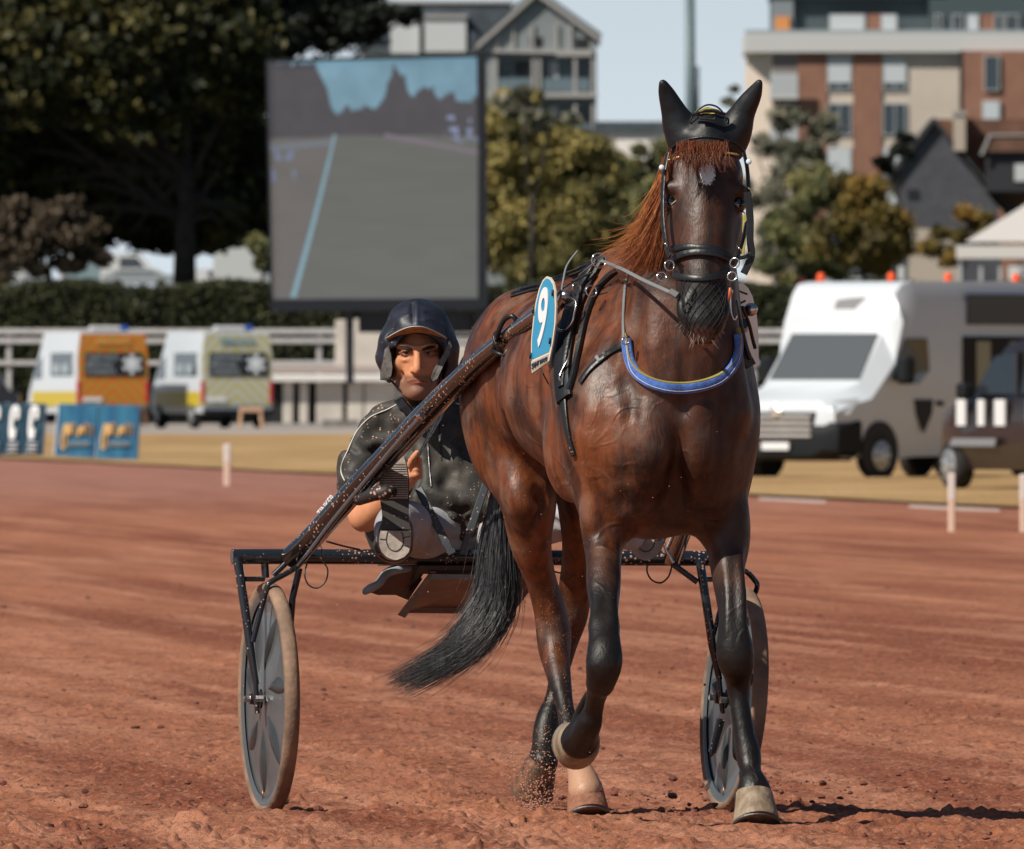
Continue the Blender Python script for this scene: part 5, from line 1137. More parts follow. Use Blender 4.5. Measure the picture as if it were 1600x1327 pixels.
rt0 = k.n.new('ShaderNodeMapping'); rt0.inputs['Rotation'].default_value = (0, 0, -R(6.3)); k.l.new(k.tc.outputs['Object'], rt0.inputs[0]); st_ = k.n.new('ShaderNodeMapping'); st_.inputs['Scale'].default_value = (1, .03, 1); k.l.new(rt0.outputs[0], st_.inputs[0]); st = st_.outputs[0]        # raked bands run along the track
fine = k.map((1, .6, 1)); 
c = k.mix(k.rmp(k.noise(st, 1.0, 5), .34, .66), (.215, .066, .034), (.37, .145, .078))
c = k.mix(k.mth('MULTIPLY', k.rmp(k.noise(st, 3.4, 5), .44, .66), .6), c, (.52, .245, .15))
c = k.mix(k.mth('MULTIPLY', k.rmp(k.noise(fine, 3.2, 7, .62), .46, .70), .65), c, (.155, .046, .027))
c = k.mix(k.mth('MULTIPLY', k.rmp(k.noise(fine, 40, 6, .65), .50, .68), .6), c, (.52, .26, .165))
c = k.mix(k.mth('MULTIPLY', k.rmp(k.noise(fine, 18, 6, .65), .54, .66), .75), c, (.09, .032, .022))
sx = k.n.new('ShaderNodeSeparateXYZ'); k.l.new(k.tc.outputs['Object'], sx.inputs[0])
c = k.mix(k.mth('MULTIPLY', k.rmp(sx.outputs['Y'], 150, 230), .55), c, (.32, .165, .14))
k.l.new(c, k.b.inputs['Base Color']); k.b.inputs['Roughness'].default_value = .92; k.b.inputs['Specular IOR Level'].default_value = .2
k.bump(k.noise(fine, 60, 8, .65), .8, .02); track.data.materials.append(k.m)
# verge, field and rising ground behind, one sheet
def gz(Y): return np.interp(Y, [0, 330, 440, 500, 556, 700, 1000, 1400, 7000], [.02, .03, .27, .35, 4.5, 5.6, 7.5, 9.6, 12])
rows = np.concatenate([np.linspace(20, 330, 60), np.linspace(336, 700, 60), np.geomspace(710, 7500, 24)]); V = []; nc = 60
for Y in rows:
    x0 = edge_x(Y); w_ = np.concatenate([[0], np.geomspace(.4, 1400, nc - 1)]); 
    for w1 in w_: V.append((x0 + w1 + math.sin(Y * .5) * .08 * (w1 == 0), Y, gz(Y) + (.0 if w1 == 0 else .012 * math.sin(w1 * 1.7 + Y * .23))))
idg = np.arange(len(V)).reshape(len(rows), nc); Fg = np.stack([idg[:-1, :-1], idg[:-1, 1:], idg[1:, 1:], idg[1:, :-1]], -1).reshape(-1, 4)
# left of the edge line far beyond the bend
field = mesh_np('field', V, Fg, None); tag(field, kind='structure')
k = nodes_mat('dry_grass'); g1 = k.map((1, .35, 1))
c = k.mix(k.rmp(k.noise(g1, .22, 5), .38, .62), (.34, .20, .075), (.44, .285, .125)); c = k.mix(k.mth('MULTIPLY', k.rmp(k.noise(g1, 1.3, 6), .5, .7), .5), c, (.22, .15, .055))
sx = k.n.new('ShaderNodeSeparateXYZ'); k.l.new(k.tc.outputs['Object'], sx.inputs[0]); c = k.mix(k.rmp(sx.outputs['Y'], 405, 425), c, (.36, .32, .29)); c = k.mix(k.rmp(sx.outputs['Y'], 485, 500), c, (.05, .06, .025))
k.l.new(c, k.b.inputs['Base Color']); k.b.inputs['Roughness'].default_value = .95; k.bump(k.noise(g1, 9, 6), .7, .15); field.data.materials.append(k.m)
mb = MB()
for a, b_ in ((150, 158), (160, 171), (173, 180), (187, 193), (204, 209)):
    n_ = 6; P = [(edge_x(a + (b_ - a) * i / n_) - .75, a + (b_ - a) * i / n_) for i in range(n_ + 1)]; vs = [(x, y, .022) for x, y in P] + [(x + .07, y, .022) for x, y in P]; vs += [(x, y, -.03) for x, y, z in vs]
    m_ = n_ + 1; mb.add(vs, [(i, i + 1, m_ + i + 1, m_ + i) for i in range(n_)] + [(i, i + 1, 2 * m_ + i + 1, 2 * m_ + i) for i in range(n_)])
tag(mb.obj('track_edge_line', mat('chalk_line', (.45, .38, .35), .9)), kind='structure')
# loose clods lying on the near track
rc = np.random.default_rng(5); mb = MB(); icos = [(1, 0, 0), (-1, 0, 0), (0, 1, 0), (0, -1, 0), (0, 0, 1), (0, 0, -1)]
def lump(p, r):
    v = [np.array(a, float) * rc.uniform(.7, 1.15) for a in icos]; f = []; mid = {}
    def md(a, b_):
        q = (min(a, b_), max(a, b_))
        if q not in mid: m_ = (v[a] + v[b_]); m_ = m_ / np.linalg.norm(m_) * rc.uniform(.72, 1.15); mid[q] = len(v); v.append(m_)
        return mid[q]
    for a, b_, c_ in tri: x, y, z = md(a, b_), md(b_, c_), md(c_, a); f += [(a, x, z), (b_, y, x), (c_, z, y), (x, y, z)]
    s_ = np.array([rc.uniform(.8, 1.4), rc.uniform(.8, 1.5), rc.uniform(.5, .9)]) * r; return [tuple(q * s_ + p) for q in v], f
tri = [(0, 2, 4), (2, 1, 4), (1, 3, 4), (3, 0, 4), (2, 0, 5), (1, 2, 5), (3, 1, 5), (0, 3, 5)]
for i in range(4200):
    py = 1330 - 430 * rc.random() ** 1.4; Y = FPX * CAMH / (py - HY); x = Y * rc.uniform(-.033, .033)
    if fbm(np.array([x * 1.7 + 9]), np.array([Y * .8]), 3)[0] < .42 + .12 * rc.random(): continue
    r = .003 + .013 * rc.random() ** 4; mb.add(*lump(np.array([x, Y, -.006]), r))
tag(mb.obj('clods', mat('clod_dirt', (.15, .05, .032), .95, var=.5, vscale=5, bump=.6, bscale=120), None, False), kind='stuff')
# grit kicked up round the trailing hoof
mb = MB()
for i in range(1100):
    t = rc.random() ** 2.2; x, y = 838 + rc.normal() * (14 + 22 * t), 1266 - 95 * t + rc.normal() * 6
    if y > 1285: continue
    p = W(x, y, 49.0 + rc.normal() * .05); r = .0008 + .0030 * rc.random() ** 3; mb.add([(p.x + a * r, p.y + b_ * r, p.z + c_ * r) for a, b_, c_ in icos], tri)
for i in range(260):
    x, y = rc.uniform(480, 1150), rc.uniform(600, 1250); p = W(x, y, rc.uniform(47.2, 49.6)); r = .0008 + .0016 * rc.random() ** 2; mb.add([(p.x + a * r, p.y + b_ * r, p.z + c_ * r) for a, b_, c_ in icos], tri)
tag(mb.obj('flying_grit', mat('grit', (.46, .24, .17), .95)), kind='stuff')

# ================================================================== SET PIECES (local coordinates under a turned empty)
def lobj(mb, name, m, par, smooth=False, ang=None):
    o = mb.obj(name, m, None, smooth, ang); o.parent = par; return o
def lmesh(name, V, F, m, par, smooth=True): o = mesh_np(name, V, F, m, None, smooth); o.parent = par; return o
def ltext(txt, w, h, name, m, par, M, bold=0.0):
    o = text_mesh(txt, 1, name, m, None, (0, 0, 0), None, 1, .004, 'CENTER', bold); co = np.array([v.co[:] for v in o.data.vertices]); lo, hi = co.min(0), co.max(0)
    for v, p in zip(o.data.vertices, co): v.co = M @ Vector(((p[0] - (lo[0] + hi[0]) / 2) / (hi[0] - lo[0]) * w, (p[1] - (lo[1] + hi[1]) / 2) / (hi[1] - lo[1]) * h, p[2]))
    o.parent = par; return o
def hdg(f):     # empty whose +x is the forward direction f
    return math.atan2(f[1], f[0])
# ---- trees
def crown(name, ells, Y, n, size, m, par, seed=1, depth=1.0, fill=.55, dens=260):
    """leaf clumps through ellipsoids given in photo pixels"""
    r = np.random.default_rng(seed); s_ = Y / FPX; area = np.array([e[2] * e[3] for e in ells], float); cnt = (n * area / area.sum()).astype(int); P = []; T = []
    for e_, q in zip(ells, cnt):
        cx_, cy_, rx, ry = e_[:4]; dy_ = e_[4] if len(e_) > 4 else 0
        ncl = max(5, int(rx * ry / dens)); d = r.normal(size=(ncl, 3)); d /= np.linalg.norm(d, axis=1, keepdims=True); rad = r.uniform(.35, 1.0, (ncl, 1)) ** fill
        cen = d * rad * np.array([rx * s_, max(rx, ry) * s_ * depth, ry * s_]) + np.array(W(cx_, cy_, Y + dy_)); tint = r.random(ncl); ci = r.integers(0, ncl, q)
        cs = min(rx, ry) * s_ * .30
        p = cen[ci] + r.normal(size=(q, 3)) * cs * np.array([1, 1, .75]) * .62; P.append(p); T.append(np.clip(tint[ci] * .7 + r.random(q) * .3, 0, 1))
    P = np.concatenate(P); T = np.concatenate(T); N = len(P)
    a = r.normal(size=(N, 3)); a /= np.linalg.norm(a, axis=1, keepdims=True); b_ = np.cross(a, r.normal(size=(N, 3))); b_ /= np.linalg.norm(b_, axis=1, keepdims=True)
    sz = size * r.uniform(.6, 1.35, (N, 1)); V = np.stack([P - a * sz, P + b_ * sz * .55, P + a * sz, P - b_ * sz * .55], 1).reshape(-1, 3)
    o = mesh_np(name, V, np.arange(N * 4).reshape(N, 4), m, par, False); color_attr(o, 'tint', np.repeat(T, 4)); return o
def leaf_mat(name, c1, c2, c3=None):
    k = nodes_mat(name); a = k.n.new('ShaderNodeAttribute'); a.attribute_name = 'tint'
    rp = k.n.new('ShaderNodeValToRGB'); k.l.new(a.outputs['Fac'], rp.inputs[0]); e = rp.color_ramp.elements; e[0].color = (*c1, 1); e[1].color = (*c2, 1)
    if c3: q = e.new(.55); q.color = (*c3, 1)
    k.l.new(rp.outputs[0], k.b.inputs['Base Color']); k.b.inputs['Roughness'].default_value = .6; k.b.inputs['Specular IOR Level'].default_value = .25; return k.m
bark = mat('bark', (.028, .022, .019), .9, var=.4, vscale=3, bump=.4, bscale=6)
def tree(name, label, ells, Y, n, size, m, trunk, seed=1, group=None, depth=.8, tr=9, cat='tree', dens=220):
    x, y = trunk; top = min(e[1] for e in ells); g = float(gz(Y)); root = empty(name, (W(x, 0, Y).x, Y, g), label, cat, group)
    crown('crown', ells, Y, n, size, m, root, seed, depth, .55, dens)
    mb = MB(); b0 = Vector((root.location.x, Y, g - .2)); rr = random.Random(seed); mid = W(x + 3, (y + top) / 2, Y)
    mb.tube([b0, b0.lerp(mid, .5), mid], [pxm(tr, Y), pxm(tr * .8, Y), pxm(tr * .45, Y)], 10)
    for e in ells: q = b0.lerp(mid, rr.uniform(.45, .9)); c_ = W(e[0], e[1], Y); mb.tube([q, q.lerp(c_, .5) + Vector((0, rr.uniform(-1, 1) * .3, .2)), c_], [pxm(tr * .4, Y), pxm(tr * .25, Y), pxm(2, Y)], 6)
    mb.obj('trunk', bark, root, True); return root
lm_dark = leaf_mat('leaf_oak', (.010, .014, .008), (.15, .125, .038), (.028, .033, .012))
lm_pine = leaf_mat('leaf_pine', (.006, .009, .008), (.022, .026, .017)); lm_brown = leaf_mat('leaf_brown', (.06, .045, .03), (.17, .12, .08), (.10, .075, .05))
lm_gold = leaf_mat('leaf_gold', (.08, .08, .035), (.40, .31, .10), (.22, .19, .065)); lm_grey = leaf_mat('leaf_grey', (.09, .10, .07), (.36, .33, .25), (.19, .185, .13))
lm_mid = leaf_mat('leaf_mid', (.06, .07, .035), (.28, .25, .10), (.14, .145, .06)); lm_aut = leaf_mat('leaf_autumn', (.06, .05, .02), (.36, .20, .045), (.16, .12, .03))
tree('oak_tree', 'huge dark spreading tree filling the upper left behind the parked cars', [(40, 60, 130, 90, -3), (170, 50, 150, 90, -3), (300, 60, 120, 90, -2), (385, 110, 60, 70, -1), (-120, 60, 110, 110, -3), (-90, 220, 110, 110, 0), (40, 130, 110, 60, -4), (200, 130, 120, 60, -3), (90, 240, 140, 80, 4), (230, 230, 140, 100, 5), (350, 250, 85, 110, 4), (20, 290, 90, 50, 4), (180, 320, 120, 55, 6), (290, 345, 110, 46, 6), (390, 330, 45, 70, 5), (120, 280, 150, 80, 8), (280, 280, 150, 90, 8), (60, 330, 110, 60, 8), (210, 358, 90, 26, 7), (390, 362, 45, 28, 6), (170, 350, 80, 40, 3), (340, 340, 90, 50, 3), (350, 362, 60, 24, 7)], 620, 230000, .21, lm_dark, (288, 430), 1, depth=.7, tr=20, dens=130)
tree('pine_tree', 'almost black pine crown showing above the big screen', [(430, 10, 120, 75), (530, 15, 90, 60), (600, 32, 55, 26), (380, 50, 60, 50), (480, 60, 70, 30), (640, 22, 22, 12), (350, -30, 80, 60)], 700, 30000, .18, lm_pine, (440, 200), 2, tr=14)
tree('small_tree', 'low brownish tree under the dark tree at the left edge', [(35, 370, 55, 50), (100, 350, 55, 42), (145, 385, 32, 40), (5, 400, 45, 40), (80, 400, 60, 30)], 590, 30000, .11, lm_brown, (75, 430), 3, tr=6)
tree('willow_tree', 'golden green bushy tree right beside the big screen', [(800, 170, 48, 28), (790, 250, 60, 70), (860, 250, 65, 55), (915, 270, 45, 65), (930, 350, 40, 60), (800, 340, 70, 80), (880, 350, 70, 70), (850, 410, 90, 45)], 700, 150000, .14, lm_gold, (840, 440), 4, tr=5, dens=110)
tree('grey_shrub', 'greyish shrub crown above the golden tree beside the screen', [(815, 165, 50, 26), (860, 190, 40, 22)], 690, 5000, .18, lm_grey, (830, 440), 14, tr=6)
tree('field_maple', 'mid green tree left of the horse, behind its mane', [(975, 290, 40, 45), (1010, 330, 50, 60), (950, 380, 55, 60), (1000, 400, 60, 50), (1040, 280, 30, 60), (905, 420, 50, 40), (930, 300, 30, 45), (985, 250, 25, 30)], 740, 110000, .14, lm_mid, (980, 440), 5, tr=4, dens=110)
tree('sparse_tree', 'thin pale tree with gaps right of the horse ears', [(1215, 200, 34, 40), (1260, 210, 40, 45), (1200, 280, 42, 50), (1245, 290, 44, 50), (1210, 370, 50, 60), (1150, 160, 20, 22)], 800, 14000, .14, lm_grey, (1225, 430), 6, tr=5)
tree('round_bush', 'large autumn coloured bush left of the slate gable house', [(1350, 300, 48, 45), (1365, 350, 58, 60), (1310, 380, 55, 50), (1385, 395, 40, 40)], 690, 45000, .12, lm_aut, (1350, 430), 7, tr=6, cat='bush')
tree('round_bush', 'green bush between the pale tree and the autumn bush', [(1275, 300, 42, 48), (1250, 350, 48, 55), (1290, 400, 50, 42), (1235, 405, 50, 40)], 720, 36000, .12, lm_mid, (1265, 440), 8, tr=6, cat='bush')
tree('round_bush', 'small orange topped bush in front of the slate gable', [(1515, 345, 38, 30), (1475, 380, 34, 30), (1545, 360, 24, 22)], 660, 16000, .11, lm_aut, (1500, 430), 9, tr=5, cat='bush')
tree('small_tree', 'small dark blue-green tree before the cream wall of the flats', [(1392, 240, 22, 26), (1415, 225, 16, 20)], 820, 6000, .14, lm_pine, (1400, 300), 10, tr=3)
tree('small_tree', 'olive tree touching the left edge of the big screen', [(405, 395, 28, 34), (420, 425, 30, 20)], 580, 5000, .15, lm_mid, (408, 440), 13, tr=4)
# hedge
hr_ = empty('hedge', (0, 500, .35), 'long clipped dark hedge running behind the rails and vehicles', 'hedge')
r_ = np.random.default_rng(3); N = 130000; X = r_.uniform(-22, 24, N); q = r_.random(N); top = 4.42 + .12 * np.sin(X * 1.3) + r_.normal(size=N) * .05
Yh = np.where(q < .5, 494.4 + r_.normal(size=N) * .12, r_.uniform(494.4, 497.5, N)); Z = np.where(q < .5, r_.uniform(.2, 1, N) * top, top - r_.random(N) ** 3 * .5)
P = np.stack([X, Yh, Z], 1); a = r_.normal(size=(N, 3)); a /= np.linalg.norm(a, axis=1, keepdims=True); b_ = np.cross(a, r_.normal(size=(N, 3))); b_ /= np.linalg.norm(b_, axis=1, keepdims=True); sz = .075 * r_.uniform(.6, 1.3, (N, 1))
o = mesh_np('leaves', np.stack([P - a * sz, P + b_ * sz * .6, P + a * sz, P - b_ * sz * .6], 1).reshape(-1, 3), np.arange(N * 4).reshape(N, 4), leaf_mat('leaf_hedge', (.012, .018, .010), (.085, .09, .035), (.035, .042, .018)), hr_, False); color_attr(o, 'tint', np.repeat(r_.random(N), 4))
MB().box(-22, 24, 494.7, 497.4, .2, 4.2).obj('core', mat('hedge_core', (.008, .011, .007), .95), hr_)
# ---- big screen
scr = empty('video_screen', (W(586, 480, 430).x, 430, float(gz(430))), 'large dark framed video screen showing the track, on a dark stand', 'video screen')
def S(px, py, dy=0): return W(px, py, 430 + (px - 586) * .004 + dy)
dkf = mat('screen_frame', (.014, .018, .026), .5)
def quadbox(pix, dy0, dy1, name, m, par):
    v = [S(x, y, dy0) for x, y in pix] + [S(x, y, dy1) for x, y in pix]; mb = MB(); mb.add(v, [(0, 1, 2, 3), (7, 6, 5, 4)] + [(i, (i + 1) % 4, 4 + (i + 1) % 4, 4 + i) for i in range(4)]); return mb.obj(name, m, par)
quadbox([(415, 93), (758, 84), (759, 482), (424, 486)], .02, .6, 'cabinet', dkf, scr)
quadbox([(415, 93), (758, 84), (758, 89), (415, 98)], -.10, .02, 'frame_top', dkf, scr); quadbox([(745, 89), (760, 88), (762, 482), (750, 482)], -.10, .02, 'frame_side', dkf, scr); quadbox([(424, 468), (750, 466), (750, 484), (424, 487)], -.10, .02, 'frame_bottom', dkf, scr); quadbox([(415, 98), (419, 98), (427, 470), (423, 486)], -.1, .02, 'frame_side', dkf, scr)
quadbox([(541, 486), (553, 486), (553, 600), (541, 600)], .1, .5, 'stand_leg', dkf, scr); quadbox([(742, 482), (764, 482), (764, 640), (742, 640)], .1, .5, 'stand_leg', dkf, scr); quadbox([(755, 82), (868, 84), (868, 89), (755, 89)], .1, .3, 'boom', dkf, scr)
quadbox([(560, 486), (740, 486), (740, 520), (560, 520)], .3, .5, 'stand_box', dkf, scr)
gu, gv = 165, 190; U, Vv = np.meshgrid(np.linspace(0, 1, gu), np.linspace(0, 1, gv)); PXs = 418 + U * 329 + (1 - U) * Vv * 8; PYs = 98 - U * 9 + Vv * (370 + 8 * U)
x_, y_ = U, Vv
def nz(a, b_, s_=0): return vn(x_ * a + s_, y_ * b_ + s_)
col = np.zeros((gv, gu, 3)); sky_c = np.array(s2l((.44, .58, .65))) * (1 + .25 * (nz(5, 9, 3) - .5))[..., None]; col[:] = sky_c
tree_h = np.interp(x_, [0, .21, .25, .28, .30, .32, .36, .42, .46, .50, .55, .57, .60, .62, .65, .68, .70, .74, .78, .82, .88, .93, 1.0], [0, 0, .05, .11, .18, .225, .20, .21, .19, .20, .17, .09, .025, .05, .07, .16, .15, .115, .13, .16, .15, .19, .165]) + (nz(60, 3) - .5) * .03 + (nz(150, 3, 4) - .5) * .02
col[y_ > tree_h] = s2l((.27, .265, .285)); col *= (1 + .18 * (nz(22, 22, 5) - .5))[..., None]
gr = y_ > .315 + .02 * np.abs(x_ - .4); gc_ = np.array(s2l((.375, .38, .37)))[None, None] * (1 + .10 * (nz(6, 40, 7) - .5))[..., None] * (1 + .10 * (y_ - .5))[..., None]; col[gr] = gc_[gr]
dirtl = gr & (x_ < .30 - (y_ - .31) * .33); col[dirtl] = (col * np.array([1.12, 1.0, 1.02]))[dirtl]
def line(x0, y0, x1, y1, w0, w1, c, al=1.0):
    t = np.clip((y_ - y0) / (y1 - y0), 0, 1); m_ = (np.abs(x_ - (x0 + (x1 - x0) * t + .006 * np.sin(t * 3))) < (w0 + (w1 - w0) * t)) & (y_ >= y0) & (y_ <= y1); col[m_] = col[m_] * (1 - al) + np.array(s2l(c)) * al
line(.315, .31, .10, .99, .005, .012, (.50, .64, .70)); 
m_ = (np.abs(y_ - (.315 + (x_ - .55) * .16 + .02 * (x_ - .55))) < .008) & (x_ > .55); col[m_] = s2l((.46, .42, .46))
m_ = (np.abs(y_ - (.36 - x_ * .06)) < .012) & (x_ < .30); col[m_] = col[m_] * .4 + np.array(s2l((.42, .47, .52))) * .6
m_ = (nz(60, 30, 9) > .66) & (y_ > .37) & (y_ < .50) & (x_ < .13); col[m_] = s2l((.42, .46, .56)); m_ = (nz(50, 60, 19) > .62) & (y_ > .24) & (y_ < .35) & (x_ > .84); col[m_] = s2l((.50, .54, .66))
V = np.array([tuple(S(a, b_, -.02)) for a, b_ in zip(PXs.ravel(), PYs.ravel())]); idg = np.arange(gu * gv).reshape(gv, gu); Fg = np.stack([idg[:-1, :-1], idg[1:, :-1], idg[1:, 1:], idg[:-1, 1:]], -1).reshape(-1, 4)
disp = mesh_np('display', V, Fg, None, scr, False); ca = disp.data.attributes.new('pic', 'FLOAT_COLOR', 'POINT'); ca.data.foreach_set('color', np.concatenate([col.reshape(-1, 3), np.ones((gu * gv, 1))], 1).astype(np.float32).ravel())
k = nodes_mat('lit_display'); a = k.n.new('ShaderNodeAttribute'); a.attribute_name = 'pic'; k.b.inputs['Base Color'].default_value = (.02, .02, .02, 1); k.b.inputs['Roughness'].default_value = .6; k.l.new(a.outputs['Color'], k.b.inputs['Emission Color']); k.b.inputs['Emission Strength'].default_value = .92; disp.data.materials.append(k.m)
# ================================================================== BUILDINGS (faces given in photo rows and columns at their own distance)
class Bld:
    def __init__(s, name, label, px, Y, cat='building', group=None): s.Y = Y; s.root = empty(name, (W(px, 0, Y).x, Y, float(gz(Y))), label, cat, group)
    def blk(s, name, x0, x1, y0, y1, d0, d1, m, par=None, bev=0):
        """box between photo columns and rows, from depth d0 to d1 behind the facade"""
        a = W(x0, y1, s.Y); b_ = W(x1, y0, s.Y); return MB().box(a.x, b_.x, s.Y + d0, s.Y + d1, a.z, b_.z, bev).obj(name, m, par or s.root)
    def pri(s, name, pix, d0, d1, m, par=None):
        P = [W(x, y, s.Y) for x, y in pix]; return MB().prism([(p.x, p.z) for p in P], s.Y + d0, s.Y + d1).obj(name, m, par or s.root)
    def win(s, x0, x1, y0, y1, glass, frame, shut=0, shm=None, mull=1):
        w = s.blk('window', x0, x1, y0, y1, -.05, .3, glass)
        t = 1.6
        mb = MB(); a = W(x0, y1, s.Y); b_ = W(x1, y0, s.Y); e = t / FPX * s.Y
        for q in ((a.x - e, a.x, a.z - e, b_.z + e), (b_.x, b_.x + e, a.z - e, b_.z + e)): mb.box(q[0], q[1], s.Y - .12, s.Y + .05, q[2], q[3])
        mb.box(a.x, b_.x, s.Y - .12, s.Y + .05, a.z - e, a.z); mb.box(a.x, b_.x, s.Y - .12, s.Y + .05, b_.z, b_.z + e)
        for i in range(mull): xm = a.x + (b_.x - a.x) * (i + 1) / (mull + 1); mb.box(xm - e * .4, xm + e * .4, s.Y - .10, s.Y - .05, a.z, b_.z)
        mb.obj('frame', frame, w)
        if shut: s.blk('shutter', x0 + .5, x1 - .5, y0, y0 + (y1 - y0) * shut, -.11, -.06, shm, w)
        return w
gls = mat('window_glass', (.03, .045, .055), .15, spec=.8); wfr = mat('window_frame', (.45, .46, .47), .5); roller = mat('roller_blind', (.50, .55, .58), .6)
brick = mat('red_render', (.25, .125, .085), .85, var=.12, vscale=.6); cream = mat('cream_render', (.52, .455, .39), .85, var=.06, vscale=.5); band = mat('pale_band', (.52, .52, .52), .8); teal = mat('teal_cladding', (.062, .088, .10), .6); beige = mat('sunlit_side_cream', (.60, .50, .42), .85)
f = Bld('apartment_block', 'cream and brick-red apartment block with teal top storey at upper right', 1400, 1030)
f.blk('wall', 1206, 1700, 82, 470, .02, 14, cream); 
P = [(W(1168, 0, 1034).x, 1045), (W(1206, 0, 1030).x, 1030.03), (W(1206, 0, 1030).x, 1045)]; mb = MB(); z0, z1 = W(0, 470, 1030).z, W(0, 82, 1030).z; mb.add([(x, y, z0) for x, y in P] + [(x, y, z1) for x, y in P], [(0, 1, 2), (5, 4, 3), (0, 3, 4, 1), (1, 4, 5, 2), (2, 5, 3, 0)]); mb.obj('side_wall', beige, f.root)  # side wall takes a lighter cream, sunlight painted into its colour
f.blk('roof_band', 1164, 1700, 53, 82, -.6, 14, band); f.blk('upper_storey', 1207, 1452, -30, 53, 1.5, 12, teal); f.blk('upper_storey', 1452, 1700, -30, 53, .8, 12, mat('teal_dark', (.05, .075, .085), .6)); f.blk('roof_cap', 1204, 1480, -8, -3, .8, 12, mat('teal_cap', (.03, .04, .05), .6))
f.blk('stair_block', 1207, 1240, -30, 53, .9, 1.5, mat('block_grey', (.20, .23, .25), .7))
for x0, x1 in ((1246, 1292), (1333, 1378)): f.blk('brick_panel', x0, x1, 82.5, 470, -.12, .03, brick)
f.blk('brick_wing', 1503, 1700, 80, 470, -1.2, .03, brick); f.blk('wing_edge', 1499, 1503, 80, 470, -1.25, .03, mat('dark_joint', (.03, .028, .03), .8))
for x0, x1 in ((1293, 1331), (1380, 1417)):
    for y0, sh in ((93, .78), (163, 0), (232, .9), (302, .4), (372, 0)):
        f.win(x0 + 1, x1 - 2, y0, y0 + 47, gls, wfr, sh, roller)
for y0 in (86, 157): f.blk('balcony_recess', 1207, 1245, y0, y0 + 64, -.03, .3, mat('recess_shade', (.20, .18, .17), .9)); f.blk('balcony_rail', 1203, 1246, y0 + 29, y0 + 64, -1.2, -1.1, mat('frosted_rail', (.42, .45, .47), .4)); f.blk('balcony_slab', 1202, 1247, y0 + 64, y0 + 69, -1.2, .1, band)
g_ = f.Y; f.Y = g_ - 1.3
for x0, x1, y0, y1, sh in ((1539, 1560, 88, 140, 0), (1536, 1561, 159, 190, 1)): f.win(x0, x1, y0, y1, gls, wfr, sh, roller, 0)
f.Y = g_ + .7
for x0, x1 in ((1297, 1350), (1378, 1400), (1462, 1470), (1490, 1502), (1512, 1528), (1555, 1565), (1572, 1590)): f.win(x0, x1, 24, 50, gls, wfr, 1 if x0 < 1400 or x0 == 1512 else 0, roller, 0)
f.blk('orange_panel', 1355, 1376, 22, 50, 0, .3, brick); f.blk('orange_panel', 1532, 1553, 22, 50, 0, .3, brick); f.blk('orange_panel', 1211, 1234, 26, 52, .05, .3, mat('warm_orange', (.6, .25, .08), .6))
f.Y = g_; f.blk('terrace_rail', 1164, 1700, 47, 53, -.5, -.45, mat('rail_glass', (.30, .34, .36), .3))
# gabled flats
grey = mat('grey_render', (.20, .225, .235), .85, var=.08, vscale=.4); slate = mat('slate_roof', (.055, .07, .085), .6, var=.2, vscale=2); trim = mat('pale_trim', (.34, .33, .32), .7); whit = mat('white_render', (.50, .52, .53), .8); dgl = mat('shaded_glass', (.05, .08, .095), .2)
b = Bld('gabled_apartment_building', 'grey gabled apartment building with balconies behind the big screen', 840, 1180)
b.pri('wall', [(752, 470), (752, 72), (838, -2), (932, 66), (932, 470)], 0, 16, grey)
b.pri('gable_trim', [(744, 78), (838, -6), (938, 66), (938, 58), (838, -14), (744, 70)], -.6, 16.5, trim); b.pri('roof', [(742, 69.5), (838, -14.5), (940, 57.5), (940, 53), (838, -20), (742, 64)], -.5, 17, slate)
b.blk('wall', 560, 752, 35, 470, 5, 15, whit); b.pri('roof', [(540, 3), (800, 3), (800, 40), (742, 78), (560, 78)], 4.2, 4.9, slate); b.blk('ridge', 540, 805, -1, 3.5, 4, 9, trim)
b.blk('dormer', 663, 728, 27, 80, 2.2, 4.2, whit); b.blk('dormer_roof', 660, 731, 22, 27, 2.0, 4.5, trim); b.blk('wall_fin', 610, 655, 28, 82, 3.0, 4.2, whit); b.blk('wall_fin', 733, 745, 48, 82, 3.0, 4.2, whit)
for y0 in (93, 164, 235):
    b.blk('balcony_recess', 776, 829, y0, y0 + 52, -.02, .3, dgl); b.blk('balcony_recess', 848, 922, y0, y0 + 52, -.02, .3, dgl); b.blk('balcony_slab', 762, 934, y0 + 52, y0 + 60, -1.5, .1, trim); b.blk('balcony_rail', 777, 828, y0 + 30, y0 + 50, -1.3, -1.2, mat('rail_blue', (.13, .18, .21), .4)); b.blk('balcony_rail', 849, 921, y0 + 30, y0 + 50, -1.3, -1.2, MATS['rail_blue'])
    for x in (772, 831, 840, 896, 924): b.blk('pillar', x, x + 5, y0, y0 + 52, -1.35, -.02, trim)
    b.blk('dark_door', 805, 826, y0 + 3, y0 + 28, -.06, .0, mat('dark_opening', (.012, .014, .016), .5)); b.blk('curtain', 858, 872, y0 + 3, y0 + 30, -.06, 0, whit)
b.blk('gable_window', 828, 848, 58, 74, -.05, .1, MATS['dark_opening']); b.blk('gable_window', 900, 920, 60, 76, -.05, .1, MATS['dark_opening'])
for x in (775, 800, 830, 868, 890): b.blk('gable_post', x, x + 4, 38, 80, -.2, .0, trim)
b.blk('gable_balcony', 770, 926, 78, 88, -.9, .05, trim)
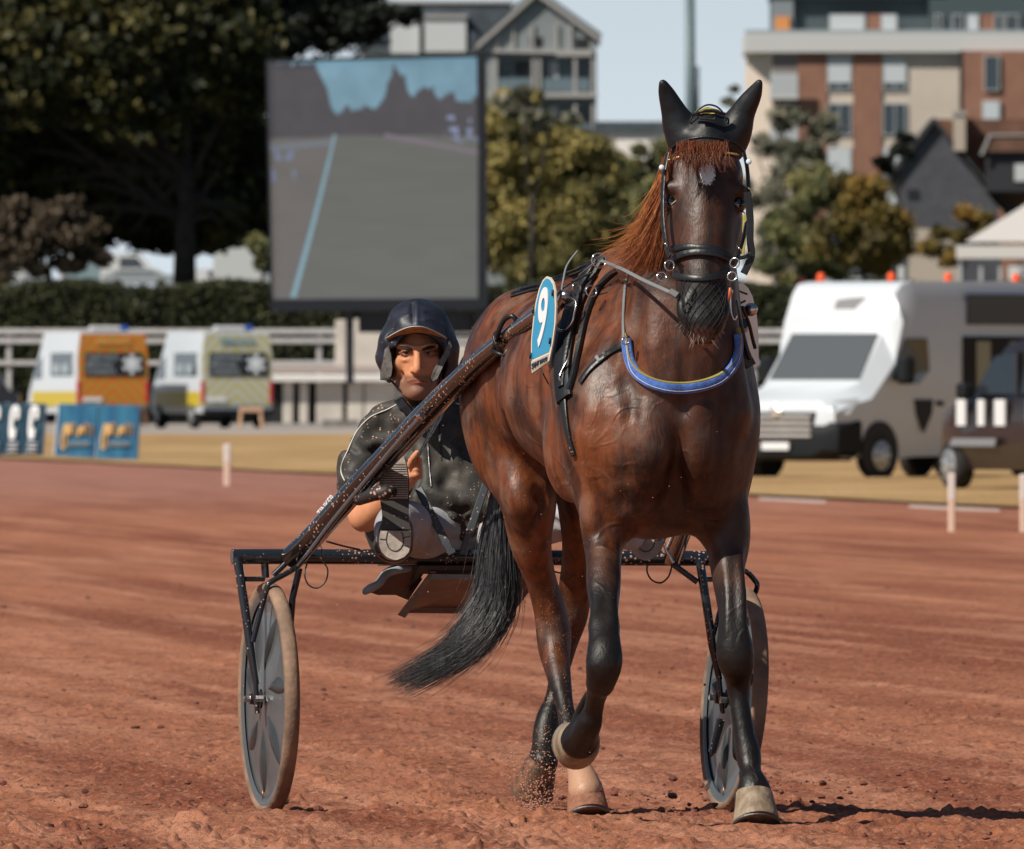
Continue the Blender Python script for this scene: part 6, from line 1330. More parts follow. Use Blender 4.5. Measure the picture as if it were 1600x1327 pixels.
# slate-gabled house
h = Bld('gabled_house', 'house with a dark slate gable, brown tiled roof, chimney and dormer at right', 1470, 900)
shg = mat('slate_shingle', (.062, .065, .078), .7, var=.15, vscale=1.5); tile = mat('brown_tile', (.13, .065, .042), .85, var=.3, vscale=1.2); stone = mat('stone_cream', (.42, .36, .30), .9)
h.pri('wall', [(1418, 440), (1418, 330), (1390, 276), (1459, 190), (1560, 322), (1560, 440)], 0, 9, shg); h.blk('lower_wall', 1419, 1500, 358, 470, -.1, .05, stone)
h.pri('verge', [(1384, 280), (1459, 183), (1590, 340), (1590, 346), (1459, 191), (1388, 283)], -.4, 9.4, mat('verge_dark', (.03, .03, .035), .7))
h.pri('roof', [(1461, 186), (1700, 186), (1700, 352), (1594, 352)], .6, 1.6, tile)
ch = h.blk('chimney', 1490, 1508, 180, 236, -.6, .5, stone); h.blk('chimney_cap', 1488, 1510, 174, 180, -.7, .6, trim, ch)
dm = h.blk('dormer', 1540, 1700, 238, 300, -1.6, .6, mat('dormer_cheek', (.022, .022, .028), .7)); h.pri('dormer_roof', [(1534, 238), (1545, 210), (1700, 210), (1700, 238)], -2.0, .6, tile, dm); h.pri('dormer_trim', [(1529, 243), (1543, 211), (1700, 208), (1700, 211), (1546, 214), (1534, 243)], -2.1, -2.0, trim, dm); h.blk('window', 1584, 1620, 257, 284, -1.7, -1.6, whit, dm)
h.blk('gable_window', 1418, 1436, 296, 312, -.05, .1, MATS['dark_opening'])
h2 = Bld('low_white_building', 'low white building with a dark flat roof left of the horse ears', 980, 1000); h2.blk('wall', 932, 1040, 206, 470, 0, 8, mat('bright_white', (.80, .74, .70), .8)); h2.blk('roof', 928, 1044, 190, 206, -.3, 8, slate); h2.blk('window', 932, 952, 222, 270, -.08, .05, mat('blue_glass', (.25, .33, .40), .3))
h3 = Bld('small_white_house', 'small white house seen beyond the dark tree, left of the screen', 365, 650); h3.pri('wall', [(333, 460), (333, 385), (352, 352), (400, 352), (408, 385), (408, 460)], 0, 4, whit); h3.pri('roof', [(346, 362), (356, 346), (402, 346), (412, 372)], -.3, 4.2, mat('pale_slate', (.30, .34, .37), .7)); h3.blk('chimney', 360, 366, 338, 350, .5, 1, trim)
mast = empty('steel_mast', (W(1080, 0, 1100).x, 1100, float(gz(1100))), 'tall grey steel mast standing against the pale sky', 'mast'); mm = mat('mast_steel', (.10, .14, .155), .5, .3)
a = W(1080, 470, 1100); t_ = W(1078, -60, 1100); MB().tube([a, t_], [.42, .30], 14).obj('pole', mm, mast, True); MB().tube([W(1090, 200, 1100), W(1090, 104, 1100)], .12, 8).obj('ladder_rail', mm, mast, True)
# white pavilion
pv = empty('pavilion', (W(1600, 0, 640).x, 640, float(gz(640))), 'white pointed pavilion tent at the right edge behind the vehicles', 'pavilion')
ap = W(1640, 296, 642); q = [W(1508, 378, 638), W(1740, 378, 638), W(1740, 378, 646), W(1518, 378, 646)]; mb = MB(); mb.add([ap] + q, [(0, 1, 2), (0, 2, 3), (0, 3, 4), (0, 4, 1), (4, 3, 2, 1)]); mb.obj('canopy', mat('tent_canvas', (.50, .48, .46), .8), pv)
MB().box(W(1494, 0, 637).x, W(1740, 0, 637).x, 637, 637.1, W(0, 404, 637).z, W(0, 384, 637).z).obj('valance', mat('tent_white', (.66, .63, .60), .8), pv)
for x in (1498, 1530, 1560, 1592): MB().box(W(x, 0, 637.3).x, W(x + 5, 0, 637.3).x, 637.2, 637.5, W(0, 470, 637).z, W(0, 404, 637).z).obj('post', wfr, pv)
# ================================================================== TRACKSIDE
rail_m = mat('white_rail', (.44, .43, .43), .6, var=.1, vscale=3)
fe = empty('rail_fence', (-8, 478, .3), 'white railing with posts crossing behind the vans and the screen', 'fence')
def rbar(nm, y0, y1, x0=-30, x1=1640, Y=478, m=rail_m): return MB().box(W(x0, 0, Y).x, W(x1, 0, Y).x, Y - .05, Y + .05, W(0, y1, Y).z, W(0, y0, Y).z, .02).obj(nm, m, fe)
rbar('top_rail', 514, 522.5); rbar('middle_rail', 529, 537); rbar('bottom_rail', 564, 571)
for i, x in enumerate(range(10, 1640, 97)): mb = MB(); Y = 478; mb.box(W(x, 0, Y).x, W(x + 8, 0, Y).x, Y + .06, Y + .16, W(0, 668, Y).z, W(0, 518, Y).z, .02); mb.obj('post', rail_m, fe)
bw = empty('low_wall', (-3, 474, .3), 'low white wall with dark gaps and a pale ledge behind the driver', 'wall')
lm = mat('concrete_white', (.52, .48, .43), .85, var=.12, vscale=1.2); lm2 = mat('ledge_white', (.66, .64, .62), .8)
def wbar(nm, x0, x1, y0, y1, m, dy=0, th=.4): return MB().box(W(x0, 0, 474).x, W(x1, 0, 474).x, 474 + dy, 474 + dy + th, W(0, y1, 474).z, W(0, y0, 474).z, .03).obj(nm, m, bw)
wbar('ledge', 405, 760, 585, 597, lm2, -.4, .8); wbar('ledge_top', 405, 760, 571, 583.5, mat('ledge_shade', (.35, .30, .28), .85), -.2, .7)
wbar('pillar', 524, 541, 500, 582, lm, .05); wbar('pillar', 552, 600, 499, 582, lm, .05); wbar('pillar', 600, 640, 503, 582, lm, .12); wbar('pillar', 700, 735, 540, 582, lm, .12)
for x0, x1 in ((442, 458), (468, 482), (494, 536), (543, 568), (570, 620), (622, 680), (682, 740)): wbar('panel', x0, x1, 598, 662, lm, 0, .3)
wbar('gap_backing', 400, 760, 598, 664, mat('gap_dark', (.012, .013, .015), .9), .45, .1)
wbar('footing', 405, 760, 662, 668, mat('footing_grey', (.26, .25, .24), .9), -.5, 1)
bx = empty('planter_box', (W(525, 0, 455).x, 455, .28), 'weathered grey box on the gravel below the low wall', 'box'); bm_ = mat('weathered_wood', (.16, .15, .14), .9, var=.3, vscale=3)
for i in range(3): MB().box(W(504, 0, 455).x, W(560, 0, 455).x, 455, 455.6, W(0, 681 - i * 9, 455).z, W(0, 674 - i * 9, 455).z, .02).obj('board', bm_, bx)
def post(px, y0, y1, lab):
    s_ = (y1 - HY) / CAMH; Y = FPX / s_ ; w = 5.5 * Y / FPX; p = W(px, y1, Y); r0 = empty('marker_post', (p.x, Y, 0), lab, 'marker post', 'white marker posts along the track')
    MB().box(p.x - w, p.x + w, Y - w, Y + w, -.1, W(0, y0, Y).z, w * .25).obj('stake', mat('post_wood', (.66, .48, .38), .8), r0)
    MB().box(p.x - w * 1.05, p.x + w * 1.05, Y - w * 1.05, Y + w * 1.05, W(0, y0 + (y1 - y0) * .45, Y).z, W(0, y0 - 1, Y).z, w * .25).obj('sleeve', mat('post_white', (.66, .60, .56), .6), r0)
post(355, 695, 759, 'short white marker post at the track edge left of the driver'); post(1487, 741, 831, 'short white marker post in front of the dark people carrier'); post(1599, 742, 830, 'short white marker post cut off by the right edge of the photo')
# wooden trestle
tr_ = empty('wooden_trestle', (W(393, 0, 440).x, 440, .26), 'small light wooden trestle standing by the yellow-grey ambulance', 'trestle'); wd = mat('pine_wood', (.52, .32, .20), .7)
def W4(px, py, dy=0): return W(px, py, 440 + dy)
MB().box(W4(374, 0).x, W4(412, 0).x, 439.8, 440.2, W4(0, 644).z, W4(0, 637).z, .02).obj('top', wd, tr_)
for x0, x1 in ((377, 375), (407, 410)):
    for dy in (-.2, .2): MB().tube([W4(x0, 640, dy * .5), W4(x1, 670, dy)], .05, 6).obj('leg', wd, tr_)
w_ = empty('wooden_board', (W(226, 0, 430).x, 430, .25), 'plain brown board leaning beside the blue banners', 'board'); mb = MB(); v = [W(222, 640, 430), W(227, 632, 430), W(234, 664, 430.5), W(222, 664, 430.5)]; mb.add(v + [p + Vector((0, .06, 0)) for p in v], [(0, 1, 2, 3), (7, 6, 5, 4)] + [(i, (i + 1) % 4, 4 + (i + 1) % 4, 4 + i) for i in range(4)]); mb.obj('panel', mat('brown_board', (.25, .15, .10), .8), w_)
# banners
bb = mat('banner_blue', (.022, .085, .17), .9, spec=.1, col2=(.04, .15, .24), vscale=1.5, stretch=(3, 1, .4)); bd = mat('banner_dark', (.018, .045, .075), .9, spec=.1, col2=(.03, .07, .10), vscale=1.5); gold = mat('gold_print', (.62, .36, .10), .5); wht = mat('white_print', (.68, .70, .72), .5)
def banner(pix, m, lab, Y=303):
    r0 = empty('banner', (W(pix[3][0], 0, Y).x, Y, .02), lab, 'banner', 'blue advertising banners at the track edge'); mb = MB(); v = [W(x, y, Y + (x - 100) * -.004 - (y - 715) * .004) for x, y in pix]; t = Vector((0, .05, 0))
    mb.add(v + [p + t for p in v], [(0, 1, 2, 3), (7, 6, 5, 4)] + [(i, (i + 1) % 4, 4 + (i + 1) % 4, 4 + i) for i in range(4)]); mb.obj('sheet', m, r0); MB().tube([v[3] + t, v[0] + t * 1.5], .025, 6).obj('frame', wfr, r0); MB().tube([v[2] + t, v[1] + t * 1.5], .025, 6).obj('frame', wfr, r0); return r0
def strokes(root, polys, r, m, nm, Y=303):
    for P in polys: MB().tube([W(x, y, Y - .06 + (x - 100) * -.004 - (y - 715) * .004) for x, y in (crom(np.array(P, float), 4) if len(P) > 2 else P)], r, 6, sq=.5).obj(nm, m, root)
for dx, lab in ((0, 'blue banner with gold script, left one of the pair before the orange ambulance'), (63, 'blue banner with gold script, right one of the pair before the orange ambulance')):
    b_ = banner([(92 + dx, 631 + dx * .02), (153 + dx * 1.03, 632 + dx * .02), (147 + dx * 1.06, 716 + dx * .05), (85 + dx * 1.03, 712 + dx * .07)], bb, lab)
    strokes(b_, [[(101 + dx, 663), (97 + dx, 680), (96 + dx, 695), (99 + dx, 702), (103 + dx, 694), (103 + dx, 678), (104 + dx, 662)], [(105 + dx, 680), (108 + dx, 662), (111 + dx, 680), (114 + dx, 663), (117 + dx, 663), (118 + dx, 681)], [(122 + dx, 682), (125 + dx, 667), (127 + dx, 676), (129 + dx, 664), (131 + dx, 680), (134 + dx, 663), (137 + dx, 664), (137 + dx, 678)], [(140 + dx, 664), (144 + dx, 666), (142 + dx, 682)]], .022, gold, 'script')
    strokes(b_, [[(106 + dx, 696), (140 + dx, 696)], [(106 + dx, 692), (140 + dx, 692)]], .020, mat('gold_small', (.40, .33, .24), .6), 'small_print')
for x0, lab in ((42, 'dark blue banner with white hooked emblem, right of the pair at the left edge'), (12, 'dark blue banner with white hooked emblem, left of the pair at the left edge'), (-18, 'dark blue banner cut off by the left edge of the photo')):
    b_ = banner([(x0, 630), (x0 + 29, 631), (x0 + 24, 712), (x0 - 4, 711)], bd, lab)
    strokes(b_, [[(x0 + 15, 655), (x0 + 16, 641), (x0 + 12, 636), (x0 + 8, 642), (x0 + 6, 660), (x0 + 5, 676), (x0 + 7, 686), (x0 + 9, 680), (x0 + 10, 670)]], .040, wht, 'emblem'); strokes(b_, [[(x0 + 1, 693), (x0 + 16, 693)], [(x0 + 1, 699), (x0 + 15, 699)], [(x0, 705), (x0 + 15, 705)]], .034, wht, 'small_print')
# ================================================================== VEHICLES
def wheel_l(par, l, w, z, r, side, m1=None):
    """wheel in local coordinates, axis along local y"""
    o = MB().lathe([(r * .62, -.11), (r * .9, -.115), (r, -.07), (r, .07), (r * .9, .115), (r * .62, .11)], (l, w, z), (0, 1, 0), 28, cap=True); t = lobj(o, 'wheel', mat('car_tyre', (.016, .016, .017), .85), par, False, 40)
    q = MB().lathe([(r * .64, .0), (r * .60, .03), (r * .20, .055), (.02, .06)], (l, w + side * .10, z), (0, side, 0), 24); rim = lobj(q, 'rim', m1 or mat('hub_cap', (.42, .44, .46), .35, .6), t, False, 40)
    for k_ in range(7): a_ = 2 * math.pi * k_ / 7; lobj(MB().lathe([(r * .075, 0), (r * .075, .012)], (l + math.cos(a_) * r * .42, w + side * .135, z + math.sin(a_) * r * .42), (0, side, 0), 8), 'rim_hole', MATS['car_tyre'], rim)
    return t
def loftbody(sec, nm, m, par, ang=35):
    """sections (l, [(w, z), ...]) from front to back, right-hand half; mirrored"""
    V = []; F = []; k_ = len(sec[0][1]); n2 = 2 * k_
    for l, pr in sec: V += [(l, -w, z) for w, z in pr] + [(l, w, z) for w, z in pr[::-1]]
    for i in range(len(sec) - 1):
        for j in range(n2): F.append((i * n2 + j, i * n2 + (j + 1) % n2, (i + 1) * n2 + (j + 1) % n2, (i + 1) * n2 + j))
    F += [tuple(range(n2)), tuple(range((len(sec) - 1) * n2 + n2 - 1, (len(sec) - 1) * n2 - 1, -1))]
    mb = MB(); mb.add(V, F); return lobj(mb, nm, m, par, False, ang)
def lquad(par, pts, nm, m, th=(0, 0, .0)):
    n_ = len(pts); p = [Vector(q) for q in pts]; nrm = (p[1] - p[0]).cross(p[2] - p[0]).normalized() * .012; mb = MB(); mb.add([a + nrm for a in p] + [a - nrm for a in p], [tuple(range(n_)), tuple(range(2 * n_ - 1, n_ - 1, -1))] + [(i, (i + 1) % n_, n_ + (i + 1) % n_, n_ + i) for i in range(n_)]); return lobj(mb, nm, m, par)
van_w = mat('van_white', (.56, .61, .66), .42, coat=.15); van_d = mat('van_bumper', (.008, .010, .013), .6, spec=.2); vgl = mat('car_glass', (.02, .025, .03), .06, spec=1); chrome = mat('grille_chrome', (.85, .83, .80), .38, .8)
# --- white lorry (photo right): local +x forward, y to its left (photo right side is local -... )
Yv = 238.0; O = W(1217, 750, Yv); fwd = (-.60, -.80)
v1 = empty('white_van', (O.x, Yv, .0), 'large white high-roofed van facing left with orange roof beacons and dark shield emblems', 'van', None, hdg(fwd))
S1 = [(0, [(.70, .36), (.80, .5), (.80, .8), (.62, .98)]), (-.06, [(.80, .32), (.95, .5), (.94, .95), (.70, 1.12)]), (-.35, [(.90, .30), (1.02, .6), (1.0, 1.05), (.74, 1.22)]), (-.85, [(.95, .30), (1.04, .6), (1.02, 1.15), (.80, 1.38)]), (-1.42, [(.95, .30), (1.04, .8), (1.02, 1.65), (.80, 2.10)]), (-1.47, [(.95, .30), (1.04, .9), (1.04, 1.9), (.84, 2.30)]), (-1.58, [(.95, .30), (1.05, .9), (1.05, 2.25), (.90, 2.66)]), (-1.74, [(.95, .30), (1.05, .9), (1.05, 2.42), (.92, 2.80)]), (-2.0, [(.95, .32), (1.05, .9), (1.05, 2.50), (.92, 2.84)]), (-7.6, [(.95, .36), (1.06, .9), (1.06, 2.52), (.94, 2.86)])]
loftbody(S1, 'body', van_w, v1)
SD = 1      # the side we see is local +y
lquad(v1, [(-.87, .79, 1.43), (-1.38, .76, 2.08), (-1.38, -.76, 2.08), (-.87, -.79, 1.43)], 'windscreen', mat('screen_glass', (.09, .10, .105), .12, spec=1, coat=1))
for t_, w0, w1 in ((0, .78, .70),):
    pass
bump_ = loftbody([(.05, [(.60, .34), (.82, .42), (.84, .62), (.80, .70)]), (-.05, [(.75, .28), (1.0, .40), (1.02, .74), (.9, .84)]), (-.55, [(.85, .26), (1.065, .40), (1.065, .82), (.9, .90)])], 'bumper', van_d, v1)
gr_ = lquad(v1, [(.03, .56, .58), (.0, .66, .96), (.0, -.66, .96), (.03, -.56, .58)], 'grille', van_d)
for i in range(4): lobj(MB().box(.035, .065, -.60 + i * .0, .60, .60 + i * .09, .645 + i * .09, .012), 'grille_bar', chrome, gr_)
lobj(MB().lathe([(.11, 0), (.11, .03), (.05, .05)], (.05, 0, .98), (1, 0, 0), 4), 'badge', chrome, gr_)
lquad(v1, [(.085, .24, .42), (.085, .24, .53), (.085, -.24, .53), (.085, -.24, .42)], 'number_plate', wht)
for sd_ in (1, -1):
    hl_ = lquad(v1, [(-.02, sd_ * .60, .93), (-.10, sd_ * .74, 1.10), (-.55, sd_ * 1.025, 1.16), (-.28, sd_ * 1.03, .93)], 'headlight', mat('headlight_glass', (.35, .37, .38), .1, spec=1)); lobj(MB().ball((-.12, sd_ * .85, .99), .07, 6), 'lamp', chrome, hl_)
    wheel_l(v1, -1.02, sd_ * .96, .34, .34, sd_); wheel_l(v1, -4.75, sd_ * .96, .34, .34, sd_); wheel_l(v1, -5.55, sd_ * .96, .34, .34, sd_)
    lobj(MB().lathe([(.43, -.02), (.43, .02)], (-1.02, sd_ * 1.045, .40), (0, 1, 0), 26), 'wheel_arch', mat('arch_black', (.012, .012, .014), .7), v1)
    lquad(v1, [(-1.30, sd_ * 1.052, 1.42), (-1.62, sd_ * 1.055, 2.02), (-2.16, sd_ * 1.06, 2.02), (-2.22, sd_ * 1.055, 1.55), (-1.95, sd_ * 1.055, 1.36)], 'side_window', vgl)
    mr_ = lobj(MB().box(-1.52, -1.30, min(sd_ * 1.1, sd_ * 1.34), max(sd_ * 1.1, sd_ * 1.34), 1.36, 1.76, .05), 'mirror', van_d, v1)
    lquad(v1, [(-2.40, sd_ * 1.063, .95 + .1), (-2.56, sd_ * 1.063, 1.05), (-2.56, sd_ * 1.063, 1.12), (-2.40, sd_ * 1.063, 1.12)], 'door_handle', van_d)
    lquad(v1, [(-1.85, sd_ * 1.062, 1.14), (-2.3, sd_ * 1.062, 1.14), (-2.28, sd_ * 1.062, .95), (-2.08, sd_ * 1.062, .66), (-1.9, sd_ * 1.062, .92)], 'shield_emblem', MATS['arch_black'])
    lquad(v1, [(-3.15, sd_ * 1.068, 2.22), (-3.15, sd_ * 1.075, 2.66), (-7.3, sd_ * 1.075, 2.66), (-7.3, sd_ * 1.068, 2.22)], 'display_panel', mat('panel_dark', (.010, .012, .020), .25)); 
    lquad(v1, [(-3.05, sd_ * 1.07, 1.0), (-3.05, sd_ * 1.07, 2.05), (-7.3, sd_ * 1.07, 2.05), (-7.3, sd_ * 1.07, 1.0)], 'hatch', MATS['gap_dark'])
    for i in range(5): x = -3.35 - i * .85; lquad(v1, [(x, sd_ * 1.09, 1.3), (x, sd_ * 1.09, 1.98), (x - .34, sd_ * 1.09, 1.98), (x - .34, sd_ * 1.09, 1.3)], 'hatch_window', mat('hatch_pale', (.28, .28, .20), .5))
lquad(v1, [(-1.565, .42, 2.61), (-1.565, .15, 2.60), (-1.56, -.10, 2.57), (-1.52, -.12, 2.42), (-1.475, .02, 2.22), (-1.51, .20, 2.38)], 'shield_emblem', mat('emblem_grey', (.20, .20, .21), .5))
for i, (l, w) in enumerate(((-2.0, -.70), (-2.0, .55), (-3.2, .70), (-4.9, .70))):
    lobj(MB().lathe([(.06, 0), (.06, .07), (.045, .11), (.01, .12)], (l, w, 2.85), (0, 0, 1), 14), 'beacon', mat('beacon_orange', (.85, .10, .02), .35), v1)
# --- dark people carrier in front
Y2 = 212.0; O = W(1582, 770, Y2); v2 = empty('dark_people_carrier', (O.x, Y2, 0), 'dark brown people carrier with white square stickers at the right edge', 'car', None, hdg((-.40, .917)))
car_d = mat('car_brown', (.016, .011, .011), .3, coat=.3)
S2 = [(.38, [(.55, .35), (.70, .45), (.70, .75), (.5, .85)]), (.25, [(.75, .28), (.88, .5), (.86, .95), (.62, 1.02)]), (-.1, [(.82, .26), (.93, .6), (.92, 1.05), (.70, 1.14)]), (-.55, [(.84, .26), (.95, .6), (.94, 1.12), (.76, 1.25)]), (-.95, [(.84, .26), (.95, .7), (.90, 1.20), (.72, 1.58)]), (-1.35, [(.84, .26), (.95, .8), (.86, 1.45), (.70, 1.84)]), (-1.8, [(.84, .26), (.95, .8), (.84, 1.62), (.66, 1.92)]), (-4.6, [(.84, .28), (.95, .8), (.84, 1.62), (.66, 1.92)]), (-4.9, [(.8, .4), (.9, .8), (.8, 1.5), (.6, 1.8)])]
loftbody(S2, 'body', car_d, v2)
for sd_ in (1, -1):
    lquad(v2, [(-.90, sd_ * .955, 1.22), (-1.42, sd_ * .900, 1.70), (-2.15, sd_ * .885, 1.74), (-2.15, sd_ * .955, 1.22)], 'side_window', vgl); lquad(v2, [(-2.25, sd_ * .955, 1.22), (-2.25, sd_ * .885, 1.74), (-3.3, sd_ * .885, 1.74), (-3.3, sd_ * .955, 1.22)], 'side_window', vgl); lquad(v2, [(-3.4, sd_ * .955, 1.22), (-3.4, sd_ * .885, 1.74), (-4.5, sd_ * .885, 1.70), (-4.5, sd_ * .955, 1.22)], 'side_window', vgl)
    lobj(MB().box(-2.22, -2.18, min(sd_ * .90, sd_ * .99), max(sd_ * .90, sd_ * .99), 1.2, 1.75), 'pillar', car_d, v2)
    for x, w_ in ((-.42, .26), (-1.04, .20), (-1.55, .30), (-2.5, .3)): lquad(v2, [(x, sd_ * .975, .82), (x, sd_ * .975, 1.15), (x - w_, sd_ * .975, 1.15), (x - w_, sd_ * .975, .82)], 'sticker', wht)
    lquad(v2, [(-.2, sd_ * .975, .56), (-.3, sd_ * .975, .66), (-1.6, sd_ * .975, .66), (-1.55, sd_ * .975, .56)], 'side_strip', mat('strip_grey', (.20, .21, .23), .3))
    wheel_l(v2, -.12 + .0, sd_ * .84, .32, .32, sd_); wheel_l(v2, -3.3, sd_ * .84, .32, .32, sd_); lobj(MB().box(-.95, -.72, min(sd_ * .95, sd_ * 1.15), max(sd_ * .95, sd_ * 1.15), 1.16, 1.36, .04), 'mirror', van_d, v2)
    lquad(v2, [(.26, sd_ * .60, .78), (.10, sd_ * .80, 1.0), (-.25, sd_ * .93, 1.04), (-.08, sd_ * .93, .82)], 'headlight', MATS['headlight_glass'])
lquad(v2, [(-.62, .70, 1.27), (-1.36, .66, 1.82), (-1.36, -.66, 1.82), (-.62, -.70, 1.27)], 'windscreen', vgl)
lobj(MB().box(-4.5, -1.9, -.60, -.56, 1.93, 1.98, .01), 'roof_bar', van_w, v2); lobj(MB().box(-4.5, -1.9, .56, .60, 1.93, 1.98, .01), 'roof_bar', van_w, v2)
# --- ambulances seen from behind
def chev(name, c1, c2, kq=3.1):
    k = nodes_mat(name); sx = k.n.new('ShaderNodeSeparateXYZ'); k.l.new(k.tc.outputs['Object'], sx.inputs[0]); t = k.mth('ADD', k.mth('ABSOLUTE', sx.outputs['Y']), sx.outputs['Z']); t = k.mth('FRACT', k.mth('MULTIPLY', t, kq)); c = k.mix(k.mth('GREATER_THAN', t, .5), c1, c2); k.l.new(c, k.b.inputs['Base Color']); k.b.inputs['Roughness'].default_value = .4; return k.m
def ambulance(px, lab, ch, topc, Yq=450):
    gzq = .28; p = W(px, 0, Yq); f_ = (-.27, .963); r0 = empty('ambulance', (p.x, Yq, gzq), lab, 'ambulance', 'two ambulances parked side by side', hdg(f_))
    # local: rear at x=0, front at +x
    S_ = [(0, [(.96, .42), (1.0, .8), (.99, 1.9), (.90, 2.62)]), (4.0, [(.96, .42), (1.0, .8), (.99, 1.9), (.90, 2.62)]), (4.5, [(.95, .42), (1.0, .8), (.96, 1.8), (.80, 2.45)]), (5.0, [(.95, .42), (.98, .8), (.94, 1.5), (.76, 1.9)]), (5.7, [(.9, .4), (.93, .7), (.9, 1.0), (.7, 1.2)])]
    loftbody(S_, 'body', van_w, r0); rd = lquad(r0, [(-.02, .95, .62), (-.02, .98, 1.9), (-.02, .90, 2.56), (-.02, -.90, 2.56), (-.02, -.98, 1.9), (-.02, -.95, .62)], 'rear_doors', ch)
    lquad(r0, [(-.05, .80, 1.42), (-.05, .78, 2.05), (-.05, -.80, 2.05), (-.05, -.86, 1.9), (-.05, -.86, 1.42)], 'rear_window', MATS['panel_dark'])
    Mx = Matrix(((0, 0, -1, -.07), (-1, 0, 0, 0), (0, 1, 0, 0), (0, 0, 0, 1)))
    def T(y, z): m_ = Mx.copy(); m_[1][3] = y; m_[2][3] = z; return m_
    for i, (t_, w_) in enumerate((('ASSISTANCE', .88), ('MEDICALE', .72), ("D'URGENCE", .80))): ltext(t_, w_, .13, 'window_lettering', mat('letter_grey', (.30, .36, .40), .5), r0, T(.74 - w_ / 2, 1.92 - i * .19), .01)
    for k_ in range(3):
        a_ = math.pi * k_ / 3; c, s_ = math.cos(a_), math.sin(a_); w1, w2 = .055, .27; pts = [(-w2, -w1), (w2, -w1), (w2, w1), (-w2, w1)]; lquad(r0, [(-.075 - k_ * .004, -.52 + x * s_ + y * c, 1.74 + x * c - y * s_) for x, y in pts], 'star_bar', mat('star_white', (.62, .68, .72), .5))
    ltext('AMBULANCE', .98, .18, 'roof_lettering', topc, r0, T(.02, 2.36), .02)
    lobj(MB().box(-.30, -.02, -.96, .96, .36, .52, .03), 'rear_bumper', van_d, r0); lobj(MB().box(-.06, -.03, .30, .84, .72, .84), 'number_plate', wht, r0)
    for sd_ in (1, -1):
        lobj(MB().box(-.05, .06, min(sd_ * .90, sd_ * 1.0), max(sd_ * .90, sd_ * 1.0), .68, 1.28, .02), 'tail_light', mat('tail_red', (.45, .02, .03), .3), r0)
        lquad(r0, [(.1, sd_ * 1.0, .60), (.1, sd_ * 1.003, 1.0), (4.9, sd_ * 1.003, 1.0), (4.9, sd_ * 1.0, .60)], 'yellow_stripe', mat('ambulance_yellow', (.50, .38, .02), .4))
        lquad(r0, [(.45, sd_ * 1.0, 1.42), (.5, sd_ * .985, 2.05), (2.9, sd_ * .985, 2.05), (2.9, sd_ * 1.0, 1.42)], 'side_window', vgl); lquad(r0, [(3.9, sd_ * 1.0, 1.35), (3.9, sd_ * .985, 1.95), (4.55, sd_ * .97, 1.8), (4.85, sd_ * .98, 1.35)], 'cab_window', vgl)
        for x0 in (.9, 1.9): lquad(r0, [(x0, sd_ * 1.012, 1.50), (x0, sd_ * 1.006, 1.75), (x0 + .7, sd_ * 1.006, 1.75), (x0 + .7, sd_ * 1.012, 1.50)], 'window_sticker', MATS['letter_grey'])
        wheel_l(r0, 1.05, sd_ * .9, .34, .34, sd_); wheel_l(r0, 4.7, sd_ * .9, .34, .34, sd_)
    lb = lobj(MB().box(.2, .5, -.3, .55, 2.62, 2.78, .04), 'light_bar', MATS['hatch_pale'] if False else wfr, r0); lobj(MB().box(.22, .48, -.52, -.3, 2.63, 2.79, .04), 'blue_light', mat('blue_lamp', (.02, .08, .35), .3), lb)
    return r0
ambulance(176, 'ambulance with orange and yellow chevrons on its rear doors', chev('chevron_orange', (.60, .13, .015), (.36, .25, .035)), MATS['gold_print'])
ambulance(370, 'ambulance with pale grey and yellow chevrons on its rear doors', chev('chevron_pale', (.46, .47, .45), (.44, .42, .16)), mat('letter_blue', (.12, .26, .38), .5))
# --- small parked vehicles beyond the hedge
def smallcar(px, pyb, Y, L, Hh, m, lab, kind='car', side=1, roof=.55, grp='vehicles parked beyond the hedge'):
    p = W(px, pyb, Y); r0 = empty('parked_' + kind, (p.x, Y, p.z), lab, kind, grp); w = .85
    if kind == 'car': prof = [(-L / 2, .3), (-L / 2, .8), (-L * .42, .9), (-L * .28, Hh), (L * .18, Hh), (L * .34, .92), (L / 2, .80), (L / 2, .3)]
    else: prof = [(-L / 2, .3), (-L / 2, Hh * .96), (-L * .47, Hh), (L * .26, Hh), (L * .38, Hh * .62), (L / 2, Hh * .5), (L / 2, .3)]
    prof = [(a_ * side, b_) for a_, b_ in prof]; lobj(MB().prism(prof, -w, w), 'body', m, r0)
    wi = [(-L * .38, .92), (-L * .26, Hh - .12), (L * .16, Hh - .12), (L * .28, .92)] if kind == 'car' else [(L * .05, Hh * .58), (L * .05, Hh * .88), (L * .24, Hh * .88), (L * .33, Hh * .58)]
    lobj(MB().prism([(a_ * side, b_) for a_, b_ in wi], -w - .02, -w + .1), 'window', vgl, r0)
    for x in (-L * .3, L * .3): lobj(MB().lathe([(.3, -.1), (.3, .1)], (x, -w + .08, .3), (0, 1, 0), 16), 'wheel', MATS['car_tyre'], r0)
    return r0
silver = mat('car_silver', (.38, .41, .43), .3, .3); whv = mat('caravan_white', (.62, .63, .64), .4)
smallcar(180, 450, 1010, 5.6, 2.1, whv, 'white camper parked under the dark tree beyond the hedge', 'van', 1); smallcar(218, 452, 985, 4.3, 1.15, silver, 'silver car parked in front of the white camper beyond the hedge'); smallcar(128, 450, 1000, 2.2, 1.7, mat('van_teal', (.22, .30, .33), .4), 'small blue-grey van left of the white camper', 'van', -1)
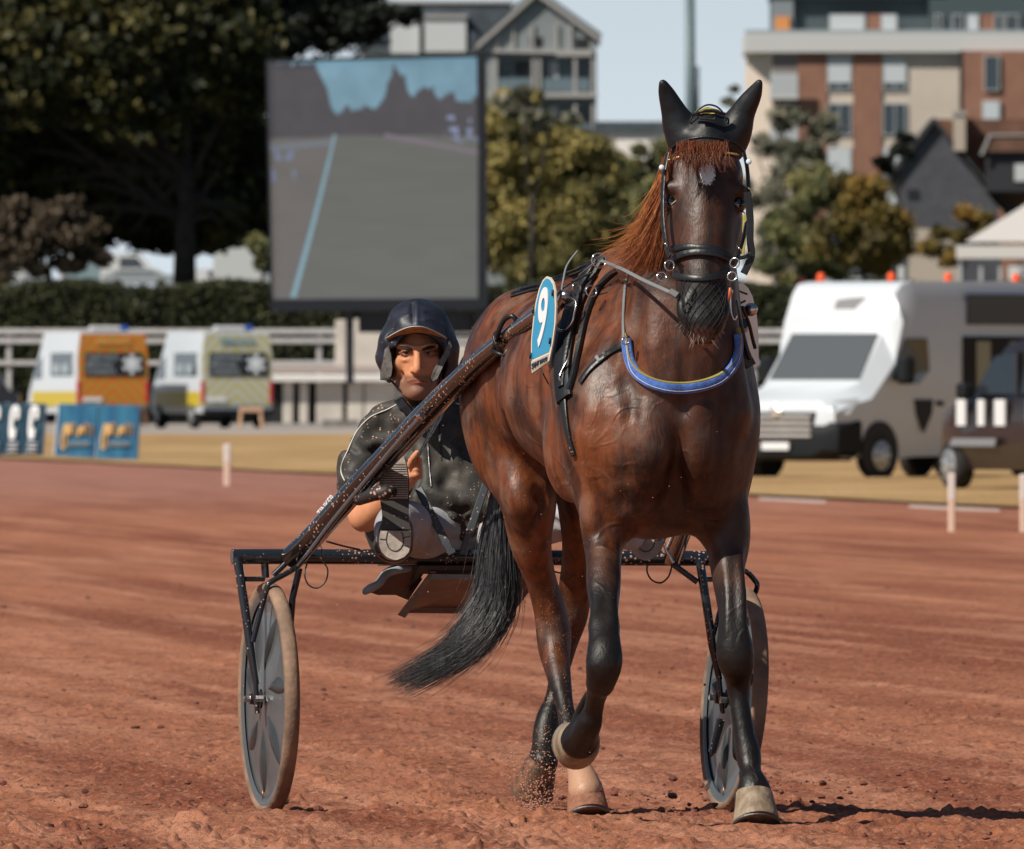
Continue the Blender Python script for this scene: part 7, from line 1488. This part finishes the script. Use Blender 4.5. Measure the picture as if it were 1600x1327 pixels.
smallcar(322, 451, 1000, 2.6, 1.2, whv, 'small white van between the tree trunk and the screen', 'van', 1); smallcar(420, 451, 1000, 2.2, 1.3, silver, 'silver car half hidden by the left edge of the screen'); smallcar(22, 451, 1000, 2.0, 1.4, whv, 'white car at the left edge beyond the hedge'); smallcar(58, 452, 985, 1.8, 1.1, silver, 'second pale car at the left edge beyond the hedge', 'car', -1)
for px, L, lab, m_ in ((1325, 3.4, 'cream van roof showing above the white van, nearest the autumn bush', whv), (1442, 2.9, 'white van roof showing above the white van, right of its third beacon', whv), (1512, 1.5, 'cream vehicle roof just left of the last orange beacon', whv), (1592, 1.2, 'pale vehicle roof at the right edge below the pavilion', whv)): smallcar(px, 456, 980, L, 1.5, m_, lab, 'van', 1)
smallcar(1262, 456, 985, 1.6, .9, mat('car_red', (.20, .03, .03), .4), 'small dark red car behind the left end of the white van')
smallcar(1590, 600, 450, 3, 1.4, car_d, 'dark car glimpsed between the people carrier and the rails') if False else None
dk_ = empty('parked_car', (W(-6, 0, 440).x, 440, .26), 'dark car at the left edge beside the orange ambulance', 'car'); lobj(MB().prism([(-2.2, .3), (-2.2, 1.0), (-1.4, 1.75), (-.1, 1.75), (.35, 1.05), (.62, .95), (.65, .3)], -.8, .8), 'body', mat('car_navy', (.012, .015, .022), .3), dk_); lobj(MB().prism([(-1.2, 1.1), (-1.1, 1.62), (-.2, 1.62), (.15, 1.1)], -.83, -.7), 'window', vgl, dk_); lobj(MB().lathe([(.3, -.1), (.3, .1)], (.25, -.75, .3), (0, 1, 0), 16), 'wheel', MATS['car_tyre'], dk_)
# --- distant people beyond the hedge
def figure(px, pyb, Y, lab, shirt, skinc=(.42, .2, .12)):
    p = W(px, pyb, Y); r0 = empty('person', (p.x, Y, p.z), lab, 'person'); q = Field((-.35, -.25, -.02), (.35, .25, 1.8), .02)
    for s_ in (-1, 1): q.tube([(s_ * .09, 0, .04, .05), (s_ * .10, 0, .5, .065), (s_ * .09, 0, .92, .09)], k=.03); q.tube([(s_ * .19, 0, 1.42, .055), (s_ * .25, -.02, 1.15, .045), (s_ * .22, -.10, .92, .035)], k=.03); q.ell((s_ * .09, -.06, .04), (.045, .11, .04), k=.02)
    q.ell((0, 0, 1.2), (.19, .12, .32), k=.04); q.tube([(0, 0, 1.45, .05), (0, 0, 1.58, .05)], k=.03); q.ell((0, -.01, 1.68), (.075, .095, .115), k=.02)
    V_, F_ = q.mesh(1); o = mesh_np('body', V_, F_, mat('far_skin', skinc, .6), None); o.parent = r0
    q2 = Field((-.35, -.25, .8), (.35, .25, 1.6), .02); q2.ell((0, 0, 1.2), (.205, .135, .34), k=0); 
    for s_ in (-1, 1): q2.tube([(s_ * .19, 0, 1.42, .07), (s_ * .25, -.02, 1.2, .06)], k=.03)
    V_, F_ = q2.mesh(1); o = mesh_np('shirt', V_, F_, shirt, None); o.parent = r0
    q3 = Field((-.3, -.2, 0), (.3, .2, 1.05), .02)
    for s_ in (-1, 1): q3.tube([(s_ * .09, 0, .1, .065), (s_ * .10, 0, .5, .08), (s_ * .09, 0, .95, .11)], k=.03)
    V_, F_ = q3.mesh(1); o = mesh_np('trousers', V_, F_, mat('far_denim', (.05, .07, .10), .8), None); o.parent = r0
    lobj(MB().ball((0, .01, 1.73), (.082, .10, .085), 8), 'hair', mat('far_hair', (.35, .28, .22), .7), r0, True)
figure(386, 462, 1000, 'person in a pale blue shirt standing beyond the hedge left of the screen', mat('shirt_blue', (.25, .38, .46), .8)); figure(104, 464, 1000, 'person in an orange top standing beyond the hedge at left', mat('shirt_orange', (.5, .16, .06), .8))
